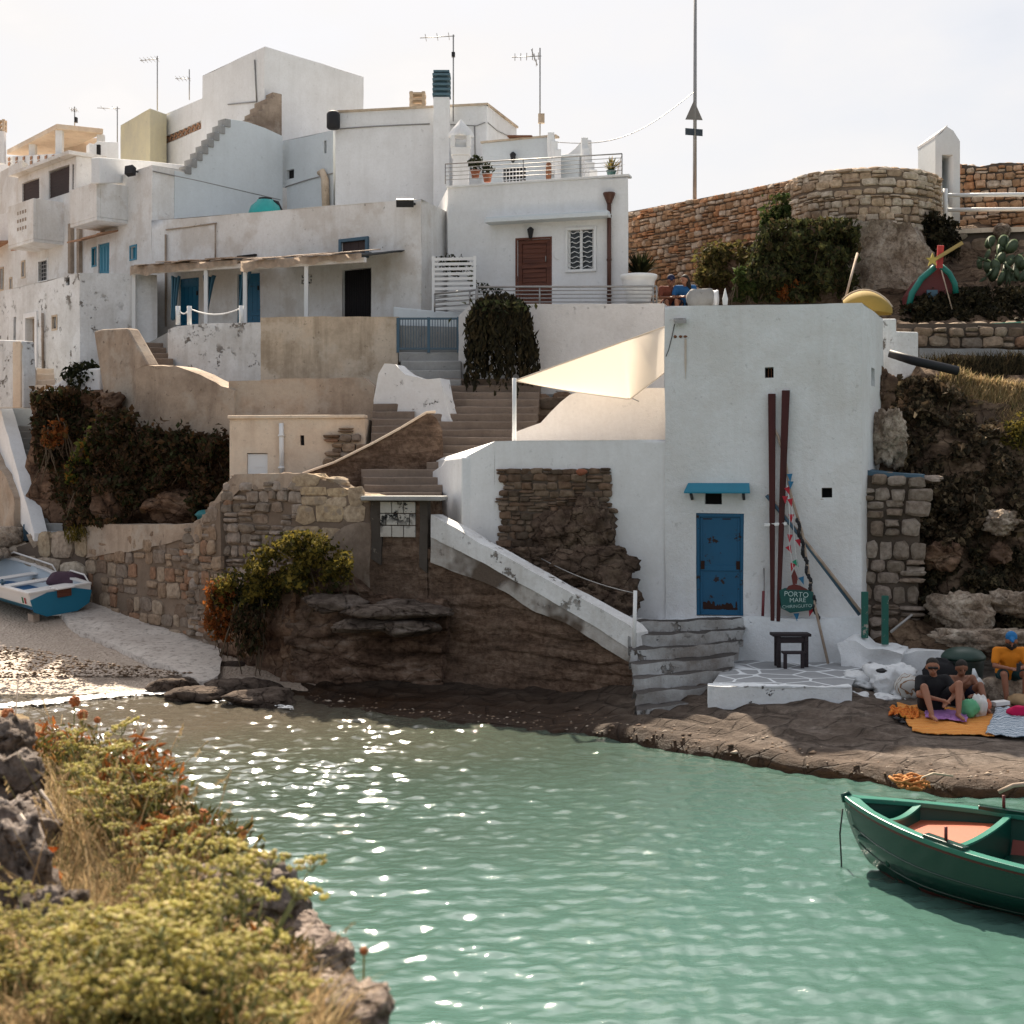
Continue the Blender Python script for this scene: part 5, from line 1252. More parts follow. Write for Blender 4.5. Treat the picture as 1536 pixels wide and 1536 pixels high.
vinepatch('vine_spray', 'sunlit green and orange vine edge running down the cliff', 'vine', [(158, 625), (175, 622), (135, 690), (112, 725), (98, 718), (120, 675)], lambda x, y: 36.4, 900, .12, leafmat('sunny_vine_leaves', [(.11, .14, .03), (.16, .17, .04), (.07, .09, .02), (.32, .16, .03)], .45), 3, .4)
vinepatch('vine_spray', 'small ochre vine tuft beside the grey stair', 'vine', [(62, 660), (95, 628), (102, 640), (75, 672)], 37.2, 420, .11, L_orange, 4, .4)
leafy('dark_bush', 'dark feathery bush at the foot of the lane house corner', 'bush', P(128, 572, 39), (.55, .4, .55), 1500, .13, L_dark, 31, stems=8, up=.8)
for k, (x, y, Y, a, b, lb) in enumerate([(168, 606, 36.8, .32, .35, 'round brown boulder on top of the cliff under the brown parapet'), (152, 605, 37, .2, .22, 'smaller boulder leaning on the round one at the cliff top'), (163, 755, 36.0, .38, .75, 'upright brown rock spur at the foot of the vine curtain'), (265, 762, 35.2, .95, .55, 'orange-brown rocks lying at the cliff foot'), (245, 720, 35.4, .3, .25, 'pale stone sticking out of the vines')]):
    mb = MB(); mb.blob(P(x, y, Y), (a * .8, .35, b * .8), k + 5, .75, 1.8, 40, 28, 0, .5); tag(mb.build('boulder', R_brown), lb, 'rock')
mb = MB(); mb.blob(P(312, 775, 34), (.28, .3, .17), 4, .25); tag(mb.build('tarpaulin', plain('turquoise_tarp', (.03, .17, .18), .6)), 'dull turquoise tarpaulin bundle behind the sea wall', 'tarpaulin')
leafy('grass_tuft', 'yellow-green weeds on top of the block wall', 'plant', P(120, 800, 36.3), (.4, .3, .25), 500, .14, L_yellow, 33, aspect=.15, up=2)

# diagonal stair parapet
dg = MB(); roughwall(dg, XY(452, 31.2), XY(664, 31.5), [(452, 713), (500, 697), (560, 667), (600, 645), (638, 622), (652, 621), (664, 645)], [(452, 740), (560, 735), (630, 720), (664, 700)], .4, .025, .12)
tag(dg.build('stair_parapet', M_dirtstone), 'rising brown stone parapet with a sunlit edge beside the lowest steps', 'wall')
mb = MB(); A_, B_ = XY(452, 31.15), XY(655, 31.45); pq = [(452, 712), (500, 695), (560, 665), (600, 643), (638, 620), (652, 619)]
for (x0, y0), (x1, y1) in zip(pq, pq[1:]):
    u0, z0 = hit(x0, y0, A_, B_); u1, z1 = hit(x1, y1, A_, B_); e = (V2(B_) - V2(A_)).normalized()
    mb.beam(V2(A_) + e * u0 + Vector((0, .2, z0 + .02)), V2(A_) + e * u1 + Vector((0, .2, z1 + .02)), .46, .05)
tag(mb.build('parapet_cap', M_cream, bevel=.015), 'thin pale cap on the rising brown parapet', 'coping')
# tan block wall and flaking pillar
M_ashmortar = M_mortar_tan
S_ash = stone('tan_soft_ashlar', [(.50, .39, .27), (.46, .36, .25), (.54, .43, .31), (.43, .33, .22), (.52, .40, .26)], lichen=(.30, .24, .18))
o = rubblewall('block_wall', 'wall of tan eroded ashlar blocks beside the flaking pillar', 'wall', XY(456, 30.25), XY(556, 29.3), [(456, 716), (500, 722), (520, 735), (556, 746)], [(456, 860), (556, 900)], .33, S_ash, M_ashmortar, rnd, .4, .02, 1.55, gap=.006)
mb = MB(); roughwall(mb, XY(486, 29.85), XY(560, 29.15), [(486, 822), (500, 800), (515, 790), (540, 782), (560, 786)], [(486, 900), (560, 905)], .25, .03, .1); tag(mb.build('render_patch', M_conc), 'grey cement render over the lower part of the tan block wall', 'wall')
kp = thing('pillar', 'square pillar of flaking white bricks between dark grey strips under a thin slab', 'pillar', P(600, 890, 28.9))
KA, KB = XY(555, 29.05), XY(641, 28.7); KC = XY(662, 29.4)
mb = MB(); roughwall(mb, KA, KB, [(555, 748), (641, 749)], [(555, 915), (641, 915)], .9, .03, .12); mb.build('body', M_dirtstone, kp)
mb = MB(); roughwall(mb, V2(KB) + Vector((0, -.02, 0)), KC, [(641, 749), (662, 752)], [(641, 915), (662, 905)], .3, .02, .12); mb.build('flank', M_dirtstone, kp)
M_brickwhite = plaster('flaking_brick_paint', (.56, .54, .50), (.3, .25, .2), .6, .5, (.035, .035, .035), .5, 2.6, bump=.8)
S, L = planeS(V2(KA) + Vector((0, -.02, 0)), V2(KB) + Vector((0, -.02, 0)))
mb = MB(); z1, z0 = Z(752, 28.9), Z(806, 28.9); bh_ = (z1 - z0) / 3
for r_ in range(3):
    for c_ in range(4):
        u0 = L * .19 + (L * .62) * (c_ - (.5 if r_ % 2 else 0)) / 3; u1 = u0 + L * .62 / 3
        u0, u1 = max(L * .19, u0), min(L * .81, u1)
        if u1 - u0 < .06: continue
        mb.prism([S(u, v, .05) for u, v in ((u0 + .008, z0 + bh_ * r_ + .008), (u1 - .008, z0 + bh_ * r_ + .008), (u1 - .008, z0 + bh_ * (r_ + 1) - .008), (u0 + .008, z0 + bh_ * (r_ + 1) - .008))], S(0, 0, 0) - S(0, 0, .05))
mb.build('brick_panel', M_brickwhite, kp, bevel=.01)
M_char = plaster('charcoal_render', (.10, .085, .072), (.05, .04, .033), .7, .4, (.30, .25, .2), .3, 4)
for x0, x1, y in ((556, 571, 838), (629, 641, 850)):
    mb = MB(); roughwall(mb, V2(KA) + Vector((0, -.055, 0)), V2(KB) + Vector((0, -.055, 0)), [(x0, 750), (x1, 750)], [(x0, y), (x1, y + 9)], .2, .03, .07); mb.build('strip', M_char, kp)
mb = MB(); sl = [XY(541, 28.75), XY(662, 28.35), XY(672, 29.6), XY(548, 29.9)]; mb.prism([v + Vector((0, 0, Z(751, 28.7))) for v in sl], (0, 0, .09)); mb.build('slab', M_greystep, kp, bevel=.02)
# ledge rocks and dark lower cliff
lc = MB(); roughwall(lc, XY(425, 29.7), XY(664, 28.3), [(425, 880), (440, 850), (470, 842), (520, 860), (560, 890), (664, 905)], [(425, 1060), (664, 1060)], 1.0, .13, .05, 1.2, fr2=5, strata=.16, sper=3.6)
tag(lc.build('cliff', R_ledge), 'dark layered rock cliff at the water under the flaking pillar', 'cliff')
for k, (x, y, Y, a, b, lb) in enumerate([(588, 918, 28.0, .95, .17, 'long flat grey rock ledge under the flaking pillar'), (548, 938, 28.1, .7, .14, 'second flat ledge below the long one'), (505, 905, 28.6, .6, .2, 'chunky grey rock at the end of the ledges'), (620, 940, 28.0, .6, .16, 'dark slab ledge next to the brown quay wall'), (600, 905, 28.5, .5, .1, 'thin rock layer on top of the long ledge')]):
    mb = MB(); mb.blob(P(x, y, Y), (a, .5, b), k + 15, .3, 1.8, 34, 16, 0, .45); tag(mb.build('ledge_rock', rock('ledge_rock_%d' % k, [(.06, .046, .038), (.14, .11, .09), (.26, .22, .19)], 1.2, 3) if k == 0 else bpy.data.materials['ledge_rock_0']), lb, 'rock')
l2 = MB(); roughwall(l2, XY(322, 31.9), XY(440, 29.6), [(322, 920), (350, 880), (400, 850), (440, 850)], [(322, 1015), (440, 1060)], .8, .22, .08, 1.0, fr2=3.5, strata=.12, sper=3)
tag(l2.build('cliff', R_brown), 'brown earthy bank below the yellow-green bush', 'cliff')
L_ybush = L_yellow
vinepatch('yellow_bush', 'yellow-green flowering bush growing out of the round-stone wall', 'bush', [(345, 862), (380, 836), (405, 812), (440, 796), (490, 806), (530, 840), (522, 866), (470, 874), (430, 880), (380, 900), (320, 915), (315, 890), (335, 865)], lambda x, y: 30.6 - (x - 320) / 200 * 1.7, 5200, .085, L_yellow, 8, .8, (0, 0, .3), loose=-.05)
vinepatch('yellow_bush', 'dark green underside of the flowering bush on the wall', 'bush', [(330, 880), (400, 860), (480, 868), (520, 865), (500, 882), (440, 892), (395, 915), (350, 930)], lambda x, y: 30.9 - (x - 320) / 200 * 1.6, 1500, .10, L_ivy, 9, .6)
vinepatch('orange_creeper', 'burnt-orange creeper spilling below the yellow-green bush', 'vine', [(312, 880), (345, 868), (352, 900), (348, 955), (325, 962), (306, 930)], 30.4, 1500, .085, L_orange, 10, .5, (0, 0, -1))
vinepatch('dry_creeper', 'brown dry creeper trailing down the earthy bank', 'vine', [(345, 915), (400, 910), (395, 960), (375, 985), (350, 960)], 29.9, 700, .10, L_redbrown, 14, .5, (0, 0, -1.4))

# ================================================================== right: upper walls, bastion, hillside
WA, WB = XY(930, 44.6), XY(1196, 39.2)
rubblewall('field_wall', 'long drystone wall in sun-warmed ochre tones rising behind the terrace house', 'wall', WA, WB, [(930, 320), (1043, 299), (1110, 286), (1196, 268)], [(930, 470), (1196, 470)], .165, S_warm, M_mortar_tan, rnd, .6, .085, 1.3)
# round bastion
bc = XY(1293, 39.4); br_ = 112 * 39.0 / F
ba = thing('round_bastion', 'round drystone bastion at the end of the ochre wall', 'bastion', (bc.x, bc.y, 10.2))
S = lambda u, v, d: bc + Vector((math.sin(u / br_ - 1.9) * (br_ + d), -math.cos(u / br_ - 1.9) * (br_ + d), v))
mb = MB(); mb.grid(lambda s, t: S(s * 3.8 * br_, 9.8 + 2.3 * t, 0), 60, 4, 1); mb.lathe([(br_ * .98, 12.05), (.01, 12.06)], bc, 40, 1)
rubble(mb, S, 3.8 * br_, 9.8, lambda u: 11.5, .16, rnd, .07, .008, 0, 1.4)
rubble(mb, S, 3.8 * br_, 11.5, lambda u: 12.2, .24, rnd, .075, .012, 0, 1.3)
for k in range(26):
    mb.blob(S(3.8 * br_ * k / 25, 12.13, -.16), (.24, .2, .1), k, .15, 1.2, 10, 6, 0, .5, smooth=False)
mb.build('wall', [stone('bastion_stone', [(.62, .47, .33), (.54, .40, .28), (.66, .54, .42), (.46, .34, .24), (.62, .52, .41)]), M_mortar_tan], ba)  # bastion tones lightened to carry the sun on its stones
# white gate pillar with opening
gp = thing('gate_arch', 'white gabled gate arch beside the bastion', 'gate', P(1410, 330, 40))
GA, GB = XY(1403, 40.1), XY(1440, 39.4); GL = XY(1377, 41.5)
mb = MB(); A_, B_ = V2(GA), V2(GB); e = (B_ - A_).normalized(); back = V2(GL) - A_
def gz(x, y): u, z = hit(x, y, GA, GB); return A_ + e * u + Vector((0, 0, z))
for poly in ([(1403, 335), (1403, 206), (1413, 199), (1413, 335)], [(1430, 335), (1430, 196), (1440, 212), (1440, 335)], [(1413, 232), (1413, 199), (1420.5, 190), (1430, 196), (1430, 232)]):
    mb.prism([gz(x, y) for x, y in poly], back)
mb.build('arch', M_pale, gp, weld=True)
mb = MB(); mb.prism([gz(1402.4, 207) + Vector((0, 0, 0)), gz(1420.5, 190.5) , gz(1421.5, 187.5), gz(1402, 203)], back * 1.01); mb.build('gable_cap', M_white, gp)
rubblewall('field_wall', 'jagged reddish drystone wall right of the white gate arch', 'wall', XY(1437, 41.2), XY(1600, 40.2), [(1437, 246), (1470, 250), (1500, 244), (1600, 246)], [(1437, 380), (1600, 380)], .2, S_warm, M_mortar, rnd, .5, .10, 1.2)
rl = thing('white_rail_fence', 'white painted two-bar rail in front of the reddish wall', 'fence', P(1418, 330, 39.3))
for y in (293, 315):
    mb = MB(); mb.tube([P(1421, y, 39.2), P(1600, y - 2, 38.8)], .055, 8); mb.build('rail', M_whitep, rl)
for x in (1418,):
    mb = MB(); mb.tube([P(x, 335, 39.2), P(x, 283, 39.2)], .065, 8); mb.build('post', M_whitep, rl)
rubblewall('ledge_wall', 'low rubble ledge wall with pale coping under the white rail', 'wall', XY(1435, 38.6), XY(1600, 38.0), [(1435, 347), (1600, 343)], [(1435, 400), (1600, 400)], .3, S_brown, M_mortar, rnd, .6, .09, 1.6)
mb = MB(); roughwall(mb, XY(1428, 38.5), XY(1600, 37.9), [(1428, 343), (1600, 338)], [(1428, 350), (1600, 346)], .5, .02, .15); tag(mb.build('ledge_coping', M_cream), 'pale coping strip on the rubble ledge wall', 'coping')
mb = MB(); mb.blob(P(1503, 346, 38.2), (.22, .2, .2), 4, .2); tag(mb.build('boulder', R_pale), 'round pale boulder sitting on the ledge coping', 'rock')
# hillside terrain: one stepped sheet
ctrl = [ # (px, py, Y) rows from top to bottom, at four columns
    [(930, 470, 41.5), (1100, 470, 39.5), (1290, 330, 40.5), (1420, 330, 41.5), (1540, 340, 41.5), (1750, 340, 41.5)],
    [(930, 470, 40), (1100, 420, 38.4), (1290, 335, 38.4), (1420, 345, 39.5), (1540, 360, 39.3), (1750, 360, 39.3)],
    [(930, 480, 38.6), (1100, 470, 36.8), (1290, 400, 38.2), (1410, 400, 37.8), (1540, 390, 37), (1750, 390, 37)],
    [(930, 500, 37), (1100, 480, 36.0), (1300, 468, 36.4), (1400, 468, 35.2), (1540, 468, 34.6), (1750, 470, 34.6)],
    [(930, 520, 36), (1100, 500, 35.5), (1310, 480, 33.8), (1380, 488, 33.2), (1540, 486, 33.2), (1750, 486, 33.2)],
    [(1000, 640, 35.5), (1150, 640, 34.5), (1310, 560, 32.2), (1370, 535, 32.9), (1540, 530, 32.8), (1750, 530, 32.8)],
    [(1000, 700, 35), (1150, 700, 34), (1310, 620, 31.2), (1375, 560, 31.6), (1540, 575, 31.4), (1750, 570, 31.4)],
    [(1000, 760, 34), (1150, 760, 33), (1312, 700, 29.8), (1380, 660, 29.9), (1540, 670, 29.9), (1750, 670, 30)],
    [(1000, 860, 33), (1150, 860, 32), (1312, 800, 29.0), (1385, 800, 28.9), (1540, 800, 28.8), (1750, 800, 29)],
    [(1000, 960, 32), (1150, 950, 31), (1310, 940, 28.3), (1390, 930, 27.9), (1540, 930, 27.9), (1750, 930, 28)],
    [(1000, 1000, 30), (1150, 1000, 30), (1310, 985, 27.2), (1400, 985, 26.6), (1540, 985, 26.6), (1750, 985, 26.8)],
]
cp_ = [[P(*c) for c in row] for row in ctrl]
def hill(s, t):
    a = s * 5; i = min(4, int(a)); fa = a - i; b = t * 10; j = min(9, int(b)); fb = b - j
    p = cp_[j][i].lerp(cp_[j][i + 1], fa).lerp(cp_[j + 1][i].lerp(cp_[j + 1][i + 1], fa), fb)
    q_ = p + nvec(p, .8, .18) + nvec(p, 2.4, .12) + nvec(p, 6, .05)
    return q_
R_hill = rock('scrub_earth', [(.045, .03, .02), (.10, .066, .043), (.19, .13, .085), (.34, .25, .17)], 1.3, 1.2)
mb = MB(); mb.grid(hill, 150, 170); tag(mb.build('hillside', R_hill), kind='structure')
# pale cliff face with overhang below the bastion
cf = MB(); roughwall(cf, XY(1270, 37.2), XY(1395, 36.6), [(1270, 335), (1320, 332), (1372, 340), (1395, 370)], [(1270, 470), (1395, 480)], .9, .22, .10, 1.3, fr2=5)
tag(cf.build('cliff', R_pale), 'pale pitted limestone face under the bastion', 'cliff')
cf = MB(); roughwall(cf, XY(1050, 38.0), XY(1275, 37.4), [(1050, 400), (1120, 372), (1180, 345), (1275, 338)], [(1050, 480), (1275, 480)], .9, .22, .14, 1.1, fr2=4)
tag(cf.build('cliff', R_brown), 'shaded brown cliff behind the hanging ivy', 'cliff')
vinepatch('hanging_ivy', 'thick ivy curtain hanging under the round bastion', 'ivy', [(1120, 400), (1150, 345), (1185, 330), (1250, 328), (1290, 345), (1285, 375), (1250, 400), (1290, 420), (1270, 440), (1235, 430), (1215, 452), (1150, 452), (1130, 440)], lambda x, y: 36.9 - (y - 330) / 120 * .4, 9500, .13, L_ivy, 21, .8, (0, 0, -.9), loose=.25)
vinepatch('ivy_clump', 'bright green ivy clump at the corner of bastion and ochre wall', 'ivy', [(1140, 335), (1160, 305), (1183, 290), (1186, 330), (1165, 345)], 37.8, 1200, .12, L_green, 22, .6, (0, 0, -.4))
vinepatch('ivy_clump', 'green ivy clump low beside the shed roof', 'ivy', [(1098, 452), (1100, 420), (1118, 400), (1135, 420), (1135, 452)], 36.6, 1300, .12, L_green, 23, .5, (0, 0, -.4))
vinepatch('scrub_bush', 'olive scrub bush against the ochre wall', 'bush', [(1040, 420), (1050, 380), (1080, 360), (1118, 372), (1125, 395), (1095, 425), (1060, 432)], 38.2, 2200, .12, leafmat('olive_scrub', [(.10, .09, .03), (.15, .13, .04), (.07, .06, .025), (.18, .13, .05)], .35), 24, .7, (0, 0, .2))
vinepatch('scrub_bush', 'dark scrub between bastion and gate arch', 'bush', [(1385, 340), (1392, 318), (1412, 322), (1432, 345), (1440, 375), (1415, 385), (1395, 370)], 38.0, 1500, .12, L_black, 25, .6)
vinepatch('scrub_bush', 'reddish dry plants below the ivy curtain', 'bush', [(1150, 450), (1165, 425), (1200, 420), (1215, 452)], 36.4, 500, .10, L_orange, 26, .4)
rosette('spiky_shrub', 'dark spiky shrub behind the big white pot', 'shrub', P(960, 416, 38), 260, .8, .05, L_dark, 5, None, None)
vinepatch('ground_scrub', 'dark scrub on the boat terrace below the cactus', 'scrub', [(1350, 470), (1400, 440), (1470, 432), (1540, 430), (1540, 482), (1352, 484)], lambda x, y: 35.2 - (y - 430) / 50, 4200, .12, L_black, 27, .4, (0, 0, .6))
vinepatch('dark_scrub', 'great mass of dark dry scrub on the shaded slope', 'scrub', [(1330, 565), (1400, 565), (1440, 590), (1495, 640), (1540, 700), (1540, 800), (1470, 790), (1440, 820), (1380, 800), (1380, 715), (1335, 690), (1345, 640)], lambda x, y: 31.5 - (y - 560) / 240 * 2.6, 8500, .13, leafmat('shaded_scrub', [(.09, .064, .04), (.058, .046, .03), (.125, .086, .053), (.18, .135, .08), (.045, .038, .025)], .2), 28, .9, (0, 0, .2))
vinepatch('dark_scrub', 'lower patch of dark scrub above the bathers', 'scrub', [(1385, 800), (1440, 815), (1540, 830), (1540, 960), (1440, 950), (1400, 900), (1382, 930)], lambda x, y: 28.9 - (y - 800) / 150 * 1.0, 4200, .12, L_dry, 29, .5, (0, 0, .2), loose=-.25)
L_straw = leafmat('straw', [(.50, .36, .19), (.42, .29, .15), (.58, .44, .26), (.30, .22, .11), (.20, .18, .08)], .4)
def grassfield(name, label, outline, Yf, n, h, mat, seed, kind='stuff'):
    q = random.Random(seed); xs = [p[0] for p in outline]; ys = [p[1] for p in outline]; mb = MB(); k = 0
    def inside(x, y):
        c = False; j = len(outline) - 1
        for i in range(len(outline)):
            (xi, yi), (xj, yj) = outline[i], outline[j]
            if (yi > y) != (yj > y) and x < (xj - xi) * (y - yi) / (yj - yi) + xi: c = not c
            j = i
        return c
    while k < n:
        x, y = q.uniform(min(xs), max(xs)), q.uniform(min(ys), max(ys))
        if not inside(x, y): continue
        p = P(x, y, Yf(x, y)); hh = h * q.uniform(.5, 1.3); d = Vector((q.gauss(0, .35), q.gauss(0, .35), 1)).normalized(); s = Vector((q.gauss(0, 1), q.gauss(0, 1), 0)).normalized() * .012
        m_ = p + d * hh * .6; e = p + d * hh + Vector((d.x, d.y, -.3)) * hh * .3
        mb.add([p - s, p + s, m_ + s * .7, m_ - s * .7, e], [(0, 1, 2, 3), (3, 2, 4)]); k += 1
    return tag(mb.build(name, mat), label, 'grass', kind=kind)
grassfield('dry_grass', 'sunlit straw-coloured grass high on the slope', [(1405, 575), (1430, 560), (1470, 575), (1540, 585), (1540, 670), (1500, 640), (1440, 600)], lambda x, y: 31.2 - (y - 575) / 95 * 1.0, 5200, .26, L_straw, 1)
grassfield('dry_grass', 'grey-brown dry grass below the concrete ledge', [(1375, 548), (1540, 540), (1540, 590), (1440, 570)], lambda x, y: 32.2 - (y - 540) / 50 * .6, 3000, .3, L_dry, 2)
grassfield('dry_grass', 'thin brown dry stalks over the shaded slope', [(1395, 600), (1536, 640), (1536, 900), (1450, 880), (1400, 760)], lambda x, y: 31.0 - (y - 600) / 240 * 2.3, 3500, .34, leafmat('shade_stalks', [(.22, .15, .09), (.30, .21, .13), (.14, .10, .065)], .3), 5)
leafy('sunlit_bush', 'round yellow-green bush catching sun at the edge of view', 'bush', P(1530, 655, 30.0), (.42, .4, .45), 1200, .08, L_yellow, 41, stems=6)
# terrace wall with stones, rope, concrete ledge, dark pipe
rubblewall('field_wall', 'low rough terrace wall of mixed boulders on the shaded slope', 'wall', XY(1345, 32.95), XY(1600, 32.75), [(1345, 486), (1600, 484)], [(1345, 524), (1600, 522)], .26, S_brown, M_mortar, rnd, .5, .11, 1.2, gap=.02)
mb = MB(); roughwall(mb, XY(1378, 32.7), XY(1600, 32.4), [(1378, 521), (1430, 523), (1600, 524)], [(1378, 545), (1600, 545)], .6, .04, .15); tag(mb.build('concrete_ledge', M_greystep), 'grey concrete ledge under the boulder terrace wall', 'ledge')
mb = MB(); mb.tube([P(1345, 487, 33.0), P(1440, 488, 32.9), P(1600, 480, 32.8)], .012, 5); tag(mb.build('green_rope', paint('green_rope', (.08, .32, .22), .7)), 'thin pale green rope strung along the boulder terrace wall', 'rope')
pwall('stepped_wall', 'white stepped wall descending behind the boat shed', 'wall', M_peel, XY(1322, 31.6), XY(1382, 31.9), [(1322, 478), (1345, 478), (1345, 497), (1378, 498), (1378, 558), (1350, 572), (1322, 560)], .5, .03)
mb = MB(); mb.tube([P(1334, 530, 30.6), P(1370, 541, 30.4), P(1436, 556, 30.6)], [.085, .1, .1], 10); tag(mb.build('black_pipe', plain('black_pipe', (.02, .02, .024), .6)), 'thick black pipe poking out behind the boat shed', 'pipe')
# rubble pillar right of the shed
rubblewall('rubble_wall', 'rubble stone buttress at the right corner of the boat shed', 'wall', XY(1290, 28.2), XY(1382, 27.9), [(1290, 712), (1345, 716), (1382, 716)], [(1290, 970), (1375, 970)], .30, S_grey, M_mortar, rnd, .8, .12, 1.15, gap=.02)
mb = MB(); roughwall(mb, XY(1288, 28.25), XY(1385, 27.9), [(1288, 700), (1310, 706), (1385, 712)], [(1288, 722), (1385, 722)], .9, .05, .12); tag(mb.build('buttress_cap', M_slate), 'blue-grey weathered cap on the rubble buttress', 'coping')
for k, (x, y, Y, a, b, lb) in enumerate([(1336, 655, 29.0, .38, .55, 'pale pinkish rock face between boat shed and dark scrub'), (1320, 585, 30.2, .25, .45, 'stacked grey stones behind the shed corner'), (1505, 782, 28.1, .3, .24, 'pale rounded boulder in the dark scrub'), (1500, 830, 28.2, .2, .22, 'small tan rock below the rounded boulder'), (1412, 830, 28.1, .36, .26, 'broken tan stones beside the rubble buttress'), (1440, 915, 27.5, .6, .35, 'pale crumbly outcrop above the bathers'), (1520, 905, 27.6, .5, .25, 'flat pale rock at the edge of view above the orange shirt'), (1490, 960, 26.8, .9, .22, 'long pale ledge rock behind the green bin')]):
    mb = MB(); mb.blob(P(x, y, Y), (a, .4, b), k + 41, .75, 1.8, 40, 28, 0, .5); tag(mb.build('boulder', R_pale if k in (0, 2, 5, 6, 7) else R_brown), lb, 'rock')
# ================================================================== water, quay rock, beach
rnd = random.Random(33)
sh_pts = [G(x, y, 0) for x, y in ((350, 1028), (430, 1040), (500, 1062), (640, 1079), (760, 1090), (870, 1100), (1000, 1126), (1130, 1147), (1250, 1168), (1400, 1192), (1536, 1197), (1700, 1200), (1900, 1205))]
def lerpt(tab, x):
    if x <= tab[0][0]: return tab[0][1]
    for (a, va), (b, vb) in zip(tab, tab[1:]):
        if x <= b: return va + (vb - va) * (x - a) / (b - a)
    return tab[-1][1]
T_sh = [(p.x, p.y) for p in sh_pts]
T_k = [(-5, .08), (2, .09), (3.2, .12), (5, .11), (6.3, .055), (14, .055)]; T_lip = [(-5, .03), (.5, .06), (2.2, .20), (14, .24)]
def shelfz(x, y):
    d = y - lerpt(T_sh, x) + .35 * noise.noise(Vector((x * .9, 0, 3))) + .12 * noise.noise(Vector((x * 3.5, y * .5, 5)))
    lip, k = lerpt(T_lip, x), lerpt(T_k, x)
    if d < 0: z = max(-1.2, 1.6 * d)
    elif d < .22: z = lip * (d / .22) ** .6
    else: z = lip + (d - .22) * k
    z = min(z, lerpt([(1.6, 9), (2.4, .66), (6.0, .66), (6.6, 9)], x))
    if d > 0:
        z += .035 * math.sin(d * 9 + 2.5 * noise.noise(Vector((x * .5, y * .4, 9)))) * min(1, d) * (1 if x < 6 else .3)
        z += .06 * noise.fractal(Vector((x * .7, y * .9, 1)), .8, 2, 5) + .02 * abs(noise.noise(Vector((x * 3, y * 3, 2))))
    return z
m_shelf, nt, b = newmat('quay_rock'); n = N(nt); bsdf_set(b, None, .9, 0, .3)
z_ = n.sep()[2]; n1 = n.noise((.8, 1.8, 5), 11, .72, .5); n2 = n.noise(9, 6, .7)
c = n.ramp(n1, [(.3, (.022, .014, .010)), (.5, (.048, .033, .023)), (.7, (.10, .074, .055))])
rx = n.ramp(n.math('ADD', n.math('MULTIPLY', n.sep()[0], .12), n.math('MULTIPLY', n1, .3)), [(.3, 0), (.75, 1)])   # paler, drier limestone towards the bathers
c = n.mix(rx, c, n.ramp(n1, [(.3, (.075, .055, .042)), (.5, (.135, .105, .085)), (.7, (.23, .19, .16))]))
c = n.mix(n.ramp(n2, [(.38, .6), (.6, 0)]), c, (.06, .045, .035))
wet = n.ramp(n.math('ADD', n.math('MULTIPLY', z_, 2.2), n.math('MULTIPLY', n.math('SUBTRACT', n1, .5), .5)), [(.22, 1), (.62, 0)])  # wet algae-brown band by the water, deepened to stand for cast shade
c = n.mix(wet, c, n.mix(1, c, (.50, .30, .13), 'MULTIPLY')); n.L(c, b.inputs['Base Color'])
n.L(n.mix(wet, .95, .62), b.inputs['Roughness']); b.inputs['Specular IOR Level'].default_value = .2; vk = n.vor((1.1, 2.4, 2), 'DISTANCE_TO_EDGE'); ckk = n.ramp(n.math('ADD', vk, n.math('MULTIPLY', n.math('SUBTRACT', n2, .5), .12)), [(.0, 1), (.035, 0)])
n.bump(n.math('SUBTRACT', n.math('ADD', n1, n.math('MULTIPLY', n2, .6)), n.math('MULTIPLY', ckk, .6)), b, 1.0, .07)
mb = MB(); x0, x1 = -5.0, 15.0
def shf(s, t):
    x = x0 + (x1 - x0) * s; yb = lerpt(T_sh, x); d = -1.0 + 10.5 * (t ** 1.5); y = yb + d
    return Vector((x, y, shelfz(x, y)))
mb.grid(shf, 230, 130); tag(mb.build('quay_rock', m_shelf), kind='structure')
def onshelf(px, py, lift=0):
    z = .3
    for _ in range(6):
        p = G(px, py, z); z = shelfz(p.x, p.y)
    p.z = z + lift; return p
M_water, nt, b = newmat('sea_water'); n = N(nt)
bsdf_set(b, None, .055, 0, .5); b.inputs['IOR'].default_value = 1.33
sx = n.sep(); nn_ = n.noise((.25, .25, .25), 4, .5)
fx = n.math('ADD', n.math('MULTIPLY', sx[0], .055), n.math('MULTIPLY', sx[1], -.05)); fx = n.math('ADD', fx, n.math('MULTIPLY', nn_, .35)); fx = n.math('ADD', fx, 1.42)
n.L(n.ramp(fx, [(.05, (.095, .082, .062)), (.28, (.072, .078, .058)), (.48, (.050, .073, .057)), (.95, (.056, .116, .096))]), b.inputs['Base Color'])
hb = n.math('ADD', n.noise((3.5, 7.5, 1), 6, .6), n.math('MULTIPLY', n.noise((13, 24, 1), 4, .6), .4)); n.bump(hb, b, .25, .03)
xs = np.concatenate([np.linspace(-90, -10.2, 14), np.linspace(-10, 10, 760), np.linspace(10.2, 90, 14)])
ys = np.concatenate([np.linspace(-60, 9.8, 14), 10.0 * (31 / 10.0) ** np.linspace(0, 1, 470), np.array([34, 40])])
XX, YY = np.meshgrid(xs, ys); ZZ = np.zeros_like(XX); rg = np.random.default_rng(4)
for _ in range(110):
    wl = .11 * (6 ** rg.uniform(0, 1)); th = rg.normal(math.pi / 2 + .15, .8); k = 2 * math.pi / wl; amp = .0030 * wl * rg.uniform(.4, 1.2)
    ph = k * (XX * math.cos(th) + YY * math.sin(th)) + rg.uniform(0, 6.28); s_ = np.sin(ph)
    ZZ += amp * (s_ - .25 * np.cos(2 * ph))
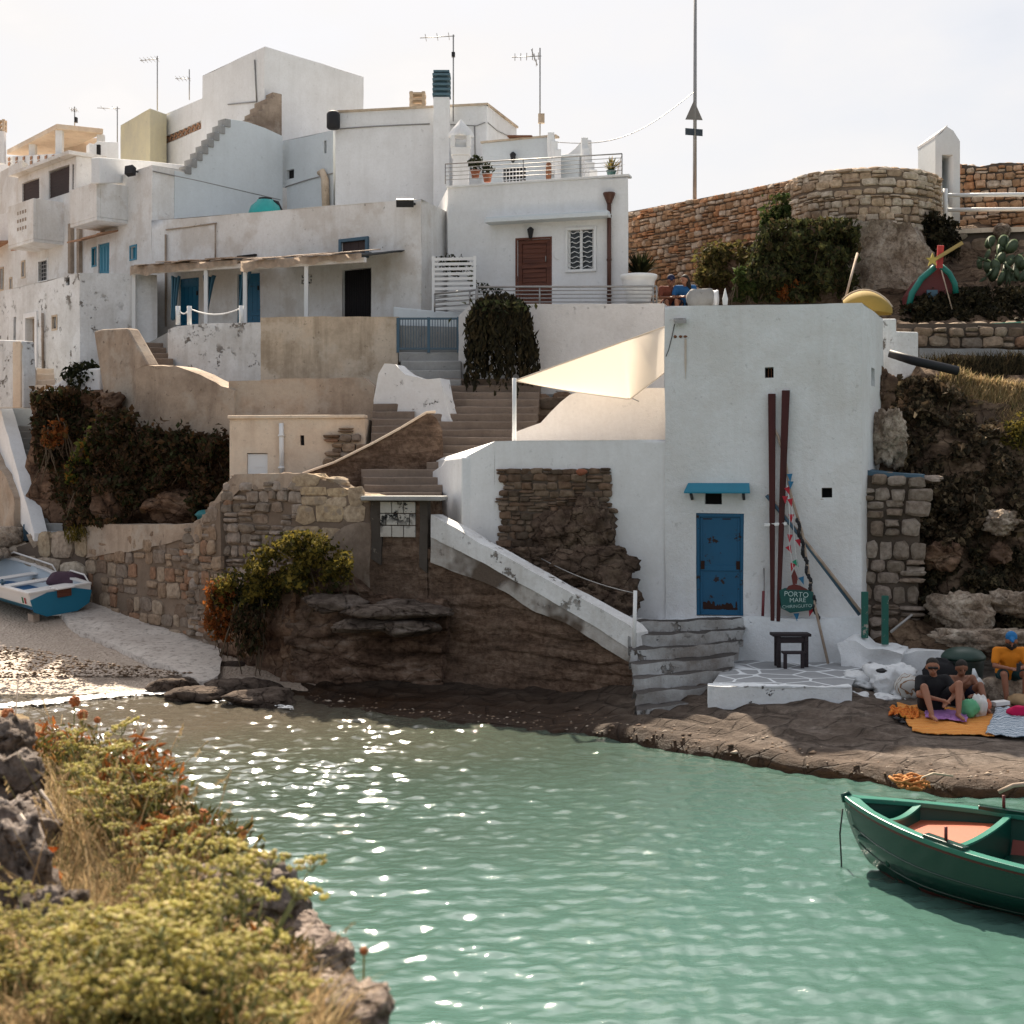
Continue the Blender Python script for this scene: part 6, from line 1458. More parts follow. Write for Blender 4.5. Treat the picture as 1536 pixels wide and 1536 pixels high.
near = np.clip((30.5 - YY) / 3, .5, 1) * (1 + .9 * np.clip((YY - 15) / 7, 0, 1) * np.clip(.55 - XX / 9, .15, 1)) * (1 + .25 * np.sin(XX * .9 + YY * .5) * np.sin(YY * .7)); ZZ *= near * ((np.abs(XX) < 10.1) & (YY > 9.9))
me = bpy.data.meshes.new('sea'); ny, nx = XX.shape
vv = np.stack([XX.ravel(), YY.ravel(), ZZ.ravel()], 1)
idx = np.arange(ny * nx).reshape(ny, nx); ff = np.stack([idx[:-1, :-1].ravel(), idx[:-1, 1:].ravel(), idx[1:, 1:].ravel(), idx[1:, :-1].ravel()], 1)
me.from_pydata(vv.tolist(), [], ff.tolist()); me.polygons.foreach_set('use_smooth', [True] * len(me.polygons)); me.materials.append(M_water); me.update()
sea = bpy.data.objects.new('sea', me); COL.objects.link(sea); tag(sea, kind='structure')
# sea bed sheet reaching to the horizon
mb = MB(); mb.box(-600, 600, -400, 900, -3.2, -2.6); tag(mb.build('ground', R_hill), kind='structure')
# land behind the village
mb = MB()
def land(s, t):
    x = -140 + 280 * s; y = 58 + 240 * t; return Vector((x, y, 6.0 + 2.0 * nz((x, y, 0), .03) - max(0, t - .2) * 8))
mb.grid(land, 40, 30); tag(mb.build('terrain', R_hill), kind='structure')

# beach ramp and shingle
def beachz(x, y): return .145 * (min(y, 46) - 28.6) + .03 * noise.fractal(Vector((x * .8, y * .8, 7)), .8, 2, 4)
m_ramp, nt, b = newmat('old_concrete_ramp'); n = N(nt); bsdf_set(b, None, .85, 0, .25)
c = n.mix(n.ramp(n.noise(1.1, 8, .7), [(.35, 0), (.65, 1)]), (.46, .40, .35), (.60, .54, .48)); c = n.mix(n.ramp(n.noise(8, 6, .7), [(.32, .8), (.5, 0)]), c, (.16, .13, .11)); n.L(c, b.inputs['Base Color']); n.bump(n.noise(6, 8, .7), b, .7, .03)
m_shing, nt, b = newmat('shingle_sand'); n = N(nt); bsdf_set(b, None, .6, 0, .3)
c = n.mix(n.vor((16, 16, 16), out='Color'), (.20, .15, .11), (.56, .46, .37)); c = n.mix(.55, c, (.42, .33, .26)); n.L(c, b.inputs['Base Color']); n.bump(n.vor((16, 16, 16)), b, .9, .04)
mb = MB()
def bf(s, t):
    x = -3.5 - 66.5 * (1 - s) ** 1.8; y = 26 + 34 * t; return Vector((x, y, beachz(x, y) - .02))
mb.grid(bf, 150, 150); tag(mb.build('beach', m_shing), kind='structure')
mb = MB(); edge = [(-60, 960), (50, 968), (110, 985), (160, 990), (225, 1000), (255, 1004), (300, 1010), (330, 1005)]
ew = []
for x, y in edge:
    z = .3
    for _ in range(5): p = G(x, y, z); z = beachz(p.x, p.y)
    ew.append(p)
back = [XY(-100, 41), XY(50, 40.5), XY(118, 37.2), XY(150, 36.6), XY(200, 35.2), XY(240, 34.3), XY(300, 33), XY(332, 32.2)]
def rf(s, t):
    a = s * (len(ew) - 1); i = min(len(ew) - 2, int(a)); p = ew[i].lerp(ew[i + 1], a - i); q_ = back[i].lerp(back[i + 1], a - i)
    r_ = p.lerp(q_, max(0, t)); r_ = Vector((r_.x + .12 * nz((r_.x, r_.y, 0), 2.5) * (1 - t), r_.y + .15 * nz((r_.y, r_.x, 0), 2.5) * (1 - t), 0)); r_.z = beachz(r_.x, r_.y) + (.09 if t >= 0 else -.1) + .025 * nz((r_.x, r_.y, 1), 1.6)
    return r_
mb.grid(lambda s, t: rf(s, t * 1.02 - .02), 90, 50); tag(mb.build('boat_ramp', m_ramp), kind='structure')
q = random.Random(6); mb = MB()
OCT = [(1, 0, 0), (-1, 0, 0), (0, 1, 0), (0, -1, 0), (0, 0, 1), (0, 0, -1)]; OF = [(0, 2, 4), (2, 1, 4), (1, 3, 4), (3, 0, 4), (2, 0, 5), (1, 2, 5), (3, 1, 5), (0, 3, 5)]
for _ in range(4600):
    x = q.uniform(-60, 330); y = q.uniform(962, 1046)
    if y < lerpt([(-60, 962), (50, 970), (160, 992), (330, 1012)], x) + 2: continue
    p = G(x, y, beachz(*G(x, y, .2).xy)); s = q.uniform(.018, .05) * (1.6 if q.random() < .06 else 1)
    mb.add([p + Vector((v[0] * s * q.uniform(.7, 1.3), v[1] * s * q.uniform(.7, 1.3), v[2] * s * .36)) for v in OCT], OF, 0, True)
for _ in range(380):
    x = q.uniform(-4, 8.5); y = lerpt(T_sh, x) + abs(q.gauss(.15, .45)); z = shelfz(x, y)
    if z < .0: continue
    s = q.uniform(.012, .035) * (2.2 if q.random() < .08 else 1)
    mb.add([Vector((x, y, z)) + Vector((v[0] * s * q.uniform(.7, 1.5), v[1] * s, v[2] * s * .5)) for v in OCT], OF, 0, True)
tag(mb.build('pebbles', stone('beach_pebbles', [(.24, .17, .12), (.44, .35, .27), (.33, .24, .17), (.52, .44, .36), (.14, .10, .075)], scale=20)), 'wet brown and cream pebbles along the water edge', 'pebbles', kind='stuff')
for k, (x, y, a, b_, lb) in enumerate([(262, 1030, .5, .2, 'low dark wet rock at the end of the pebble beach'), (300, 1042, .6, .16, 'flat wet rock washed by the waves'), (240, 1015, .45, .13, 'grey rock slab at the foot of the boat ramp'), (320, 1012, .8, .3, 'grey rock hump below the stone sea wall'), (360, 1035, .7, .25, 'dark rock at the water under the earthy bank'), (395, 1048, .6, .2, 'jagged black rock beside the cliff foot')]):
    p = G(x, y, .1); mb = MB(); mb.blob(p, (a, .5, b_), k + 60, .35, 1.7, 28, 14, 0, .3); tag(mb.build('shore_rock', rock('wet_shore_rock', [(.04, .03, .025), (.10, .075, .06), (.2, .16, .13)], 1.6, 2, wet=False) if k == 0 else bpy.data.materials['wet_shore_rock']), lb, 'rock')
# wash of foam on the shingle and along the quay
m_foam = plain('foam', (.80, .79, .77), .6, bump=.3, obj=False)
mb = MB(); q = random.Random(9)
def foamline(pts, n, w_, s0):
    for _ in range(n):
        a = q.random() * (len(pts) - 1); i = int(a); x = pts[i][0] + (pts[i + 1][0] - pts[i][0]) * (a - i); y = pts[i][1] + (pts[i + 1][1] - pts[i][1]) * (a - i) + abs(q.gauss(0, w_)) * (1 if q.random() < .7 else -.5)
        p = G(x, y, .045); s = s0 * q.uniform(.3, 1.3); r_ = [q.uniform(.6, 1.2) for _ in range(7)]
        mb.add([p + Vector((0, 0, .012))] + [p + Vector((math.cos(j * .9) * s * r_[j] * 1.9, math.sin(j * .9) * s * r_[j], q.uniform(-.01, .006))) for j in range(7)], [(0, 1 + j, 1 + (j + 1) % 7) for j in range(7)], 0, True)
foamline([(-40, 1062), (60, 1052), (140, 1044), (220, 1037), (262, 1036)], 800, 2.2, .04)
foamline([(262, 1040), (330, 1046), (400, 1052), (440, 1062)], 120, 3, .03)
0 and foamline([(500, 1082), (640, 1100), (720, 1104), (780, 1108)], 160, 1.6, .03)
tag(mb.build('foam', m_foam), 'thin white wash of foam where waves meet the shore', 'foam', kind='stuff')
# orange rope heap and mooring lines
mb = MB(); q = random.Random(2); c = G(1372, 1180, .16)
for k in range(16):
    r_ = q.uniform(.03, .13); a0 = q.uniform(0, 6.28); o_ = Vector((q.gauss(0, .09), q.gauss(0, .05), 0))
    mb.tube([c + o_ + Vector((math.cos(a0 + t * .55) * r_ * 1.3, math.sin(a0 + t * .55) * r_, .0 + .008 * k + .025 * math.sin(t * 1.3 + k))) for t in range(11)], .018, 5)
tag(mb.build('rope_heap', plain('orange_rope', (.40, .17, .05), .9)), 'heap of orange rope at the quay edge beyond the green rowboat', 'rope')
mb = MB(); mb.tube([G(1378, 1176, .2), G(1384, 1166, .32), G(1400, 1160, .32), G(1430, 1164, .3)], .014, 5); tag(mb.build('mooring_rope', plain('pale_rope', (.45, .38, .28), .9)), 'short pale rope running from the orange rope heap over the rock', 'rope')
mb = MB(); mb.tube([G(1498, 1188, .2), G(1520, 1178, .3), G(1560, 1174, .34)], .03, 6); tag(mb.build('driftwood', M_board), 'pale driftwood stick lying at the quay edge by the frame edge', 'driftwood')

# ================================================================== boats
def hull(root, L, beam, sheer, keel, mats, transom=True, bottomz=.05, strakez=None, thick=.045, stemrake=.35, sternb=.8, floorz=.12):
    """open boat; local x runs from bow (0) to stern (-L)"""
    nu, nv = 40, 14
    def b(s): return beam / 2 * ((1 - (1 - min(1, s / .48)) ** 2.1) if s < .48 else 1 - (1 - sternb) * ((s - .48) / .52) ** 1.7)
    def zg(s): return sheer[0] + (sheer[1] - sheer[0]) * min(1, s / .6) ** .8 if s < .6 else sheer[1] + (sheer[2] - sheer[1]) * ((s - .6) / .4) ** 1.6
    def pt(s, v, side, off=0):
        bb = max(.0, b(s) - off); z0 = keel + .30 * (1 - min(1, s / .25)) ** 2 * (zg(0) - keel) ; z = z0 + (zg(s) - z0) * v ** 1.15
        wv = min(1, (v / .55)) ** .55 * .86 + .14 * v
        x = -L * s - stemrake * (1 - v) ** 1.6 * (1 - min(1, s / .35)) - off * (1 - min(1, s / .1))
        return Vector((x, side * bb * wv, z + (off if v < .2 else 0)))
    for nm, off in (('hull', 0), ('inner_hull', thick)):
        mb = MB()
        for sd in (-1, 1):
            vs = [pt(i / nu, j / nv, sd, off) for j in range(nv + 1) for i in range(nu + 1)]
            fs, ms = [], []
            for j in range(nv):
                for i in range(nu):
                    fs.append((j * (nu + 1) + i, j * (nu + 1) + i + 1, (j + 1) * (nu + 1) + i + 1, (j + 1) * (nu + 1) + i))
            o = len(mb.f); mb.add(vs, fs, 0, True)
            if nm == 'hull':
                for t in range(o, len(mb.f)):
                    zc = sum(mb.v[q_][2] for q_ in mb.f[t]) / 4; xc = sum(mb.v[q_][0] for q_ in mb.f[t]) / 4; s_ = -xc / L
                    if zc < bottomz: mb.m[t] = 1
                    elif strakez and zc > zg(max(0, min(1, s_))) - strakez: mb.m[t] = 2
        if transom:
            loop = [pt(1, j / nv, -1, off) for j in range(nv, -1, -1)] + [pt(1, j / nv, 1, off) for j in range(1, nv + 1)]
            mb.add([p + Vector((off, 0, 0)) for p in loop], [tuple(range(len(loop)))], 0)
        o_ = mb.build(nm, mats[:3] if nm == 'hull' else [mats[3]], None, weld=True); o_.parent = root
    mb = MB(); w_ = .10
    for sd in (-1, 1):
        vs, fs = [], []
        for i in range(nu + 1):
            p = pt(i / nu, 1, sd); q_ = pt(i / nu, 1, sd, w_); 
            if i == 0: q_ = p + Vector((-.12, 0, 0))
            up = Vector((0, 0, .018)); dn_ = Vector((0, 0, -.035)); o = Vector((0, sd * .022, 0))
            vs += [p + o + dn_, p + o + up, q_ + up, q_ + dn_]
        for i in range(nu):
            for k in range(4): a = i * 4 + k; bq = i * 4 + (k + 1) % 4; fs.append((a, bq, bq + 4, a + 4))
        mb.add(vs, fs)
    if transom: p, q_ = pt(1, 1, -1), pt(1, 1, 1); mb.beam(p + Vector((.03, 0, .005)), q_ + Vector((.03, 0, .005)), .10, .05)
    o_ = mb.build('gunwale', mats[4], None, bevel=.008); o_.parent = root
    return pt, b, zg
GREEN = (.0012, .032, .022)
M_green = paint('green_boat_paint', GREEN, .22, (.35, .36, .28), .02, .1, .6, scale=3.5, obj=True, bump=.05)
M_greenin = paint('green_boat_inside', (.003, .05, .036), .38, (.25, .22, .15), .06, .1, .4, obj=True)
M_skysheen = paint('sky_sheen_gunwale', (.02, .155, .11), .33, (.4, .4, .34), .15, .1, .5, scale=6, obj=True)  # boat green lightened, with the sky's reflection put into the paint colour
M_redbot = paint('red_bottom_paint', (.10, .018, .015), .45, (.2, .12, .1), .1, .1, obj=True)
M_orangefl = paint('orange_boat_floor', (.36, .085, .038), .5, (.3, .1, .06), .08, .1, obj=True)
M_redin = paint('red_boat_lining', (.22, .045, .03), .55, (.06, .04, .03), .15, .1, obj=True)
gb = thing('green_rowboat', 'green wooden rowboat with orange floor floating beside the quay', 'rowboat', (3.62, 16.0, 0.0))
gb.rotation_euler = (R(-1.0), R(0), math.atan2(.61, -.79))
pt, bw, zg = hull(gb, 4.9, 1.98, (.76, .50, .56), -.22, [M_green, M_redbot, M_redbot, M_greenin, M_skysheen], True, .03, .075, .045, .30)
def bpart(name, mats, fn, **k):
    mb = MB(); fn(mb); o_ = mb.build(name, mats, None, **k); o_.parent = gb; return o_
def bulk(mb, s, drop=.0, th=.035, arch=.05, bot=.0):
    n_ = 14; top = []
    for k in range(n_ + 1):
        y = (k / n_ * 2 - 1) * (bw(s) - .05); top.append(Vector((-4.9 * s, y, zg(s) - drop - .02 - arch * (1 - (k / n_ * 2 - 1) ** 2))))
    botm = [Vector((-4.9 * s, y_, bot + .10 + .16 * abs(y_ / bw(s)) ** 3)) for y_ in [p.y * .93 for p in reversed(top)]]
    mb.prism(top + botm, (-th, 0, 0))
for s, d in ((.135, .0), (.31, .0), (.50, .02), (.74, .02)):
    bk = bpart('bulkhead', M_greenin, lambda mb: bulk(mb, s, d), bevel=.006)
    mb = MB(); n_ = 14; ps = [Vector((-4.9 * s - .017, (k / n_ * 2 - 1) * (bw(s) - .06), zg(s) - d - .012 - .05 * (1 - (k / n_ * 2 - 1) ** 2))) for k in range(n_ + 1)]
    for a, c in zip(ps, ps[1:]): mb.beam(a, c, .07, .022)
    o_ = mb.build('cap_rail', M_skysheen, None); o_.parent = bk
def floorp(mb, s0, s1, z):
    n_ = 8
    L_ = [Vector((-4.9 * (s0 + (s1 - s0) * k / n_), -(bw(s0 + (s1 - s0) * k / n_) * .88), z)) for k in range(n_ + 1)]
    mb.prism(L_ + [Vector((p.x, -p.y, p.z)) for p in reversed(L_)], (0, 0, -.03))
bpart('floor', M_orangefl, lambda mb: floorp(mb, .14, .305, .50)); bpart('floor', M_greenin, lambda mb: floorp(mb, .32, .98, .20)); bpart('floor', M_greenin, lambda mb: floorp(mb, .05, .13, .40))
bpart('lining', M_redin, lambda mb: [mb.add([pt(s0 + (s1 - s0) * i / 10, v, -1, .055) for v in (.42, .72) for i in range(11)], [(i, i + 1, i + 12, i + 11) for i in range(10)], 0, True) for s0, s1 in ((.14, .30), (.32, .49), (.05, .125))])
for sd in (-1, 1): bpart('thole_pad', M_green, lambda mb: [mb.beam(pt(.25, 1, sd) + Vector((0, -sd * .04, .03)), pt(.345, 1, sd) + Vector((0, -sd * .04, .03)), .10, .05)], bevel=.008)
for sd in (-1, 1): bpart('thole_pin', M_redbot, lambda mb: [mb.tube([pt(.30, 1, sd) + Vector((0, -sd * .04, .03)), pt(.30, 1, sd) + Vector((0, -sd * .04, .19))], .018, 8)])
bpart('stem_post', M_greenin, lambda mb: (mb.tube([Vector((-.02, .03, .70)), Vector((-.01, .05, .78)), Vector((-.06, .0, .80)), Vector((-.08, -.04, .74))], .02, 6)))
for sd in (-1, 1):
    for v in (.42, .66): bpart('plank_seam', M_green, lambda mb: mb.tube([pt(.02 + .97 * i / 24, v, sd) + Vector((0, sd * .003, 0)) for i in range(25)], .009, 5))
bpart('thwart', M_skysheen, lambda mb: mb.box(-4.9 * .60, -4.9 * .56, -bw(.58) * .9, bw(.58) * .9, .36, .40), bevel=.006)
mb = MB(); mb.tube([(-.0, .02, .62), (.02, .05, .35), (.0, .06, .02), (.02, .06, -.3)], .009, 5); o_ = mb.build('bow_rope', M_iron, None); o_.parent = gb
def worldof(o_, v):
    bpy.context.view_layer.update(); return o_.matrix_world @ Vector(v)
mb = MB(); mb.blob(worldof(gb, (-2.55, -.1, .18)), (.26, .2, .09), 3, .3); tag(mb.build('boat_sack', plain('grey_blue_tarp', (.15, .19, .25), .7)), 'grey-blue sack lying on the floor of the green rowboat', 'sack')
mb = MB(); mb.blob(worldof(gb, (-2.75, .25, .16)), (.12, .12, .08), 5, .4); tag(mb.build('boat_float', M_terracotta), 'small brown net float lying in the green rowboat', 'float')

# beached boat
bb = thing('beached_boat', 'white and blue wooden boat pulled up on the concrete ramp', 'boat', (0, 0, 0))
st_ = XY(93, 34.9); gd = Vector((-.72, .69, 0)).normalized(); up = Vector((0, -.145, 1)).normalized(); fw_ = (gd - up * gd.dot(up)).normalized(); sd_ = up.cross(fw_)
Lb = 4.6; org = Vector((st_.x, st_.y, beachz(st_.x, st_.y) + .06)) + fw_ * Lb
bb.matrix_world = Matrix((( fw_.x, sd_.x, up.x, org.x), (fw_.y, sd_.y, up.y, org.y), (fw_.z, sd_.z, up.z, org.z), (0, 0, 0, 1)))
M_bblue = paint('boat_blue', (.015, .17, .28), .4, (.3, .3, .3), .1, .1, obj=True); M_bwhite = paint('boat_white', (.74, .71, .68), .4, (.5, .42, .36), .08, .06, obj=True); M_bin = paint('boat_inner_blue', (.01, .11, .28), .5, obj=True); M_bgrey = paint('boat_inner_white', (.60, .66, .70), .5, obj=True)
pt2, bw2, zg2 = hull(bb, Lb, 1.75, (.95, .66, .66), .0, [M_bwhite, M_bblue, M_bwhite, M_bgrey, M_bwhite], True, .36, None, .05, .4, .92)
def b2(name, mats, fn, **k):
    mb = MB(); fn(mb); o_ = mb.build(name, mats, None, **k); o_.parent = bb; return o_
b2('transom_panel', M_bblue, lambda mb: mb.prism([Vector((-Lb - .006, y, z)) for y, z in ((-.80, .50), (-.36, .62), (.36, .62), (.80, .50), (.72, .2), (.4, .05), (-.4, .05), (-.72, .2))], (-.02, 0, 0)))
b2('floor', M_bin, lambda mb: mb.prism([Vector((-Lb * s, y, .26)) for s, y in ((.25, -.55), (.98, -.68), (.98, .68), (.25, .55))], (0, 0, -.03)))
for s in (.42, .62, .82): b2('thwart', M_bwhite, lambda mb: mb.box(-Lb * s - .14, -Lb * s + .14, -bw2(s) * .93, bw2(s) * .93, .50, .545), bevel=.01)
b2('stern_plate', M_bwhite, lambda mb: mb.box(-Lb - .16, -Lb + .22, -.30, .18, .665, .70), bevel=.01)
b2('motor_pad', M_brownwood, lambda mb: mb.box(-Lb - .07, -Lb - .02, -.24, .12, .46, .66), bevel=.01)
b2('grab_rail', M_bwhite, lambda mb: [mb.tube([pt2(s0, 1, sd) + Vector((0, 0, .02)), pt2(s0 + .04, 1, sd) + Vector((0, 0, .16)), pt2(s1 - .04, 1, sd) + Vector((0, 0, .16)), pt2(s1, 1, sd) + Vector((0, 0, .02))], .022, 6) for s0, s1, sd in ((.2, .62, -1), (.74, .97, -1))])
b2('side_mark', paint('mark_green', (.01, .16, .05), .5), lambda mb: mb.prism([pt2(.93, v, 1) * 1.0 + Vector((dx, .012, 0)) for v, dx in ((.62, 0), (.62, .06), (.82, .06), (.82, 0))], (0, -.004, 0)))
b2('side_mark', paint('mark_red', (.40, .02, .02), .5), lambda mb: mb.prism([pt2(.955, v, 1) * 1.0 + Vector((dx, .012, 0)) for v, dx in ((.62, 0), (.62, .06), (.82, .06), (.82, 0))], (0, .004, 0)))
b2('keel_block', M_board, lambda mb: mb.box(-Lb + .15, -Lb + .4, .5, .66, -.12, .1))
b2('cleat', M_slate, lambda mb: (mb.tube([pt2(.72, 1, 1) + Vector((0, -.05, .02)), pt2(.72, 1, 1) + Vector((0, -.05, .16))], .03, 8), mb.tube([pt2(.72, 1, 1) + Vector((-.12, -.05, .1)), pt2(.72, 1, 1) + Vector((.12, -.05, .1))], .025, 8)))
mb = MB(); mb.blob(P(104, 868, 36.2), (.55, .35, .2), 2, .2, flat=.5); tag(mb.build('fish_crate', plain('violet_tarp', (.09, .05, .07), .8)), 'dark violet bundle between the beached boat and the stone wall', 'bundle')

# old boats stored on the slope
rb_ = thing('upright_boat', 'red and green old boat stood on end as a shelter on the slope', 'boat', P(1398, 470, 34.6))
def pq_(x, y, Y): return P(x, y, Y)
ol = [(1362, 466), (1368, 440), (1382, 418), (1402, 401), (1412, 400), (1424, 410), (1432, 425), (1434, 440), (1430, 466)]
mb = MB(); mb.prism([P(x, y, 34.75) for x, y in ol], (0, .9, 0)); mb.build('hull', M_redin if False else paint('old_red_boat', (.13, .025, .025), .6, (.06, .03, .03), .15), rb_, bevel=.03)
mb = MB(); mb.tube([P(x, y, 34.6) for x, y in ol[:4]], .075, 8); mb.tube([P(x, y, 34.6) for x, y in ol[4:8]], .07, 8); mb.build('gunwale', paint('old_green_gunwale', (.01, .17, .14), .5), rb_)
mb = MB(); mb.beam(P(1398, 466, 34.66), P(1398, 435, 34.66), .25, .06); mb.build('hatch', M_slate, rb_)
mb = MB(); mb.beam(P(1409, 402, 34.5), P(1411, 368, 34.4), .14, .07); tag(mb.build('red_plank', paint('red_plank_paint', (.45, .05, .05), .6)), 'upright red plank above the upended red and green boat', 'plank')
mb = MB(); mb.beam(P(1398, 392, 34.4), P(1444, 364, 34.2), .10, .08); tag(mb.build('yellow_plank', plain('yellow_wood', (.40, .29, .11), .7)), 'slanting yellow plank crossing the red plank', 'plank')
mb = MB(); cs = P(1399, 390, 34.3); mb.prism([cs + Vector((math.cos(math.pi / 2 + k * math.pi / 5) * (.17 if k % 2 == 0 else .07), 0, math.sin(math.pi / 2 + k * math.pi / 5) * (.17 if k % 2 == 0 else .07))) for k in range(10)], (0, .04, 0)); tag(mb.build('yellow_star', paint('yellow_star_paint', (.55, .42, .10), .5)), 'small yellow wooden star beside the red plank', 'star')
mb = MB(); mb.tube([P(1412, 405, 34.3), P(1428, 464, 34.2)], .015, 5); tag(mb.build('prop_stick', M_board), 'thin pale stick leaning on the upended boat', 'stick')
yb = thing('yellow_dinghy', 'overturned mustard-yellow dinghy just behind the shed roof', 'dinghy', P(1300, 470, 33.4))
mb = MB()
def yf(s, t):
    a = (t - .5) * math.pi; w_ = .42 * (math.sin(math.pi * (.10 + .86 * s)) ** .6); p0, p1 = P(1264, 466, 33.6), P(1338, 470, 33.0)
    p = p0.lerp(p1, s); return p + Vector((.2 * math.sin(a) * w_, math.sin(a) * w_ * 1.2, max(0, math.cos(a)) ** .7 * w_ * 1.18 - .02))
mb.grid(yf, 24, 14); mb.build('hull', paint('mustard_paint', (.30, .20, .045), .85, (.2, .14, .06), .12), yb)
mb = MB(); mb.tube([yf(s / 12, .5) + Vector((0, 0, .02)) for s in range(13)], .03, 6); mb.build('keel', M_tan, yb)
mb = MB(); mb.tube([P(1268, 448, 33.7), P(1286, 380, 34.6)], .03, 6); tag(mb.build('oar_pole', M_board), 'pale pole leaning against the cliff above the yellow dinghy', 'pole')
# pale sacks and boards behind the shed roof
for k, (x, y, a, b_, m, lb) in enumerate([(1054, 448, .32, .26, M_greystep, 'pale sack behind the shed roof next to the couple'), (1072, 452, .1, .3, M_whitep, 'small white pointed board behind the shed roof')]):
    mb = MB(); mb.blob(P(x, y, 35.2), (a, .25, b_), k, .2, flat=.4); tag(mb.build('sack' if k == 0 else 'white_board', m), lb, 'sack' if k == 0 else 'board')
for k, (x, lb) in enumerate([(1068, 'blue surfboard tip behind the shed roof beside the sack'), (1088, 'thin grey board standing by the ivy clump')]):
    mb = MB(); mb.prism([P(x - 3 + k, 470, 35.4), P(x - 4, 448, 35.4), P(x, 432 if k else 438, 35.4), P(x + 4, 448, 35.4), P(x + 3 - k, 470, 35.4)], (0, .06, 0)); tag(mb.build('board', M_teal if k == 0 else M_pale), lb, 'board')
# big white ribbed pot
pr = [(.27, 0)] + [(x, z) for k in range(7) for x, z in ((.28 + k * .018, .02 + k * .085), (.295 + k * .018, .05 + k * .085))] + [(.43, .60), (.45, .64), (.45, .70), (.38, .70)]
mb = MB(); c = P(958, 456, 35.6); mb.lathe(pr, c, 28); tag(mb.build('ribbed_pot', M_whitep), 'big white ribbed plant pot beside the brown downpipe', 'pot')

# prickly pear
pc = thing('prickly_pear', 'large prickly pear cactus with flat pads on the slope', 'cactus', P(1505, 440, 36)); q = random.Random(19)
mb = MB(); pads = [(1505 + q.gauss(0, 6), 440, 36.0, .4)]
M_cact = plain('cactus_skin', (.06, .085, .045), .6, scale=6)
for k in range(58):
    x, y = q.uniform(1468, 1556), q.uniform(362, 440)
    c = P(x, y, 36.0 + q.uniform(-.5, .6)); r_ = q.uniform(.13, .2); a = q.uniform(0, 3.14); tilt = q.gauss(0, .5)
    ax = Vector((math.cos(a), math.sin(a) * .6, 0)); up_ = Vector((math.sin(tilt), 0, math.cos(tilt)))
    nrm = ax.cross(up_).normalized() * .03; ring = [c + ax * math.cos(t) * r_ * .75 + up_ * math.sin(t) * r_ for t in [j * math.pi / 6 for j in range(12)]]
    mb = MB(); mb.add([c + nrm] + ring + [c - nrm], [(0, 1 + j, 1 + (j + 1) % 12) for j in range(12)] + [(13, 1 + (j + 1) % 12, 1 + j) for j in range(12)], 0, True); mb.build('pad', M_cact, pc)
mb = MB()
for k in range(12):
    a = P(1505 + q.gauss(0, 8), 446, 36.1); mb.tube([a, P(q.uniform(1480, 1545), q.uniform(395, 425), 36.1)], [.09, .06], 7)
mb.build('stem', M_cact, pc)
# tall pole with road sign
po = thing('sign_pole', 'tall thin grey pole with the backs of a triangle sign and a plate', 'pole', P(1043, 302, 42.5))
mb = MB(); mb.tube([P(1042, 330, 42.5), P(1043, -60, 42.5)], [.06, .045], 10); mb.build('pole', M_steel, po)
mb = MB(); mb.prism([P(1028, 179, 42.45), P(1054, 180, 42.45), P(1041, 150, 42.45)], (0, .03, 0)); mb.build('triangle_plate', plain('sign_back_grey', (.22, .205, .19), .6), po)
mb = MB(); mb.prism([P(1028, 192, 42.45), P(1054, 194, 42.45), P(1054, 204, 42.45), P(1028, 202, 42.45)], (0, .03, 0)); mb.build('plate', plain('sign_back_dark', (.05, .065, .08), .6), po)
mb = MB(); a, b_ = P(1041, 138, 42.5), P(832, 213, 41); mb.tube([a.lerp(b_, t / 24) - Vector((0, 0, .55 * math.sin(math.pi * t / 24))) for t in range(25)], .012, 5); tag(mb.build('overhead_wire', M_steel), 'thin overhead wire sagging from the sign pole to the roof room', 'wire')
# ================================================================== things at the boat shed
rnd = random.Random(44)
def on(px, py, out): return sh.pt(0, *hit(px, py, shA, shB), -out)
M_mahog = wood('dark_red_beam', (.070, .014, .012), (.035, .008, .008), .5, (8, 8, 1))
def taper(name, label, top, bot, w0, w1, th):
    mb = MB(); a, b_ = Vector(top), Vector(bot); s = Vector((1, -.2, 0)).normalized(); n_ = Vector((-.2, -1, 0)).normalized()
    vs = []
    for p, w_ in ((a, w0), (b_, w1)):
        vs += [p - s * w_ / 2, p + s * w_ / 2, p + s * w_ / 2 + n_ * th, p - s * w_ / 2 + n_ * th]
    mb.add(vs, [(0, 1, 2, 3), (7, 6, 5, 4), (0, 4, 5, 1), (1, 5, 6, 2), (2, 6, 7, 3), (3, 7, 4, 0)]); return tag(mb.build(name, M_mahog, bevel=.012), label, 'oar')
taper('long_oar', 'dark red long tapered oar leaning on the shed, the one nearer the blue door', on(1158, 591, .06), on(1159.5, 929, .26), .145, .075, .07)
taper('long_oar', 'slightly taller dark red tapered oar beside the bunting pole', on(1179, 586, .06), on(1168, 930, .26), .15, .07, .07)
mb = MB(); mb.beam(on(1147, 787, .22), on(1181, 785, .22), .05, .06); tag(mb.build('oar_bracket', M_whitep, bevel=.01), 'white wooden crossbar holding the two red oars', 'bracket')
mb = MB(); mb.tube([on(1150, 743, .12), on(1200, 803, .2), on(1289, 920, .34)], .035, 8); tag(mb.build('slanting_pole', M_slate), 'dark slanting pole crossing behind the oars down to the buttress', 'pole')
mb = MB(); mb.tube([on(1153, 741, .08), on(1176, 772, .12), on(1212, 815, .24), on(1294, 919, .40)], .028, 8); tag(mb.build('slanting_pole', M_board), 'pale slanting pole lying along the dark slanting pole', 'pole')
mb = MB(); mb.tube([on(1160, 640, .1), on(1168, 656, .12), on(1178, 690, .14), on(1186, 740, .18), on(1204, 800, .24), on(1218, 888, .30), on(1242, 990, .55)], .026, 8); tag(mb.build('bunting_pole', M_board), 'tall thin bent pole carrying the bunting down to the paving', 'pole')
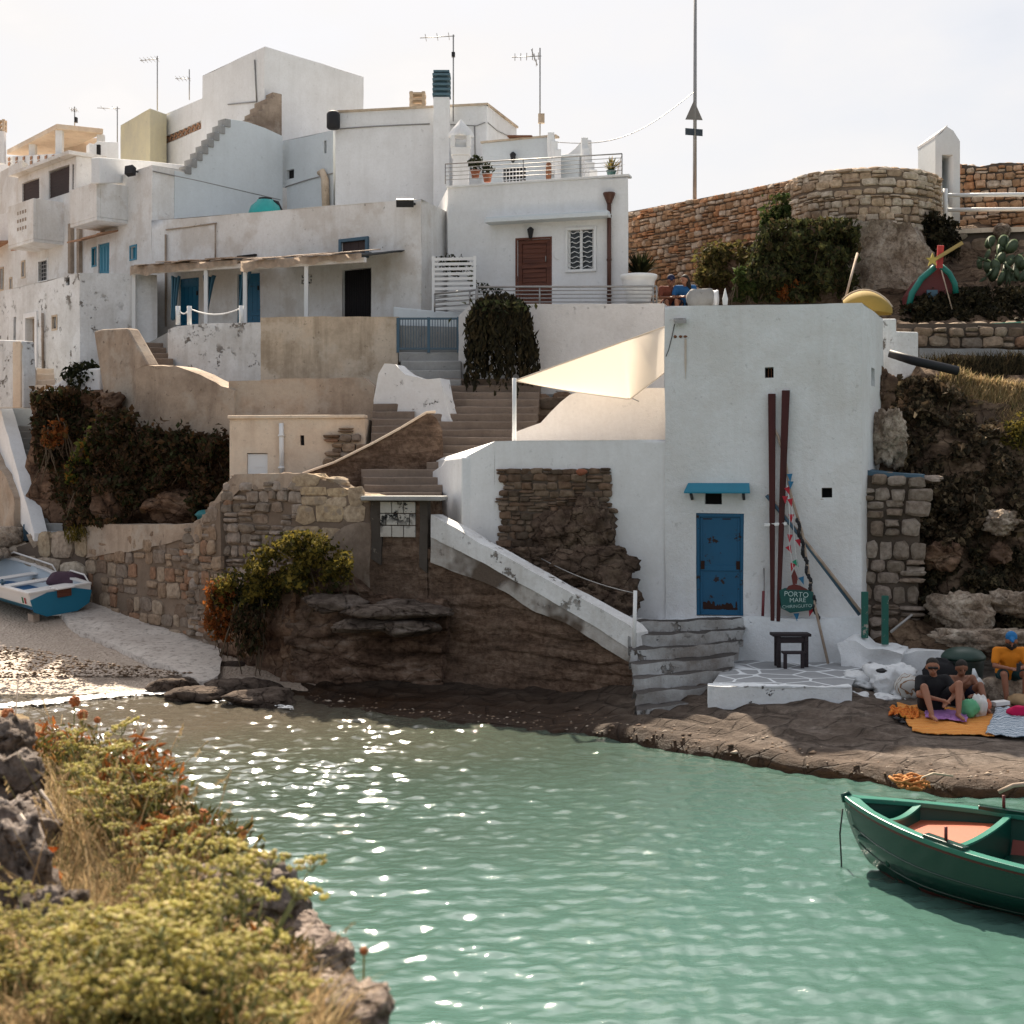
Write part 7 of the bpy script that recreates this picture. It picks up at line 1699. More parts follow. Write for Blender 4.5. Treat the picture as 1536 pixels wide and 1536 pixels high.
mb = MB(); q = random.Random(3)
for k in range(34):
    t = k / 33; p = on(1196 + 30 * t + 2 * math.sin(k), 780 + 145 * t, .30 + .05 * math.sin(k * 2)); mb.blob(p, (.035, .03, .05), k, .3, seg=8, ring=6)
tag(mb.build('black_garland', M_iron), 'string of small black floats wound along the bunting pole', 'garland')
bn = thing('bunting', 'string of little red, blue and green pennants hanging from the bunting pole', 'bunting', on(1180, 940, .25))
FL = [(1182, 735, 'r'), (1178, 748, 'r'), (1186, 752, 'r'), (1187, 775, 'r'), (1185, 805, 'r'), (1184, 822, 'r'), (1194, 843, 'g'), (1189, 848, 'r'), (1198, 812, 'r'), (1203, 868, 'b'), (1193, 868, 'r'), (1195, 922, 'b'), (1216, 915, 'r'), (1185, 715, 'b'), (1186, 726, 'b')]
PM = {'r': plain('red_pennant', (.42, .025, .04), .8), 'b': plain('blue_pennant', (.03, .16, .30), .8), 'g': plain('green_pennant', (.02, .25, .14), .8)}
for x, y, k in FL:
    mb = MB(); p = on(x, y, .30); a = q.uniform(-.5, .5); v = [Vector((-.055, 0, .05)), Vector((.055, .01, .055)), Vector((.01, 0, -.10))]
    rot = Matrix.Rotation(a, 3, 'Y'); mb.prism([p + rot @ t for t in v], (0, -.006, 0)); mb.build('pennant', PM[k], bn)
mb = MB(); mb.tube([on(1182, 728, .29), on(1185, 770, .31), on(1184, 815, .3), on(1190, 850, .3), on(1203, 880, .3)], .006, 4); mb.tube([on(1188, 760, .29), on(1194, 830, .3), on(1200, 870, .3)], .005, 4); mb.build('string', M_whitep, bn)
# hand-lettered sign
sg = thing('painted_sign', 'green hand-lettered wooden sign leaning at the foot of the oars', 'sign', on(1196, 915, .3))
mb = MB(); ol = [(1170, 884), (1178, 880), (1206, 880), (1220, 886), (1221, 908), (1216, 913), (1186, 917), (1173, 910)]
mb.prism([on(x, y, .36) for x, y in ol], Vector((0, .04, 0))); mb.build('board', paint('sign_green', (.004, .075, .068), .5, (.03, .04, .03), .1), sg, bevel=.008)
mb = MB(); mb.prism([on(x, y, .372) for x, y in ((1180, 882), (1184, 877), (1192, 874), (1200, 876), (1210, 881), (1212, 883))], (0, .03, 0)); mb.prism([on(x, y, .370) for x, y in ((1190, 874), (1188, 862), (1192, 852), (1197, 864), (1196, 874))], (0, .03, 0)); mb.build('painted_boat', paint('sign_red', (.12, .02, .015), .6), sg)
M_letter = paint('sign_letters', (.55, .72, .68), .6)
def letters(txt, px, py, size, rot=0, sx=1.0):
    cu = bpy.data.curves.new('lettering', 'FONT'); cu.body = txt; cu.size = size; cu.align_x = 'CENTER'; cu.align_y = 'CENTER'; cu.extrude = .003; cu.offset = -.0015
    t_ = bpy.data.objects.new('text', cu); COL.objects.link(t_); bpy.context.view_layer.update()
    me = bpy.data.meshes.new_from_object(t_.evaluated_get(bpy.context.evaluated_depsgraph_get())); bpy.data.objects.remove(t_); me.materials.clear(); me.materials.append(M_letter); me.name = 'lettering'
    o_ = bpy.data.objects.new('lettering', me); COL.objects.link(o_)
    e = (shB - shA).normalized(); o_.parent = sg; o_.location = on(px, py, .385) - sg.location
    o_.rotation_euler = (R(90), rot, math.atan2(e.y, e.x)); o_.scale.x = sx
letters('PORTO', 1195, 889.5, .135, R(3)); letters('MARE', 1197, 898, .12, R(-2)); letters('CHIRINGUITO', 1196, 907, .085, R(-4))
mb = MB(); mb.tube([on(1146, 852, .1), on(1147, 880, .2), on(1146, 900, .22)], .016, 6); mb.tube([on(1146, 885, .24), on(1145, 922, .3)], .028, 8, 1); tag(mb.build('float_stick', [M_steel, paint('red_white_stick', (.16, .03, .035), .6)]), 'short stick with a dark red end leaning between door and oars', 'stick')
# bench
be = thing('small_bench', 'small dark wooden bench with a lower step on the crazy paving', 'bench', G(1187, 1000, .82)); M_dw = wood('dark_bench_wood', (.035, .025, .028), (.016, .012, .014), .6, (6, 6, 20))
c = G(1187, 1000, .80); c.y -= .12; bx = lambda mb, x0, x1, y0, y1, z0, z1: mb.box(c.x + x0, c.x + x1, c.y + y0, c.y + y1, c.z + z0, c.z + z1)
for nm, a in (('seat', (-.36, .34, -.02, .34, .56, .61)), ('step', (-.20, .20, -.18, .05, .26, .30)), ('rail', (-.30, .28, .02, .06, .44, .55))):
    mb = MB(); bx(mb, *a); mb.build(nm, M_dw, be, bevel=.008)
for x in (-.28, .22):
    for y in (.0, .25):
        mb = MB(); bx(mb, x, x + .07, y, y + .07, 0, .56); mb.build('leg', M_dw, be, bevel=.006)
for x in (-.19, .12):
    mb = MB(); bx(mb, x, x + .06, -.17, -.11, 0, .26); mb.build('leg', M_dw, be, bevel=.006)
# green door posts
M_gpost = paint('green_post_paint', (.01, .10, .075), .5, (.3, .27, .23), .3)
for k, (x0, x1, lb) in enumerate(((1292, 1302, 'green painted wooden post standing at the corner of the boat shed'), (1323, 1332, 'green post with a bare grey lower end next to the buttress'))):
    mb = MB(); a = P((x0 + x1) / 2, 957 + 10 * k, 26.9); mb.beam(a, a + Vector((0, 0, .85 + .05 * k)), .12, .08); tag(mb.build('green_post', M_gpost, bevel=.01), lb, 'post')
mb = MB(); mb.tube([P(1336, 948, 26.7), P(1368, 922, 26.9)], .025, 6); tag(mb.build('grey_stick', M_steel), 'thin grey stick leaning beside the green post', 'stick')
# whitewashed boulders
R_white = plaster('boulder_limewash', (.74, .76, .77), (.42, .40, .38), .3, .05, (.25, .23, .21), .1, 4, bump=1.5)
wr = MB(); roughwall(wr, XY(1258, 26.75), XY(1352, 26.3), [(1258, 962), (1285, 955), (1310, 968), (1335, 972), (1352, 980)], [(1258, 1062), (1352, 1062)], .7, .13, .08, 1.7, fr2=4)
tag(wr.build('whitewashed_bank', R_white), 'rough whitewashed rock bank at the end of the crazy paving', 'bank')
wr = MB(); roughwall(wr, XY(1350, 26.5), XY(1432, 26.3), [(1350, 982), (1372, 976), (1420, 978), (1432, 985)], [(1350, 1060), (1432, 1060)], .6, .06, .08, 1.5, fr2=4)
tag(wr.build('white_block', R_white), 'long flat white block behind the bathers', 'bank')
for k, (x, y, Y, a, b_, lb) in enumerate([(1290, 1022, 25.6, .40, .20, 'low white boulder on the edge of the paving'), (1332, 1022, 25.4, .40, .32, 'round white boulder beside the man in the black shirt'), (1318, 1050, 24.9, .36, .13, 'small white stone at the front of the white rocks'), (1278, 1048, 24.8, .32, .13, 'rough white stone in front of the paving edge'), (1345, 1045, 25.2, .2, .16, 'pinkish white stone low beside the orange cloth')]):
    mb = MB(); mb.blob(P(x, y, Y), (a, .42, b_), k + 80, .5, 1.7, 40, 28, 0, .6); tag(mb.build('white_boulder', R_white), lb, 'rock')
mb = MB(); mb.blob(P(1322, 1006, 24.75), (.09, .1, .04), 1, .2); tag(mb.build('black_beret', M_iron), 'black cap lying on the white rocks', 'cap')

# ================================================================== bathers and their things
SKIN = [plain('sunned_skin', (.30, .135, .080), .55, 0, .35, .12, 9, .02), plain('dark_sunned_skin', (.22, .095, .055), .55, 0, .35, .12, 9, .02), plain('warm_skin', (.26, .11, .065), .55, 0, .35, .12, 9, .02)]
def cap(mb, a, b_, ra, rb, n=10):
    a, b_ = Vector(a), Vector(b_); d = b_ - a; L = d.length
    if L < 1e-4: d = Vector((0, 0, 1)); b_ = a + d * .004
    d.normalize(); pts, rs = [], []
    for k in range(5): t = math.pi / 2 * k / 4; pts.append(a - d * ra * math.cos(t)); rs.append(max(.002, ra * math.sin(t)))
    for k in range(1, 4): pts.append(a.lerp(b_, k / 4)); rs.append(ra + (rb - ra) * k / 4)
    for k in range(5): t = math.pi / 2 * k / 4; pts.append(b_ + d * rb * math.sin(t)); rs.append(max(.002, rb * math.cos(t)))
    mb.tube(pts, rs, n)
def rem(o_, vox, it=3):
    m = o_.modifiers.new('r', 'REMESH'); m.mode = 'VOXEL'; m.voxel_size = vox; m.use_smooth_shade = True
    s = o_.modifiers.new('s', 'SMOOTH'); s.iterations = it; s.factor = .5
def person(label, base, yaw, J, skin, shirt=None, shorts=None, hair=(.02, .015, .012), hat=None, glasses=False, beard=False, scale=1.0, longhair=False, group=None):
    root = thing('person', label, 'person', base, group); root.rotation_euler.z = yaw; root.scale = (scale,) * 3
    def bld(nm, mat, fn, vox=None, it=3):
        mb = MB(); fn(mb); o_ = mb.build(nm, mat, None); o_.parent = root
        if vox: rem(o_, vox, it)
        return o_
    V_ = {k: Vector(v) for k, v in J.items()}
    pel, che, nek, hed = V_['pel'], V_['che'], V_['nek'], V_['hed']
    face = (V_.get('look', hed + Vector((0, -1, -.1))) - hed).normalized(); side = face.cross(Vector((0, 0, 1))).normalized(); upv = side.cross(face)
    def body(mb):
        s = side if 'sx' not in V_ else V_['sx']
        cap(mb, pel + s * .07, pel - s * .07, .125, .125); cap(mb, pel, pel.lerp(che, .5), .125, .12); cap(mb, pel.lerp(che, .45), che, .12, .135); cap(mb, che + s * .08, che - s * .08, .12, .12)
        cap(mb, che.lerp(nek, .3), nek, .085, .055); cap(mb, nek, hed - upv * .06, .053, .052)
        # head: skull, jaw, nose, ears
        cap(mb, hed + upv * .03 - face * .012, hed + upv * .03 - face * .012, .093, .093, 14); cap(mb, hed - upv * .03 + face * .018, hed - upv * .055 + face * .038, .072, .052, 12)
        cap(mb, hed + upv * .012 + face * .088, hed - upv * .018 + face * .108, .010, .015, 8); cap(mb, hed - upv * .052 + face * .082 - side * .018, hed - upv * .052 + face * .082 + side * .018, .010, .010, 8)
        for sg_ in (-1, 1):
            cap(mb, hed + side * sg_ * .086 + upv * .015, hed + side * sg_ * .09 - upv * .02, .018, .014, 8)
            k = 'L' if sg_ < 0 else 'R'
            S_, E_, H_ = V_['sh' + k], V_['el' + k], V_['ha' + k]; cap(mb, che.lerp(nek, .45), S_, .07, .062); cap(mb, S_, E_, .056, .042); cap(mb, E_, H_, .042, .027)
            hd = (H_ - E_).normalized(); hd = (hd + V_.get('hd' + k, Vector((0, 0, 0)))).normalized(); pn_ = hd.cross(Vector((0, 0, 1))).normalized()
            if pn_.length < .1: pn_ = side
            pm = H_ + hd * .06; cap(mb, H_ + hd * .01, pm, .026, .032, 8)
            for f_ in range(4):
                o_ = pn_ * ((f_ - 1.5) * .019); ln = (.068, .078, .074, .058)[f_]; a = pm + o_ + hd * .012; m_ = a + hd * ln * .55; cap(mb, a, m_, .0095, .0088, 6); cap(mb, m_, m_ + (hd + Vector((0, 0, -.7))).normalized() * ln * .5, .0088, .0075, 6)
            cap(mb, H_ + hd * .03 + pn_ * .02 * sg_, H_ + hd * .075 + pn_ * .052 * sg_, .012, .009, 6)
            K_, A_ = V_['kn' + k], V_['an' + k]; hip = pel + s * .09 * sg_; cap(mb, hip, K_, .088, .058); cap(mb, K_, K_.lerp(A_, .35), .057, .055); cap(mb, K_.lerp(A_, .35), A_, .055, .036)
            fd = V_.get('ft' + k, Vector((0, -1, -.08))).normalized(); cap(mb, A_ - fd * .04 - Vector((0, 0, .03)), A_ + fd * .15 - Vector((0, 0, .045)), .035, .024); cap(mb, A_ + fd * .13 - Vector((0, 0, .045)), A_ + fd * .19 - Vector((0, 0, .05)), .032, .02)
    bld('body', skin, body, .0105)
    s = side if 'sx' not in V_ else V_['sx']
    if shirt:
        def sh_(mb):
            cap(mb, pel + Vector((0, 0, .04)) + s * .07, pel + Vector((0, 0, .04)) - s * .07, .142, .142); cap(mb, pel, che, .145, .15); cap(mb, che + s * .07, che - s * .07, .13, .13); cap(mb, che, che.lerp(nek, .62), .13, .078)
            for k in 'LR': S_, E_ = V_['sh' + k], V_['el' + k]; S_ = S_ - Vector((0, 0, .008)); cap(mb, che.lerp(nek, .5), S_, .086, .078); cap(mb, S_, S_.lerp(E_, .66), .078, .072)
        bld('shirt', shirt, sh_, .014, 2)
    if shorts:
        def so_(mb):
            cap(mb, pel + s * .07, pel - s * .07, .14, .14)
            for sg_, k in ((-1, 'L'), (1, 'R')): hip = pel + s * .09 * sg_; cap(mb, hip, hip.lerp(V_['kn' + k], .62), .106, .088)
        bld('shorts', shorts, so_, .014, 2)
    def ha_(mb):
        cap(mb, hed + upv * .045 - face * .024, hed + upv * .045 - face * .024, .096, .096, 14); cap(mb, hed + upv * .0 - face * .05, hed - upv * .02 - face * .055, .075, .06)
        if longhair:
            for d_ in (-1, 0, 1): cap(mb, hed - face * .05 + side * .04 * d_, hed - face * .09 - upv * .26 + side * .06 * d_, .07, .04)
    hm = plain('dark_hair_%d' % len(bpy.data.materials), hair, .7); bld('hair', hm, ha_, .012, 2)
    if hat: bld('cap', hat, lambda mb: (cap(mb, hed + upv * .075 - face * .025, hed + upv * .075 - face * .025, .098, .098, 14), cap(mb, hed + upv * .075 + face * .07, hed + upv * .065 + face * .14, .045, .025)), .012, 2)
    ey = plain('eye_dark', (.01, .008, .008), .3)
    def eyes(mb):
        for sg_ in (-1, 1):
            c_ = hed + upv * .012 + face * .078 + side * sg_ * .033
            if glasses: cap(mb, c_ - side * .022 + face * .012, c_ + side * .022 + face * .012, .021, .021, 8)
            else: cap(mb, c_ - side * .006, c_ + side * .006, .007, .007, 6)
        if glasses: cap(mb, hed + upv * .02 + face * .095 - side * .02, hed + upv * .02 + face * .095 + side * .02, .007, .007, 6)
    bld('sunglasses' if glasses else 'eye', ey, eyes)
    if beard: bld('beard', hm, lambda mb: (cap(mb, hed - upv * .055 + face * .03 - side * .03, hed - upv * .055 + face * .03 + side * .03, .060, .060), cap(mb, hed - upv * .08 + face * .055, hed - upv * .095 + face * .06, .045, .035)), .012, 2)
    return root
M_black = plain('black_cotton', (.012, .012, .014), .9); M_orange = plain('orange_cotton', (.62, .20, .012), .85, var=.15); M_bluecap = plain('bright_blue_cap', (.01, .14, .36), .7); M_dkshort = plain('dark_teal_shorts', (.01, .045, .05), .9); M_navy = plain('navy_shorts', (.02, .022, .04), .9)
J1 = dict(pel=(0, 0, .11), che=(0, -.06, .40), nek=(0, -.08, .555), hed=(-.03, -.12, .68), look=(-.35, -1.2, .55), sx=(1, 0, 0), shL=(-.20, -.07, .50), shR=(.20, -.07, .50), elL=(-.30, -.27, .30), elR=(.27, -.28, .31), haL=(-.05, -.47, .25), haR=(.06, -.48, .22), hdL=(.7, -.3, -.2), hdR=(-.7, -.3, -.4), knL=(-.27, -.40, .43), knR=(.25, -.42, .47), anL=(-.26, -.66, .08), anR=(.16, -.62, .08))
g1 = onshelf(1397, 1068); person('bather in a black shirt and dark sunglasses hugging his knees on the orange cloth', g1, R(6), J1, SKIN[0], M_black, M_black, glasses=True, scale=1.08)
J2 = dict(pel=(0, 0, .11), che=(-.02, -.12, .37), nek=(-.02, -.17, .51), hed=(-.03, -.23, .62), look=(-.1, -1, .35), sx=(1, 0, 0), shL=(-.18, -.15, .45), shR=(.18, -.15, .45), elL=(-.2, -.36, .33), elR=(.27, -.3, .23), haL=(-.02, -.42, .45), haR=(.08, -.45, .22), hdL=(.2, .2, .8), hdR=(-.6, -.4, 0), knL=(-.16, -.42, .40), knR=(.2, -.42, .38), anL=(-.14, -.62, .08), anR=(.2, -.64, .08))
g2 = onshelf(1437, 1058); person('dark-haired bather crouched on the purple towel, hand at the mouth', g2, R(4), J2, SKIN[1], None, M_navy, scale=1.02)
J3 = dict(pel=(0, 0, .46), che=(0, -.08, .76), nek=(.01, -.13, .91), hed=(0, -.21, 1.02), look=(-.12, -1.2, .72), sx=(1, 0, 0), shL=(-.21, -.1, .86), shR=(.21, -.1, .86), elL=(-.27, -.2, .62), elR=(.25, -.22, .62), haL=(-.08, -.42, .60), haR=(.06, -.42, .60), hdL=(.6, -.3, 0), hdR=(-.6, -.3, 0), knL=(-.17, -.42, .50), knR=(.18, -.42, .50), anL=(-.14, -.46, .08), anR=(.16, -.44, .08))
g3 = onshelf(1512, 1052); person('bearded bather in an orange shirt and blue cap sitting on a rock', g3, R(-4), J3, SKIN[2], M_orange, M_dkshort, hat=M_bluecap, beard=True, scale=1.0)
mb = MB(); mb.blob(g3 + Vector((0, .12, .18)), (.36, .3, .26), 7, .25, flat=.4); tag(mb.build('seat_rock', R_pale), 'pale rock under the man in the orange shirt', 'rock')
mb = MB(); mb.box(g3.x - .04, g3.x + .03, g3.y - .53, g3.y - .52, .0 + g3.z + .58, g3.z + .70); tag(mb.build('phone', M_iron, bevel=.004), 'dark phone held by the man in the orange shirt', 'phone')
J4 = dict(J3); pb = P(1003, 474, 36.2); pb.z = 8.05
person('seated figure in a rust-red shirt and navy cap behind the shed roof', pb, R(10), J4, SKIN[1], plain('rust_shirt', (.17, .05, .03), .9), M_navy, hat=plain('navy_cap', (.012, .016, .05), .8))
J5 = dict(J3); J5['look'] = (-.6, -.9, .8); pb2 = P(1028, 474, 36.0); pb2.z = 8.05
person('seated figure with long dark hair and a blue top behind the shed roof', pb2, R(-12), J5, SKIN[0], plain('blue_top', (.02, .10, .25), .9), M_navy, longhair=True)
mb = MB(); mb.box(pb.x - .5, pb2.x + .5, 35.95, 36.5, 8.0, 8.42); tag(mb.build('stone_seat', M_conc, bevel=.04), 'low stone seat under the couple behind the shed roof', 'bench')
# cloths on the rock
def cloth(name, label, quad, mat, amp, seed, cat='towel', fr=3, lift=.03, nu=40, nv=28, thick=.012, edge=.04):
    mb = MB(); q4 = [onshelf(x, y) for x, y in quad]
    def cf_(s, t):
        p = q4[0].lerp(q4[1], s).lerp(q4[3].lerp(q4[2], s), t); p = p + Vector((edge * nz((t * 5, seed, 0), 1) , edge * nz((s * 5, seed, 2), 1), 0))
        return Vector((p.x, p.y, shelfz(p.x, p.y) + lift + amp * abs(noise.noise(Vector((s * fr * 2.2, t * fr, seed)))) + amp * .4 * abs(noise.noise(Vector((s * fr * 5, t * fr * 3, seed))))))
    mb.grid(cf_, nu, nv); o_ = mb.build(name, mat); o_.modifiers.new('t', 'SOLIDIFY').thickness = thick
    return tag(o_, label, cat)
def stripes(name, cols, vec, sc):
    m, nt, b = newmat(name); n = N(nt); bsdf_set(b, None, .9, 0, .1)
    w_ = nt.nodes.new('ShaderNodeTexWave'); w_.wave_type = 'BANDS'; w_.bands_direction = 'Y'; n.L(n.scaled(vec), w_.inputs['Vector']); w_.inputs['Scale'].default_value = sc; w_.inputs['Distortion'].default_value = .6; w_.inputs['Detail'].default_value = 1
    k = len(cols); n.L(n.ramp(w_.outputs['Fac'], [(i / k, cols[i]) for i in range(k)], True), b.inputs['Base Color']); return m
cloth('beach_cloth', 'large orange striped beach cloth spread on the quay rock', [(1368, 1096), (1490, 1108), (1492, 1076), (1345, 1060)], stripes('orange_stripes', [(.55, .20, .04), (.60, .34, .12), (.42, .11, .03), (.62, .28, .07)], (1, 1, 1), 2.2), .03, 1)
cloth('purple_towel', 'purple towel lying on the orange striped cloth', [(1388, 1083), (1450, 1090), (1452, 1068), (1388, 1066)], plain('purple_terry', (.36, .17, .42), .95), .03, 2, lift=.075)
cloth('patterned_towel', 'white and navy patterned towel at the edge of view', [(1478, 1106), (1580, 1106), (1580, 1072), (1492, 1068)], (lambda m: m)(stripes('navy_pattern', [(.50, .55, .60), (.06, .10, .16), (.55, .60, .64), (.10, .15, .2)], (1, 1.3, 1), 3.5)), .05, 3, lift=.06)
[x for x in bpy.data.materials['navy_pattern'].node_tree.nodes if x.type == 'TEX_WAVE'][0].inputs['Distortion'].default_value = 9
cloth('crumpled_cloth', 'crumpled orange patterned cloth heaped beside the white rocks', [(1333, 1076), (1378, 1082), (1378, 1064), (1336, 1064)], stripes('orange_pattern', [(.60, .16, .03), (.55, .30, .06), (.45, .09, .02)], (2, 1, 1), 4), .12, 4, fr=2)
mb = MB(); p = onshelf(1425, 1082, .12)
def put(name, label, cat, fn, mat): mb = MB(); fn(mb); return tag(mb.build(name, mat), label, cat)
p = onshelf(1453, 1072, .05); put('plastic_bag', 'green carrier bag slumped beside the bathers', 'bag', lambda mb: mb.blob(p + Vector((0, 0, .13)), (.15, .12, .17), 3, .35), plain('green_plastic', (.12, .42, .22), .4))
p1_ = onshelf(1468, 1073, .05); put('plastic_bag', 'whitish carrier bag standing beside the green one', 'bag', lambda mb: mb.blob(p1_ + Vector((0, 0, .14)), (.13, .12, .2), 4, .35), plain('white_plastic', (.62, .62, .60), .4))
p2_ = onshelf(1478, 1068, .05); put('plastic_bag', 'small orange-red bag behind the whitish bag', 'bag', lambda mb: mb.blob(p2_ + Vector((0, 0, .10)), (.10, .1, .12), 5, .35), plain('coral_plastic', (.50, .12, .05), .5))
p3_ = onshelf(1455, 1078, .08); put('bottle', 'dark brown beer bottle standing on the striped cloth', 'bottle', lambda mb: mb.lathe([(.03, 0), (.032, .02), (.032, .14), (.014, .19), (.013, .24), (.015, .245)], p3_, 14), plain('brown_glass', (.03, .012, .008), .12, 0, .5, bump=0))
p4_ = P(1463, 1028, 24.5); put('plastic_bag', 'knotted white plastic bag hanging on the rock by the bin', 'bag', lambda mb: (mb.blob(p4_, (.14, .12, .14), 6, .3), mb.tube([p4_ + Vector((0, 0, .1)), p4_ + Vector((-.03, 0, .28))], [.07, .02], 8)), plain('thin_white_plastic', (.66, .70, .72), .35))
cb = thing('cool_box', 'blue cool box with white stripes at the edge of view', 'box', onshelf(1535, 1050))
p5_ = onshelf(1535, 1050, .0); mb = MB(); mb.box(p5_.x - .14, p5_.x + .3, p5_.y, p5_.y + .35, p5_.z + .05, p5_.z + .36); mb.build('body', plain('cool_box_blue', (.02, .18, .33), .4), cb, bevel=.02)
mb = MB(); mb.box(p5_.x - .15, p5_.x + .31, p5_.y - .01, p5_.y + .36, p5_.z + .362, p5_.z + .42); mb.build('lid', M_whitep, cb, bevel=.015)
mb = MB(); mb.box(p5_.x - .144, p5_.x + .305, p5_.y - .005, p5_.y + .05, p5_.z + .24, p5_.z + .265); mb.build('band', M_whitep, cb)
p6_ = onshelf(1500, 1066, .12); put('book', 'small white and teal book lying on the patterned towel', 'book', lambda mb: mb.obox(p6_, (.12, .02, .01), (-.02, .09, 0), (0, 0, .03)), M_whitep)
p7_ = onshelf(1532, 1078, .14); put('folded_towel', 'crimson folded towel on the patterned towel', 'towel', lambda mb: mb.blob(p7_, (.22, .14, .08), 2, .2, flat=.5), plain('crimson_terry', (.50, .01, .08), .95))
p8_ = onshelf(1530, 1062, .12); put('straw_bag', 'tan straw bag behind the crimson towel', 'bag', lambda mb: mb.blob(p8_, (.2, .15, .12), 8, .25), plain('straw_weave', (.36, .24, .13), .9))
for k, (x, y, lb) in enumerate([(1344, 1082, 'dark flip-flop lying nearest the white rocks'), (1353, 1086, 'dark flip-flop lying nearest the orange cloth')]):
    pz_ = onshelf(x, y, .03); put('sandal', lb, 'sandal', lambda mb: (mb.blob(pz_, (.06, .13, .015), k, .05, seg=14, ring=6), mb.tube([pz_ + Vector((-.05, 0, .01)), pz_ + Vector((0, -.04, .05)), pz_ + Vector((.05, 0, .01))], .012, 5)), M_iron)
p9_ = P(1362, 1030, 24.9); put('beach_bag', 'white and brown cloth bag leaning on the white rocks behind the bather', 'bag', lambda mb: mb.blob(p9_, (.2, .14, .22), 9, .3), stripes('bag_print', [(.55, .55, .52), (.25, .14, .08), (.5, .5, .48)], (1, 1, 2), 3))
p10 = P(1410, 1012, 24.9); put('black_bag', 'black backpack against the white block behind the two bathers', 'bag', lambda mb: mb.blob(p10, (.3, .2, .26), 10, .2), M_black)
p11 = onshelf(1424, 1040, .0) + Vector((.0, .2, .42)); put('pale_towel', 'pale green towel bunched behind the crouching bather', 'towel', lambda mb: mb.blob(p11, (.16, .1, .1), 11, .3), plain('pale_green_terry', (.42, .52, .25), .95))
# bin
bi = thing('wheelie_bin', 'dark green plastic bin with a domed lid standing on the quay', 'bin', P(1445, 1040, 25.2))
c = P(1445, 1046, 25.2); mb = MB(); mb.lathe([(.27, 0), (.30, .1), (.345, .62), (.35, .66)], c, 26); mb.build('body', plain('bin_green', (.018, .030, .026), .5), bi)
mb = MB(); mb.lathe([(.37, .66), (.375, .70), (.36, .73), (.30, .80), (.18, .85), (.02, .87)], c, 26); mb.build('lid', plain('bin_lid_green', (.022, .05, .04), .45), bi)
# ================================================================== near headland with sea fennel
rnd = random.Random(55)
edge = [(-5.5, 13.5), (-3.7, 10.6), (-2.9, 9.0), (-2.05, 8.0), (-1.55, 7.15), (-1.18, 6.35), (-.95, 5.6), (-.66, 5.0), (-.42, 4.3), (-.15, 3.4), (.3, 2.4), (1.6, 1.2), (3.0, -2)]
def edge_d(x, y):
    best = 1e9; sg_ = 1
    for (x0, y0), (x1, y1) in zip(edge, edge[1:]):
        dx, dy = x1 - x0, y1 - y0; t = max(0, min(1, ((x - x0) * dx + (y - y0) * dy) / (dx * dx + dy * dy)))
        qx, qy = x0 + dx * t, y0 + dy * t; d = math.hypot(x - qx, y - qy)
        if d < best: best = d; sg_ = 1 if (dx * (y - qy) - dy * (x - qx)) > 0 else -1
    return best * (1 if sg_ < 0 else -1)      # + inland (towards -x), - over the water
def fgz(x, y):
    d = edge_d(x, y) + .22 * noise.noise(Vector((x * 1.7, y * 1.7, 4))) + .08 * noise.noise(Vector((x * 5, y * 5, 1)))
    top = 2.58 + .03 * min(4, max(0, d)) + .10 * noise.noise(Vector((x * .9, y * .9, 2)))
    if y < 4: top -= .05 * (4 - y)
    if d >= 0: return top + .05 * noise.noise(Vector((x * 4, y * 4, 8)))
    k = min(1, -d / 1.5); return top - 4.0 * (k ** .75) + .12 * noise.noise(Vector((x * 3, y * 3, top * 2)))
m_fg, nt, b = newmat('headland_soil'); n = N(nt); bsdf_set(b, None, .95, 0, .1)
c = n.ramp(n.noise(1.6, 8, .7), [(.32, (.16, .11, .065)), (.5, (.32, .23, .13)), (.68, (.50, .40, .29))]); c = n.mix(n.ramp(n.noise(11, 6, .7), [(.35, .7), (.6, 0)]), c, (.07, .055, .04)); n.L(c, b.inputs['Base Color']); n.bump(n.noise(7, 8, .7), b, .9, .05)
mb = MB()
def fgf(s, t):
    x = -9 + 13 * s; y = -3 + 17 * t; return Vector((x, y, fgz(x, y))) + nvec((x, y, fgz(x, y)), 2.5, .06)
mb.grid(fgf, 170, 200); tag(mb.build('headland', m_fg), kind='structure')
R_fore = rock('lichen_limestone', [(.13, .10, .085), (.30, .24, .20), (.46, .38, .33), (.58, .50, .44)], 3.0, 1.8, 1.0)
R_fored = rock('dark_weathered_limestone', [(.05, .04, .035), (.15, .12, .10), (.30, .255, .225), (.44, .385, .35)], 3.0, 1.2, 1.0)
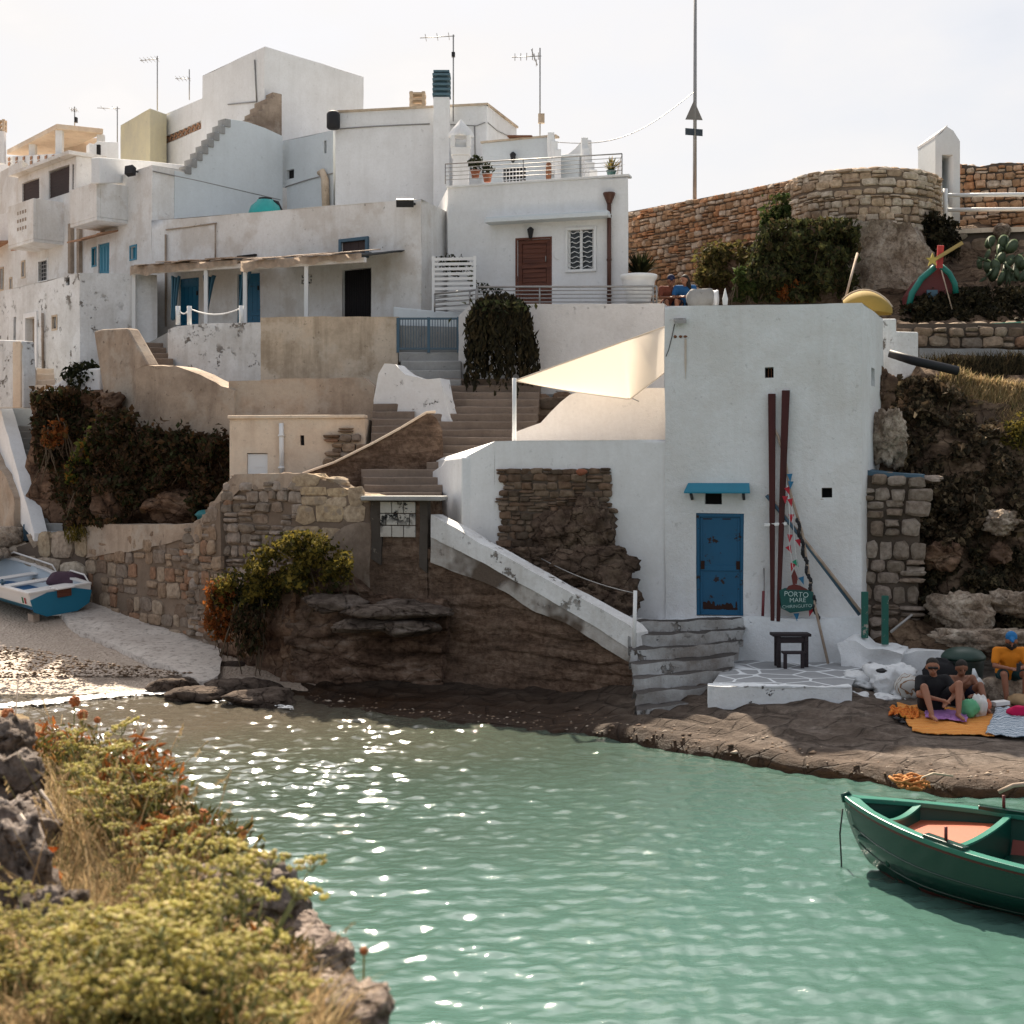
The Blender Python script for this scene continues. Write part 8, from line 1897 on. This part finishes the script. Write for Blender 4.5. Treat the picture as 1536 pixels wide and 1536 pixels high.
for k, (x, y, Y, a, dpt, b_, m, lb) in enumerate([
    (8, 1118, 7.2, .15, .2, .16, 1, 'top stone of the grey rock pile at the edge of view'), (2, 1185, 6.8, .19, .2, .18, 1, 'brownish middle stone of the grey rock pile'), (38, 1165, 7.0, .08, .12, .08, 0, 'small round tan stone jutting from the grey rock pile'), (12, 1250, 6.2, .17, .2, .15, 1, 'bluish grey lower stone of the rock pile'), (44, 1222, 6.5, .06, .1, .1, 0, 'narrow tan stone wedged in the rock pile'),
    (15, 1325, 5.4, .17, .2, .24, 1, 'big dark grey boulder under the rock pile'), (75, 1385, 5.0, .10, .15, .13, 1, 'small grey stone in the weeds beside the big dark boulder'),
    (135, 1215, 8.0, .36, .4, .16, 0, 'pale sunlit rock slab among the weeds'), (376, 1358, 5.55, .21, .25, .19, 1, 'dark cracked rock at the edge above the water'), (355, 1318, 5.5, .17, .2, .05, 0, 'pale flat top of the dark cracked rock'), (320, 1415, 5.2, .12, .2, .10, 1, 'grey stone showing between fennel and the dark cracked rock'),
    (466, 1432, 4.9, .13, .2, .06, 0, 'pale flat rock shelf sticking out over the water'), (450, 1398, 5.5, .10, .15, .05, 0, 'small pale rock on top of the flat shelf'), (455, 1478, 5.0, .17, .2, .13, 1, 'dark rock under the flat shelf'), (528, 1528, 4.3, .11, .2, .10, 0, 'pale crumbling rock at the bottom near the water'), (500, 1490, 4.6, .07, .12, .06, 0, 'small pale rock below the flat shelf'), (285, 1530, 3.9, .09, .12, .09, 1, 'blurred grey stone low in the weeds'), (355, 1445, 4.9, .08, .12, .09, 0, 'pinkish stone in the fennel below the dark cracked rock'), (90, 1415, 4.8, .06, .1, .06, 0, 'pale pinkish stone half hidden in dry grass')]):
    mb = MB(); mb.blob(P(x, y, Y), (a, dpt, b_), k + 120, .6, 2.0, 52, 36, 0, .5); tag(mb.build('headland_rock', R_fored if m else R_fore), lb, 'rock')
# sea fennel: stems, feathery leaves and yellow-green umbels
M_umb = leafmat('umbel_yellow_green', [(.62, .55, .19), (.70, .62, .27), (.52, .48, .15), (.74, .62, .36)], .5, 3)
M_fst = plain('fennel_stem', (.16, .17, .06), .7)
L_fen = leafmat('fennel_leaves', [(.07, .075, .022), (.11, .105, .032), (.045, .05, .018), (.24, .15, .05)], .4, 3)
def umbel_mesh(seed):
    q = random.Random(seed); mb = MB(); n_ = 80
    for k in range(n_):
        u_ = k % 10; a = u_ * 2.399; r_ = math.sqrt((u_ + .4) / 10); s = .0042 * q.uniform(.7, 1.4); p = Vector((math.cos(a) * r_ * .044 + q.gauss(0, .0048), math.sin(a) * r_ * .044 + q.gauss(0, .0042), .013 * (1 - r_ * r_) + q.gauss(0, .0018)))
        mb.add([p + Vector(v) * s for v in OCT], OF, 0, True)
    for k in range(9):
        a = k * .7; mb.tube([Vector((0, 0, -.022)), Vector((math.cos(a) * .022, math.sin(a) * .022, 0))], .0011, 4, 1)
    return mb
um = [umbel_mesh(s).build('flower_head', [M_umb, M_fst], None) for s in range(3)]
protos = []
for s in range(5):
    q = random.Random(100 + s); root = thing('sea_fennel', 'sea fennel plant with flat yellow-green flower heads on the near headland', 'plant', (0, 0, -50), 'sea fennel on the near headland')
    mb = MB(); lf = MB(); heads = []
    for k in range(q.randint(4, 7)):
        a = q.uniform(0, 6.28); lean = q.uniform(.05, .16); h_ = q.uniform(.16, .30); tip = Vector((math.cos(a) * lean, math.sin(a) * lean, h_))
        mb.tube([Vector((0, 0, -.04)), tip * .5 + Vector((0, 0, .01)), tip], [.004, .003, .002], 5); heads.append(tip)
        for _ in range(9):
            b0 = tip * q.uniform(.15, .85); lf.cards([b0 + Vector((q.gauss(0, .028), q.gauss(0, .028), q.gauss(0, .02)))], .045, q, 0, .16, .6)
    st_o = mb.build('stem', M_fst, None); st_o.parent = root
    lf_o = lf.build('leaves', L_fen, None); lf_o.parent = root
    for k, tip in enumerate(heads):
        u = um[k % 3].copy(); COL.objects.link(u); u.parent = root; u.location = tip + Vector((0, 0, .02)); u.rotation_euler = (q.gauss(0, .25), q.gauss(0, .25), q.uniform(0, 6)); u.scale = (lambda z: (z, z, z * .8))(q.uniform(.85, 1.6))
    protos.append(root)
for u in um: bpy.data.objects.remove(u)
veg = [(0, 1300), (60, 1265), (85, 1235), (60, 1150), (110, 1135), (200, 1185), (225, 1225), (250, 1255), (325, 1280), (345, 1288), (290, 1320), (300, 1400), (345, 1445), (400, 1465), (455, 1515), (500, 1560), (450, 1650), (-40, 1650), (-40, 1420), (70, 1420), (80, 1330)]
def inpoly(x, y, o):
    c = False; j = len(o) - 1
    for i in range(len(o)):
        (xi, yi), (xj, yj) = o[i], o[j]
        if (yi > y) != (yj > y) and x < (xj - xi) * (y - yi) / (yj - yi) + xi: c = not c
        j = i
    return c
def onfg(px, py):
    z = 2.6
    for _ in range(8): p = G(px, py, z); z = .5 * z + .5 * fgz(p.x, p.y)
    return p
q = random.Random(8); placed = 0
while placed < 72:
    x, y = q.uniform(-20, 500), q.uniform(1150, 1640)
    if q.random() > (.35 + .65 * (y - 1150) / 400): continue
    if not inpoly(x, y, veg): continue
    p = onfg(x, y + 25)
    if noise.noise(Vector((p.x * 1.9, p.y * 1.9, 31))) < -.02: continue
    if p.y < 3.0: continue
    o = protos[placed] if placed < 5 else copy_tree(protos[placed % 5])
    o.location = p; o.rotation_euler = (q.gauss(0, .12), q.gauss(0, .12), q.uniform(0, 6.28)); o.scale = (q.uniform(.6, 1.35),) * 3; placed += 1
# weeds and dry grass, uncountable
mb = MB(); lf = MB(); og = MB(); q = random.Random(12)
k = 0
while k < 19000:
    x, y = q.uniform(-20, 510), q.uniform(1130, 1620)
    if not inpoly(x, y, veg): continue
    p = onfg(x, y)
    if p.y < 2.8: continue
    cl_ = noise.noise(Vector((p.x * 2.2, p.y * 2.2, 3)))
    c2 = noise.noise(Vector((p.x * 4.5, p.y * 4.5, 17)))
    if abs(c2) < .07 and q.random() < .8: k += 1; continue
    if cl_ > -.45 or (k % 2 == 0):
        h_ = q.uniform(.06, .26); d = Vector((q.gauss(0, .6), q.gauss(0, .6), 1)).normalized(); s = Vector((q.gauss(0, 1), q.gauss(0, 1), 0)).normalized() * .0026; m_ = p + d * h_ * .6; e = p + d * h_ + Vector((d.x, d.y, -.4)) * h_ * .3
        mb.add([p - s, p + s, m_ + s * .7, m_ - s * .7, e], [(0, 1, 2, 3), (3, 2, 4)])
    else:
        lf.cards([p + Vector((q.gauss(0, .02), q.gauss(0, .02), abs(q.gauss(.02, .045)) * (1 + c2)))], .04, q, 0, .3, .8)
    k += 1
for _ in range(420):
    x, y = q.uniform(-10, 440), q.uniform(1150, 1600)
    if not inpoly(x, y, veg): continue
    p = onfg(x, y)
    if p.y < 3: continue
    h_ = q.uniform(.22, .5) * (.7 if p.y < 5 else 1); d = Vector((q.gauss(0, .35), q.gauss(0, .35), 1)).normalized(); bend = Vector((q.gauss(0, .1), q.gauss(0, .1), 0))
    mb.tube([p, p + d * h_ * .55 + bend * .3, p + d * h_ + bend], [.0028, .0022, .0012], 4)
    if q.random() < .5: mb.cards([p + d * h_ * z_ + bend * z_ for z_ in [.8 + .2 * t / 9 for t in range(9)]], .022, q, 0, .3, .6)
tag(mb.build('dry_grass', L_straw), 'fine straw-coloured dry grass over the near headland', 'grass', kind='stuff')
tag(lf.build('ground_cover', leafmat('headland_weeds', [(.15, .11, .038), (.24, .165, .055), (.08, .068, .026), (.44, .27, .10), (.42, .16, .045)], .5, 3)), 'olive and rusty low weeds covering the near headland', 'ground cover', kind='stuff')
oc = [(180, 1480), (120, 1445), (150, 1460), (290, 1445), (330, 1470), (100, 1500), (10, 1295), (35, 1310), (20, 1260), (230, 1520), (60, 1345), (95, 1130), (60, 1110)]
for x, y in oc:
    p = onfg(x, y + 10)
    og.cards([p + Vector((q.gauss(0, .05), q.gauss(0, .05), abs(q.gauss(.06, .04)))) for _ in range(26)], .05, q, 0, .55, .3)
tag(og.build('orange_leaves', leafmat('orange_weed_leaves', [(.55, .15, .02), (.62, .22, .04), (.45, .10, .02)], .45, 3)), 'scattered bright orange weed leaves on the near headland', 'leaves', kind='stuff')
# shrubby dark edge tufts against the water
def tuft(name, label, px, py, r, n_, mat, seed, size=.05):
    p = onfg(px, py + 30); return leafy(name, label, 'plant', p + Vector((0, 0, r[2] * .8)), r, n_, size, mat, seed, stems=7, up=.8, aspect=.3)
L_mix = leafmat('olive_edge_leaves', [(.10, .10, .03), (.16, .14, .04), (.07, .065, .025), (.22, .12, .04)], .4, 3)
for k, (x, y, rx, rz, m, lb) in enumerate([(75, 1120, .22, .16, L_orange, 'rusty red tuft at the far tip of the headland'), (105, 1135, .26, .16, L_mix, 'olive tuft next to the rusty tip of the headland'), (165, 1160, .3, .15, L_mix, 'long olive fringe along the headland edge'), (210, 1195, .2, .22, L_orange, 'rusty brown tuft where the headland edge turns'), (235, 1240, .2, .2, L_mix, 'dark olive tuft below the rusty brown one'), (250, 1275, .2, .14, L_orange, 'red-brown weeds behind the dark cracked rock'), (300, 1275, .24, .14, L_mix, 'green tuft sticking out over the water edge'), (345, 1290, .16, .1, L_yellow, 'yellow-green tuft on the dark cracked rock'), (392, 1290, .09, .08, L_yellow, 'small yellow tuft at the outermost rock tip'), (415, 1445, .12, .1, L_fen, 'green weeds in the gap beside the flat rock shelf')]):
    tuft('headland_tuft', lb, x, y, (rx, rx * .8, rz), 420, m, 200 + k)
# dried round flower heads
M_dry = plain('dried_flower', (.36, .13, .05), .9)
fl = [(112, 1052, 1120, 8.8, .034, 'dried rusty ball flower, tallest against the glittering water'), (124, 1072, 1120, 8.8, .032, 'dried ball flower just below the tallest one'), (146, 1080, 1125, 8.9, .02, 'tiny dried flower right of the pair of rusty balls'), (136, 1137, 1165, 8.3, .03, 'dried rusty ball flower low over the pale slab'), (97, 1113, 1150, 8.5, .034, 'orange dried flower next to the rusty headland tip'), (206, 1156, 1190, 7.9, .03, 'dried pinkish ball flower on the headland edge'), (275, 1187, 1250, 7.2, .03, 'brown dried umbel standing alone over the water'), (303, 1225, 1290, 6.8, .04, 'tall dry umbel on a bare stalk by the water'), (363, 1248, 1300, 6.5, .025, 'small yellow dried head near the outermost tuft'), (546, 1426, 1560, 4.5, .014, 'single orange dried flower on a long stalk near the flat rock shelf'), (12, 1072, 1110, 7.5, .035, 'blurred orange flower on the grey rock pile')]
for x, y, yb, Y, r_, lb in fl:
    t = thing('dried_flower', lb, 'flower', P(x, yb, Y), 'dried flower heads on the headland')
    mb = MB(); mb.tube([P(x + 2, yb + 30, Y), P(x - 1, (y + yb) / 2, Y), P(x, y, Y)], .0035, 5); mb.build('stalk', M_fst, t)
    mb = MB(); c = P(x, y, Y)
    for k in range(60):
        d = Vector((q.gauss(0, 1), q.gauss(0, 1), q.gauss(0, 1))).normalized(); mb.add([c + d * r_ * .9 + Vector(v) * r_ * .2 for v in OCT], OF, 0, True)
    mb.blob(c, (r_ * .85,) * 3, 1, .1, seg=12, ring=8); mb.build('flower_head', M_dry, t)
M_twig = plain('bleached_twig', (.62, .53, .44), .9)
for k, (pts, r_, lb) in enumerate([([(28, 1222), (45, 1245), (62, 1268)], .012, 'thick bleached stick leaning on the dark grey boulder'), ([(60, 1185), (75, 1205), (85, 1228)], .006, 'thin pale twig beside the rock pile'), ([(143, 1210), (130, 1230), (117, 1248)], .006, 'curved pale twig on the sunlit slab'), ([(100, 1215), (104, 1232), (110, 1245)], .005, 'short pale twig left of the curved one'), ([(205, 1215), (215, 1240), (210, 1262)], .006, 'bent pale stalk in the olive tufts'), ([(52, 1118), (72, 1103), (95, 1090)], .005, 'thin dry stalk pointing over the water at the headland tip'), ([(205, 1082), (211, 1095), (212, 1110)], .006, 'bleached grass plume standing against the water'), ([(326, 1230), (326, 1245), (325, 1262)], .005, 'short upright straw by the water edge'), ([(22, 1090), (24, 1060), (28, 1015)], .005, 'tall thin dry stalk above the rock pile')]):
    Y = 8.3 if pts[0][1] < 1180 else 7.2 if pts[0][0] > 60 else 6.0
    mb = MB(); mb.tube([P(x, y, Y) for x, y in pts], [r_, r_ * .9, r_ * .6], 6); tag(mb.build('twig', M_twig), lb, 'twig')
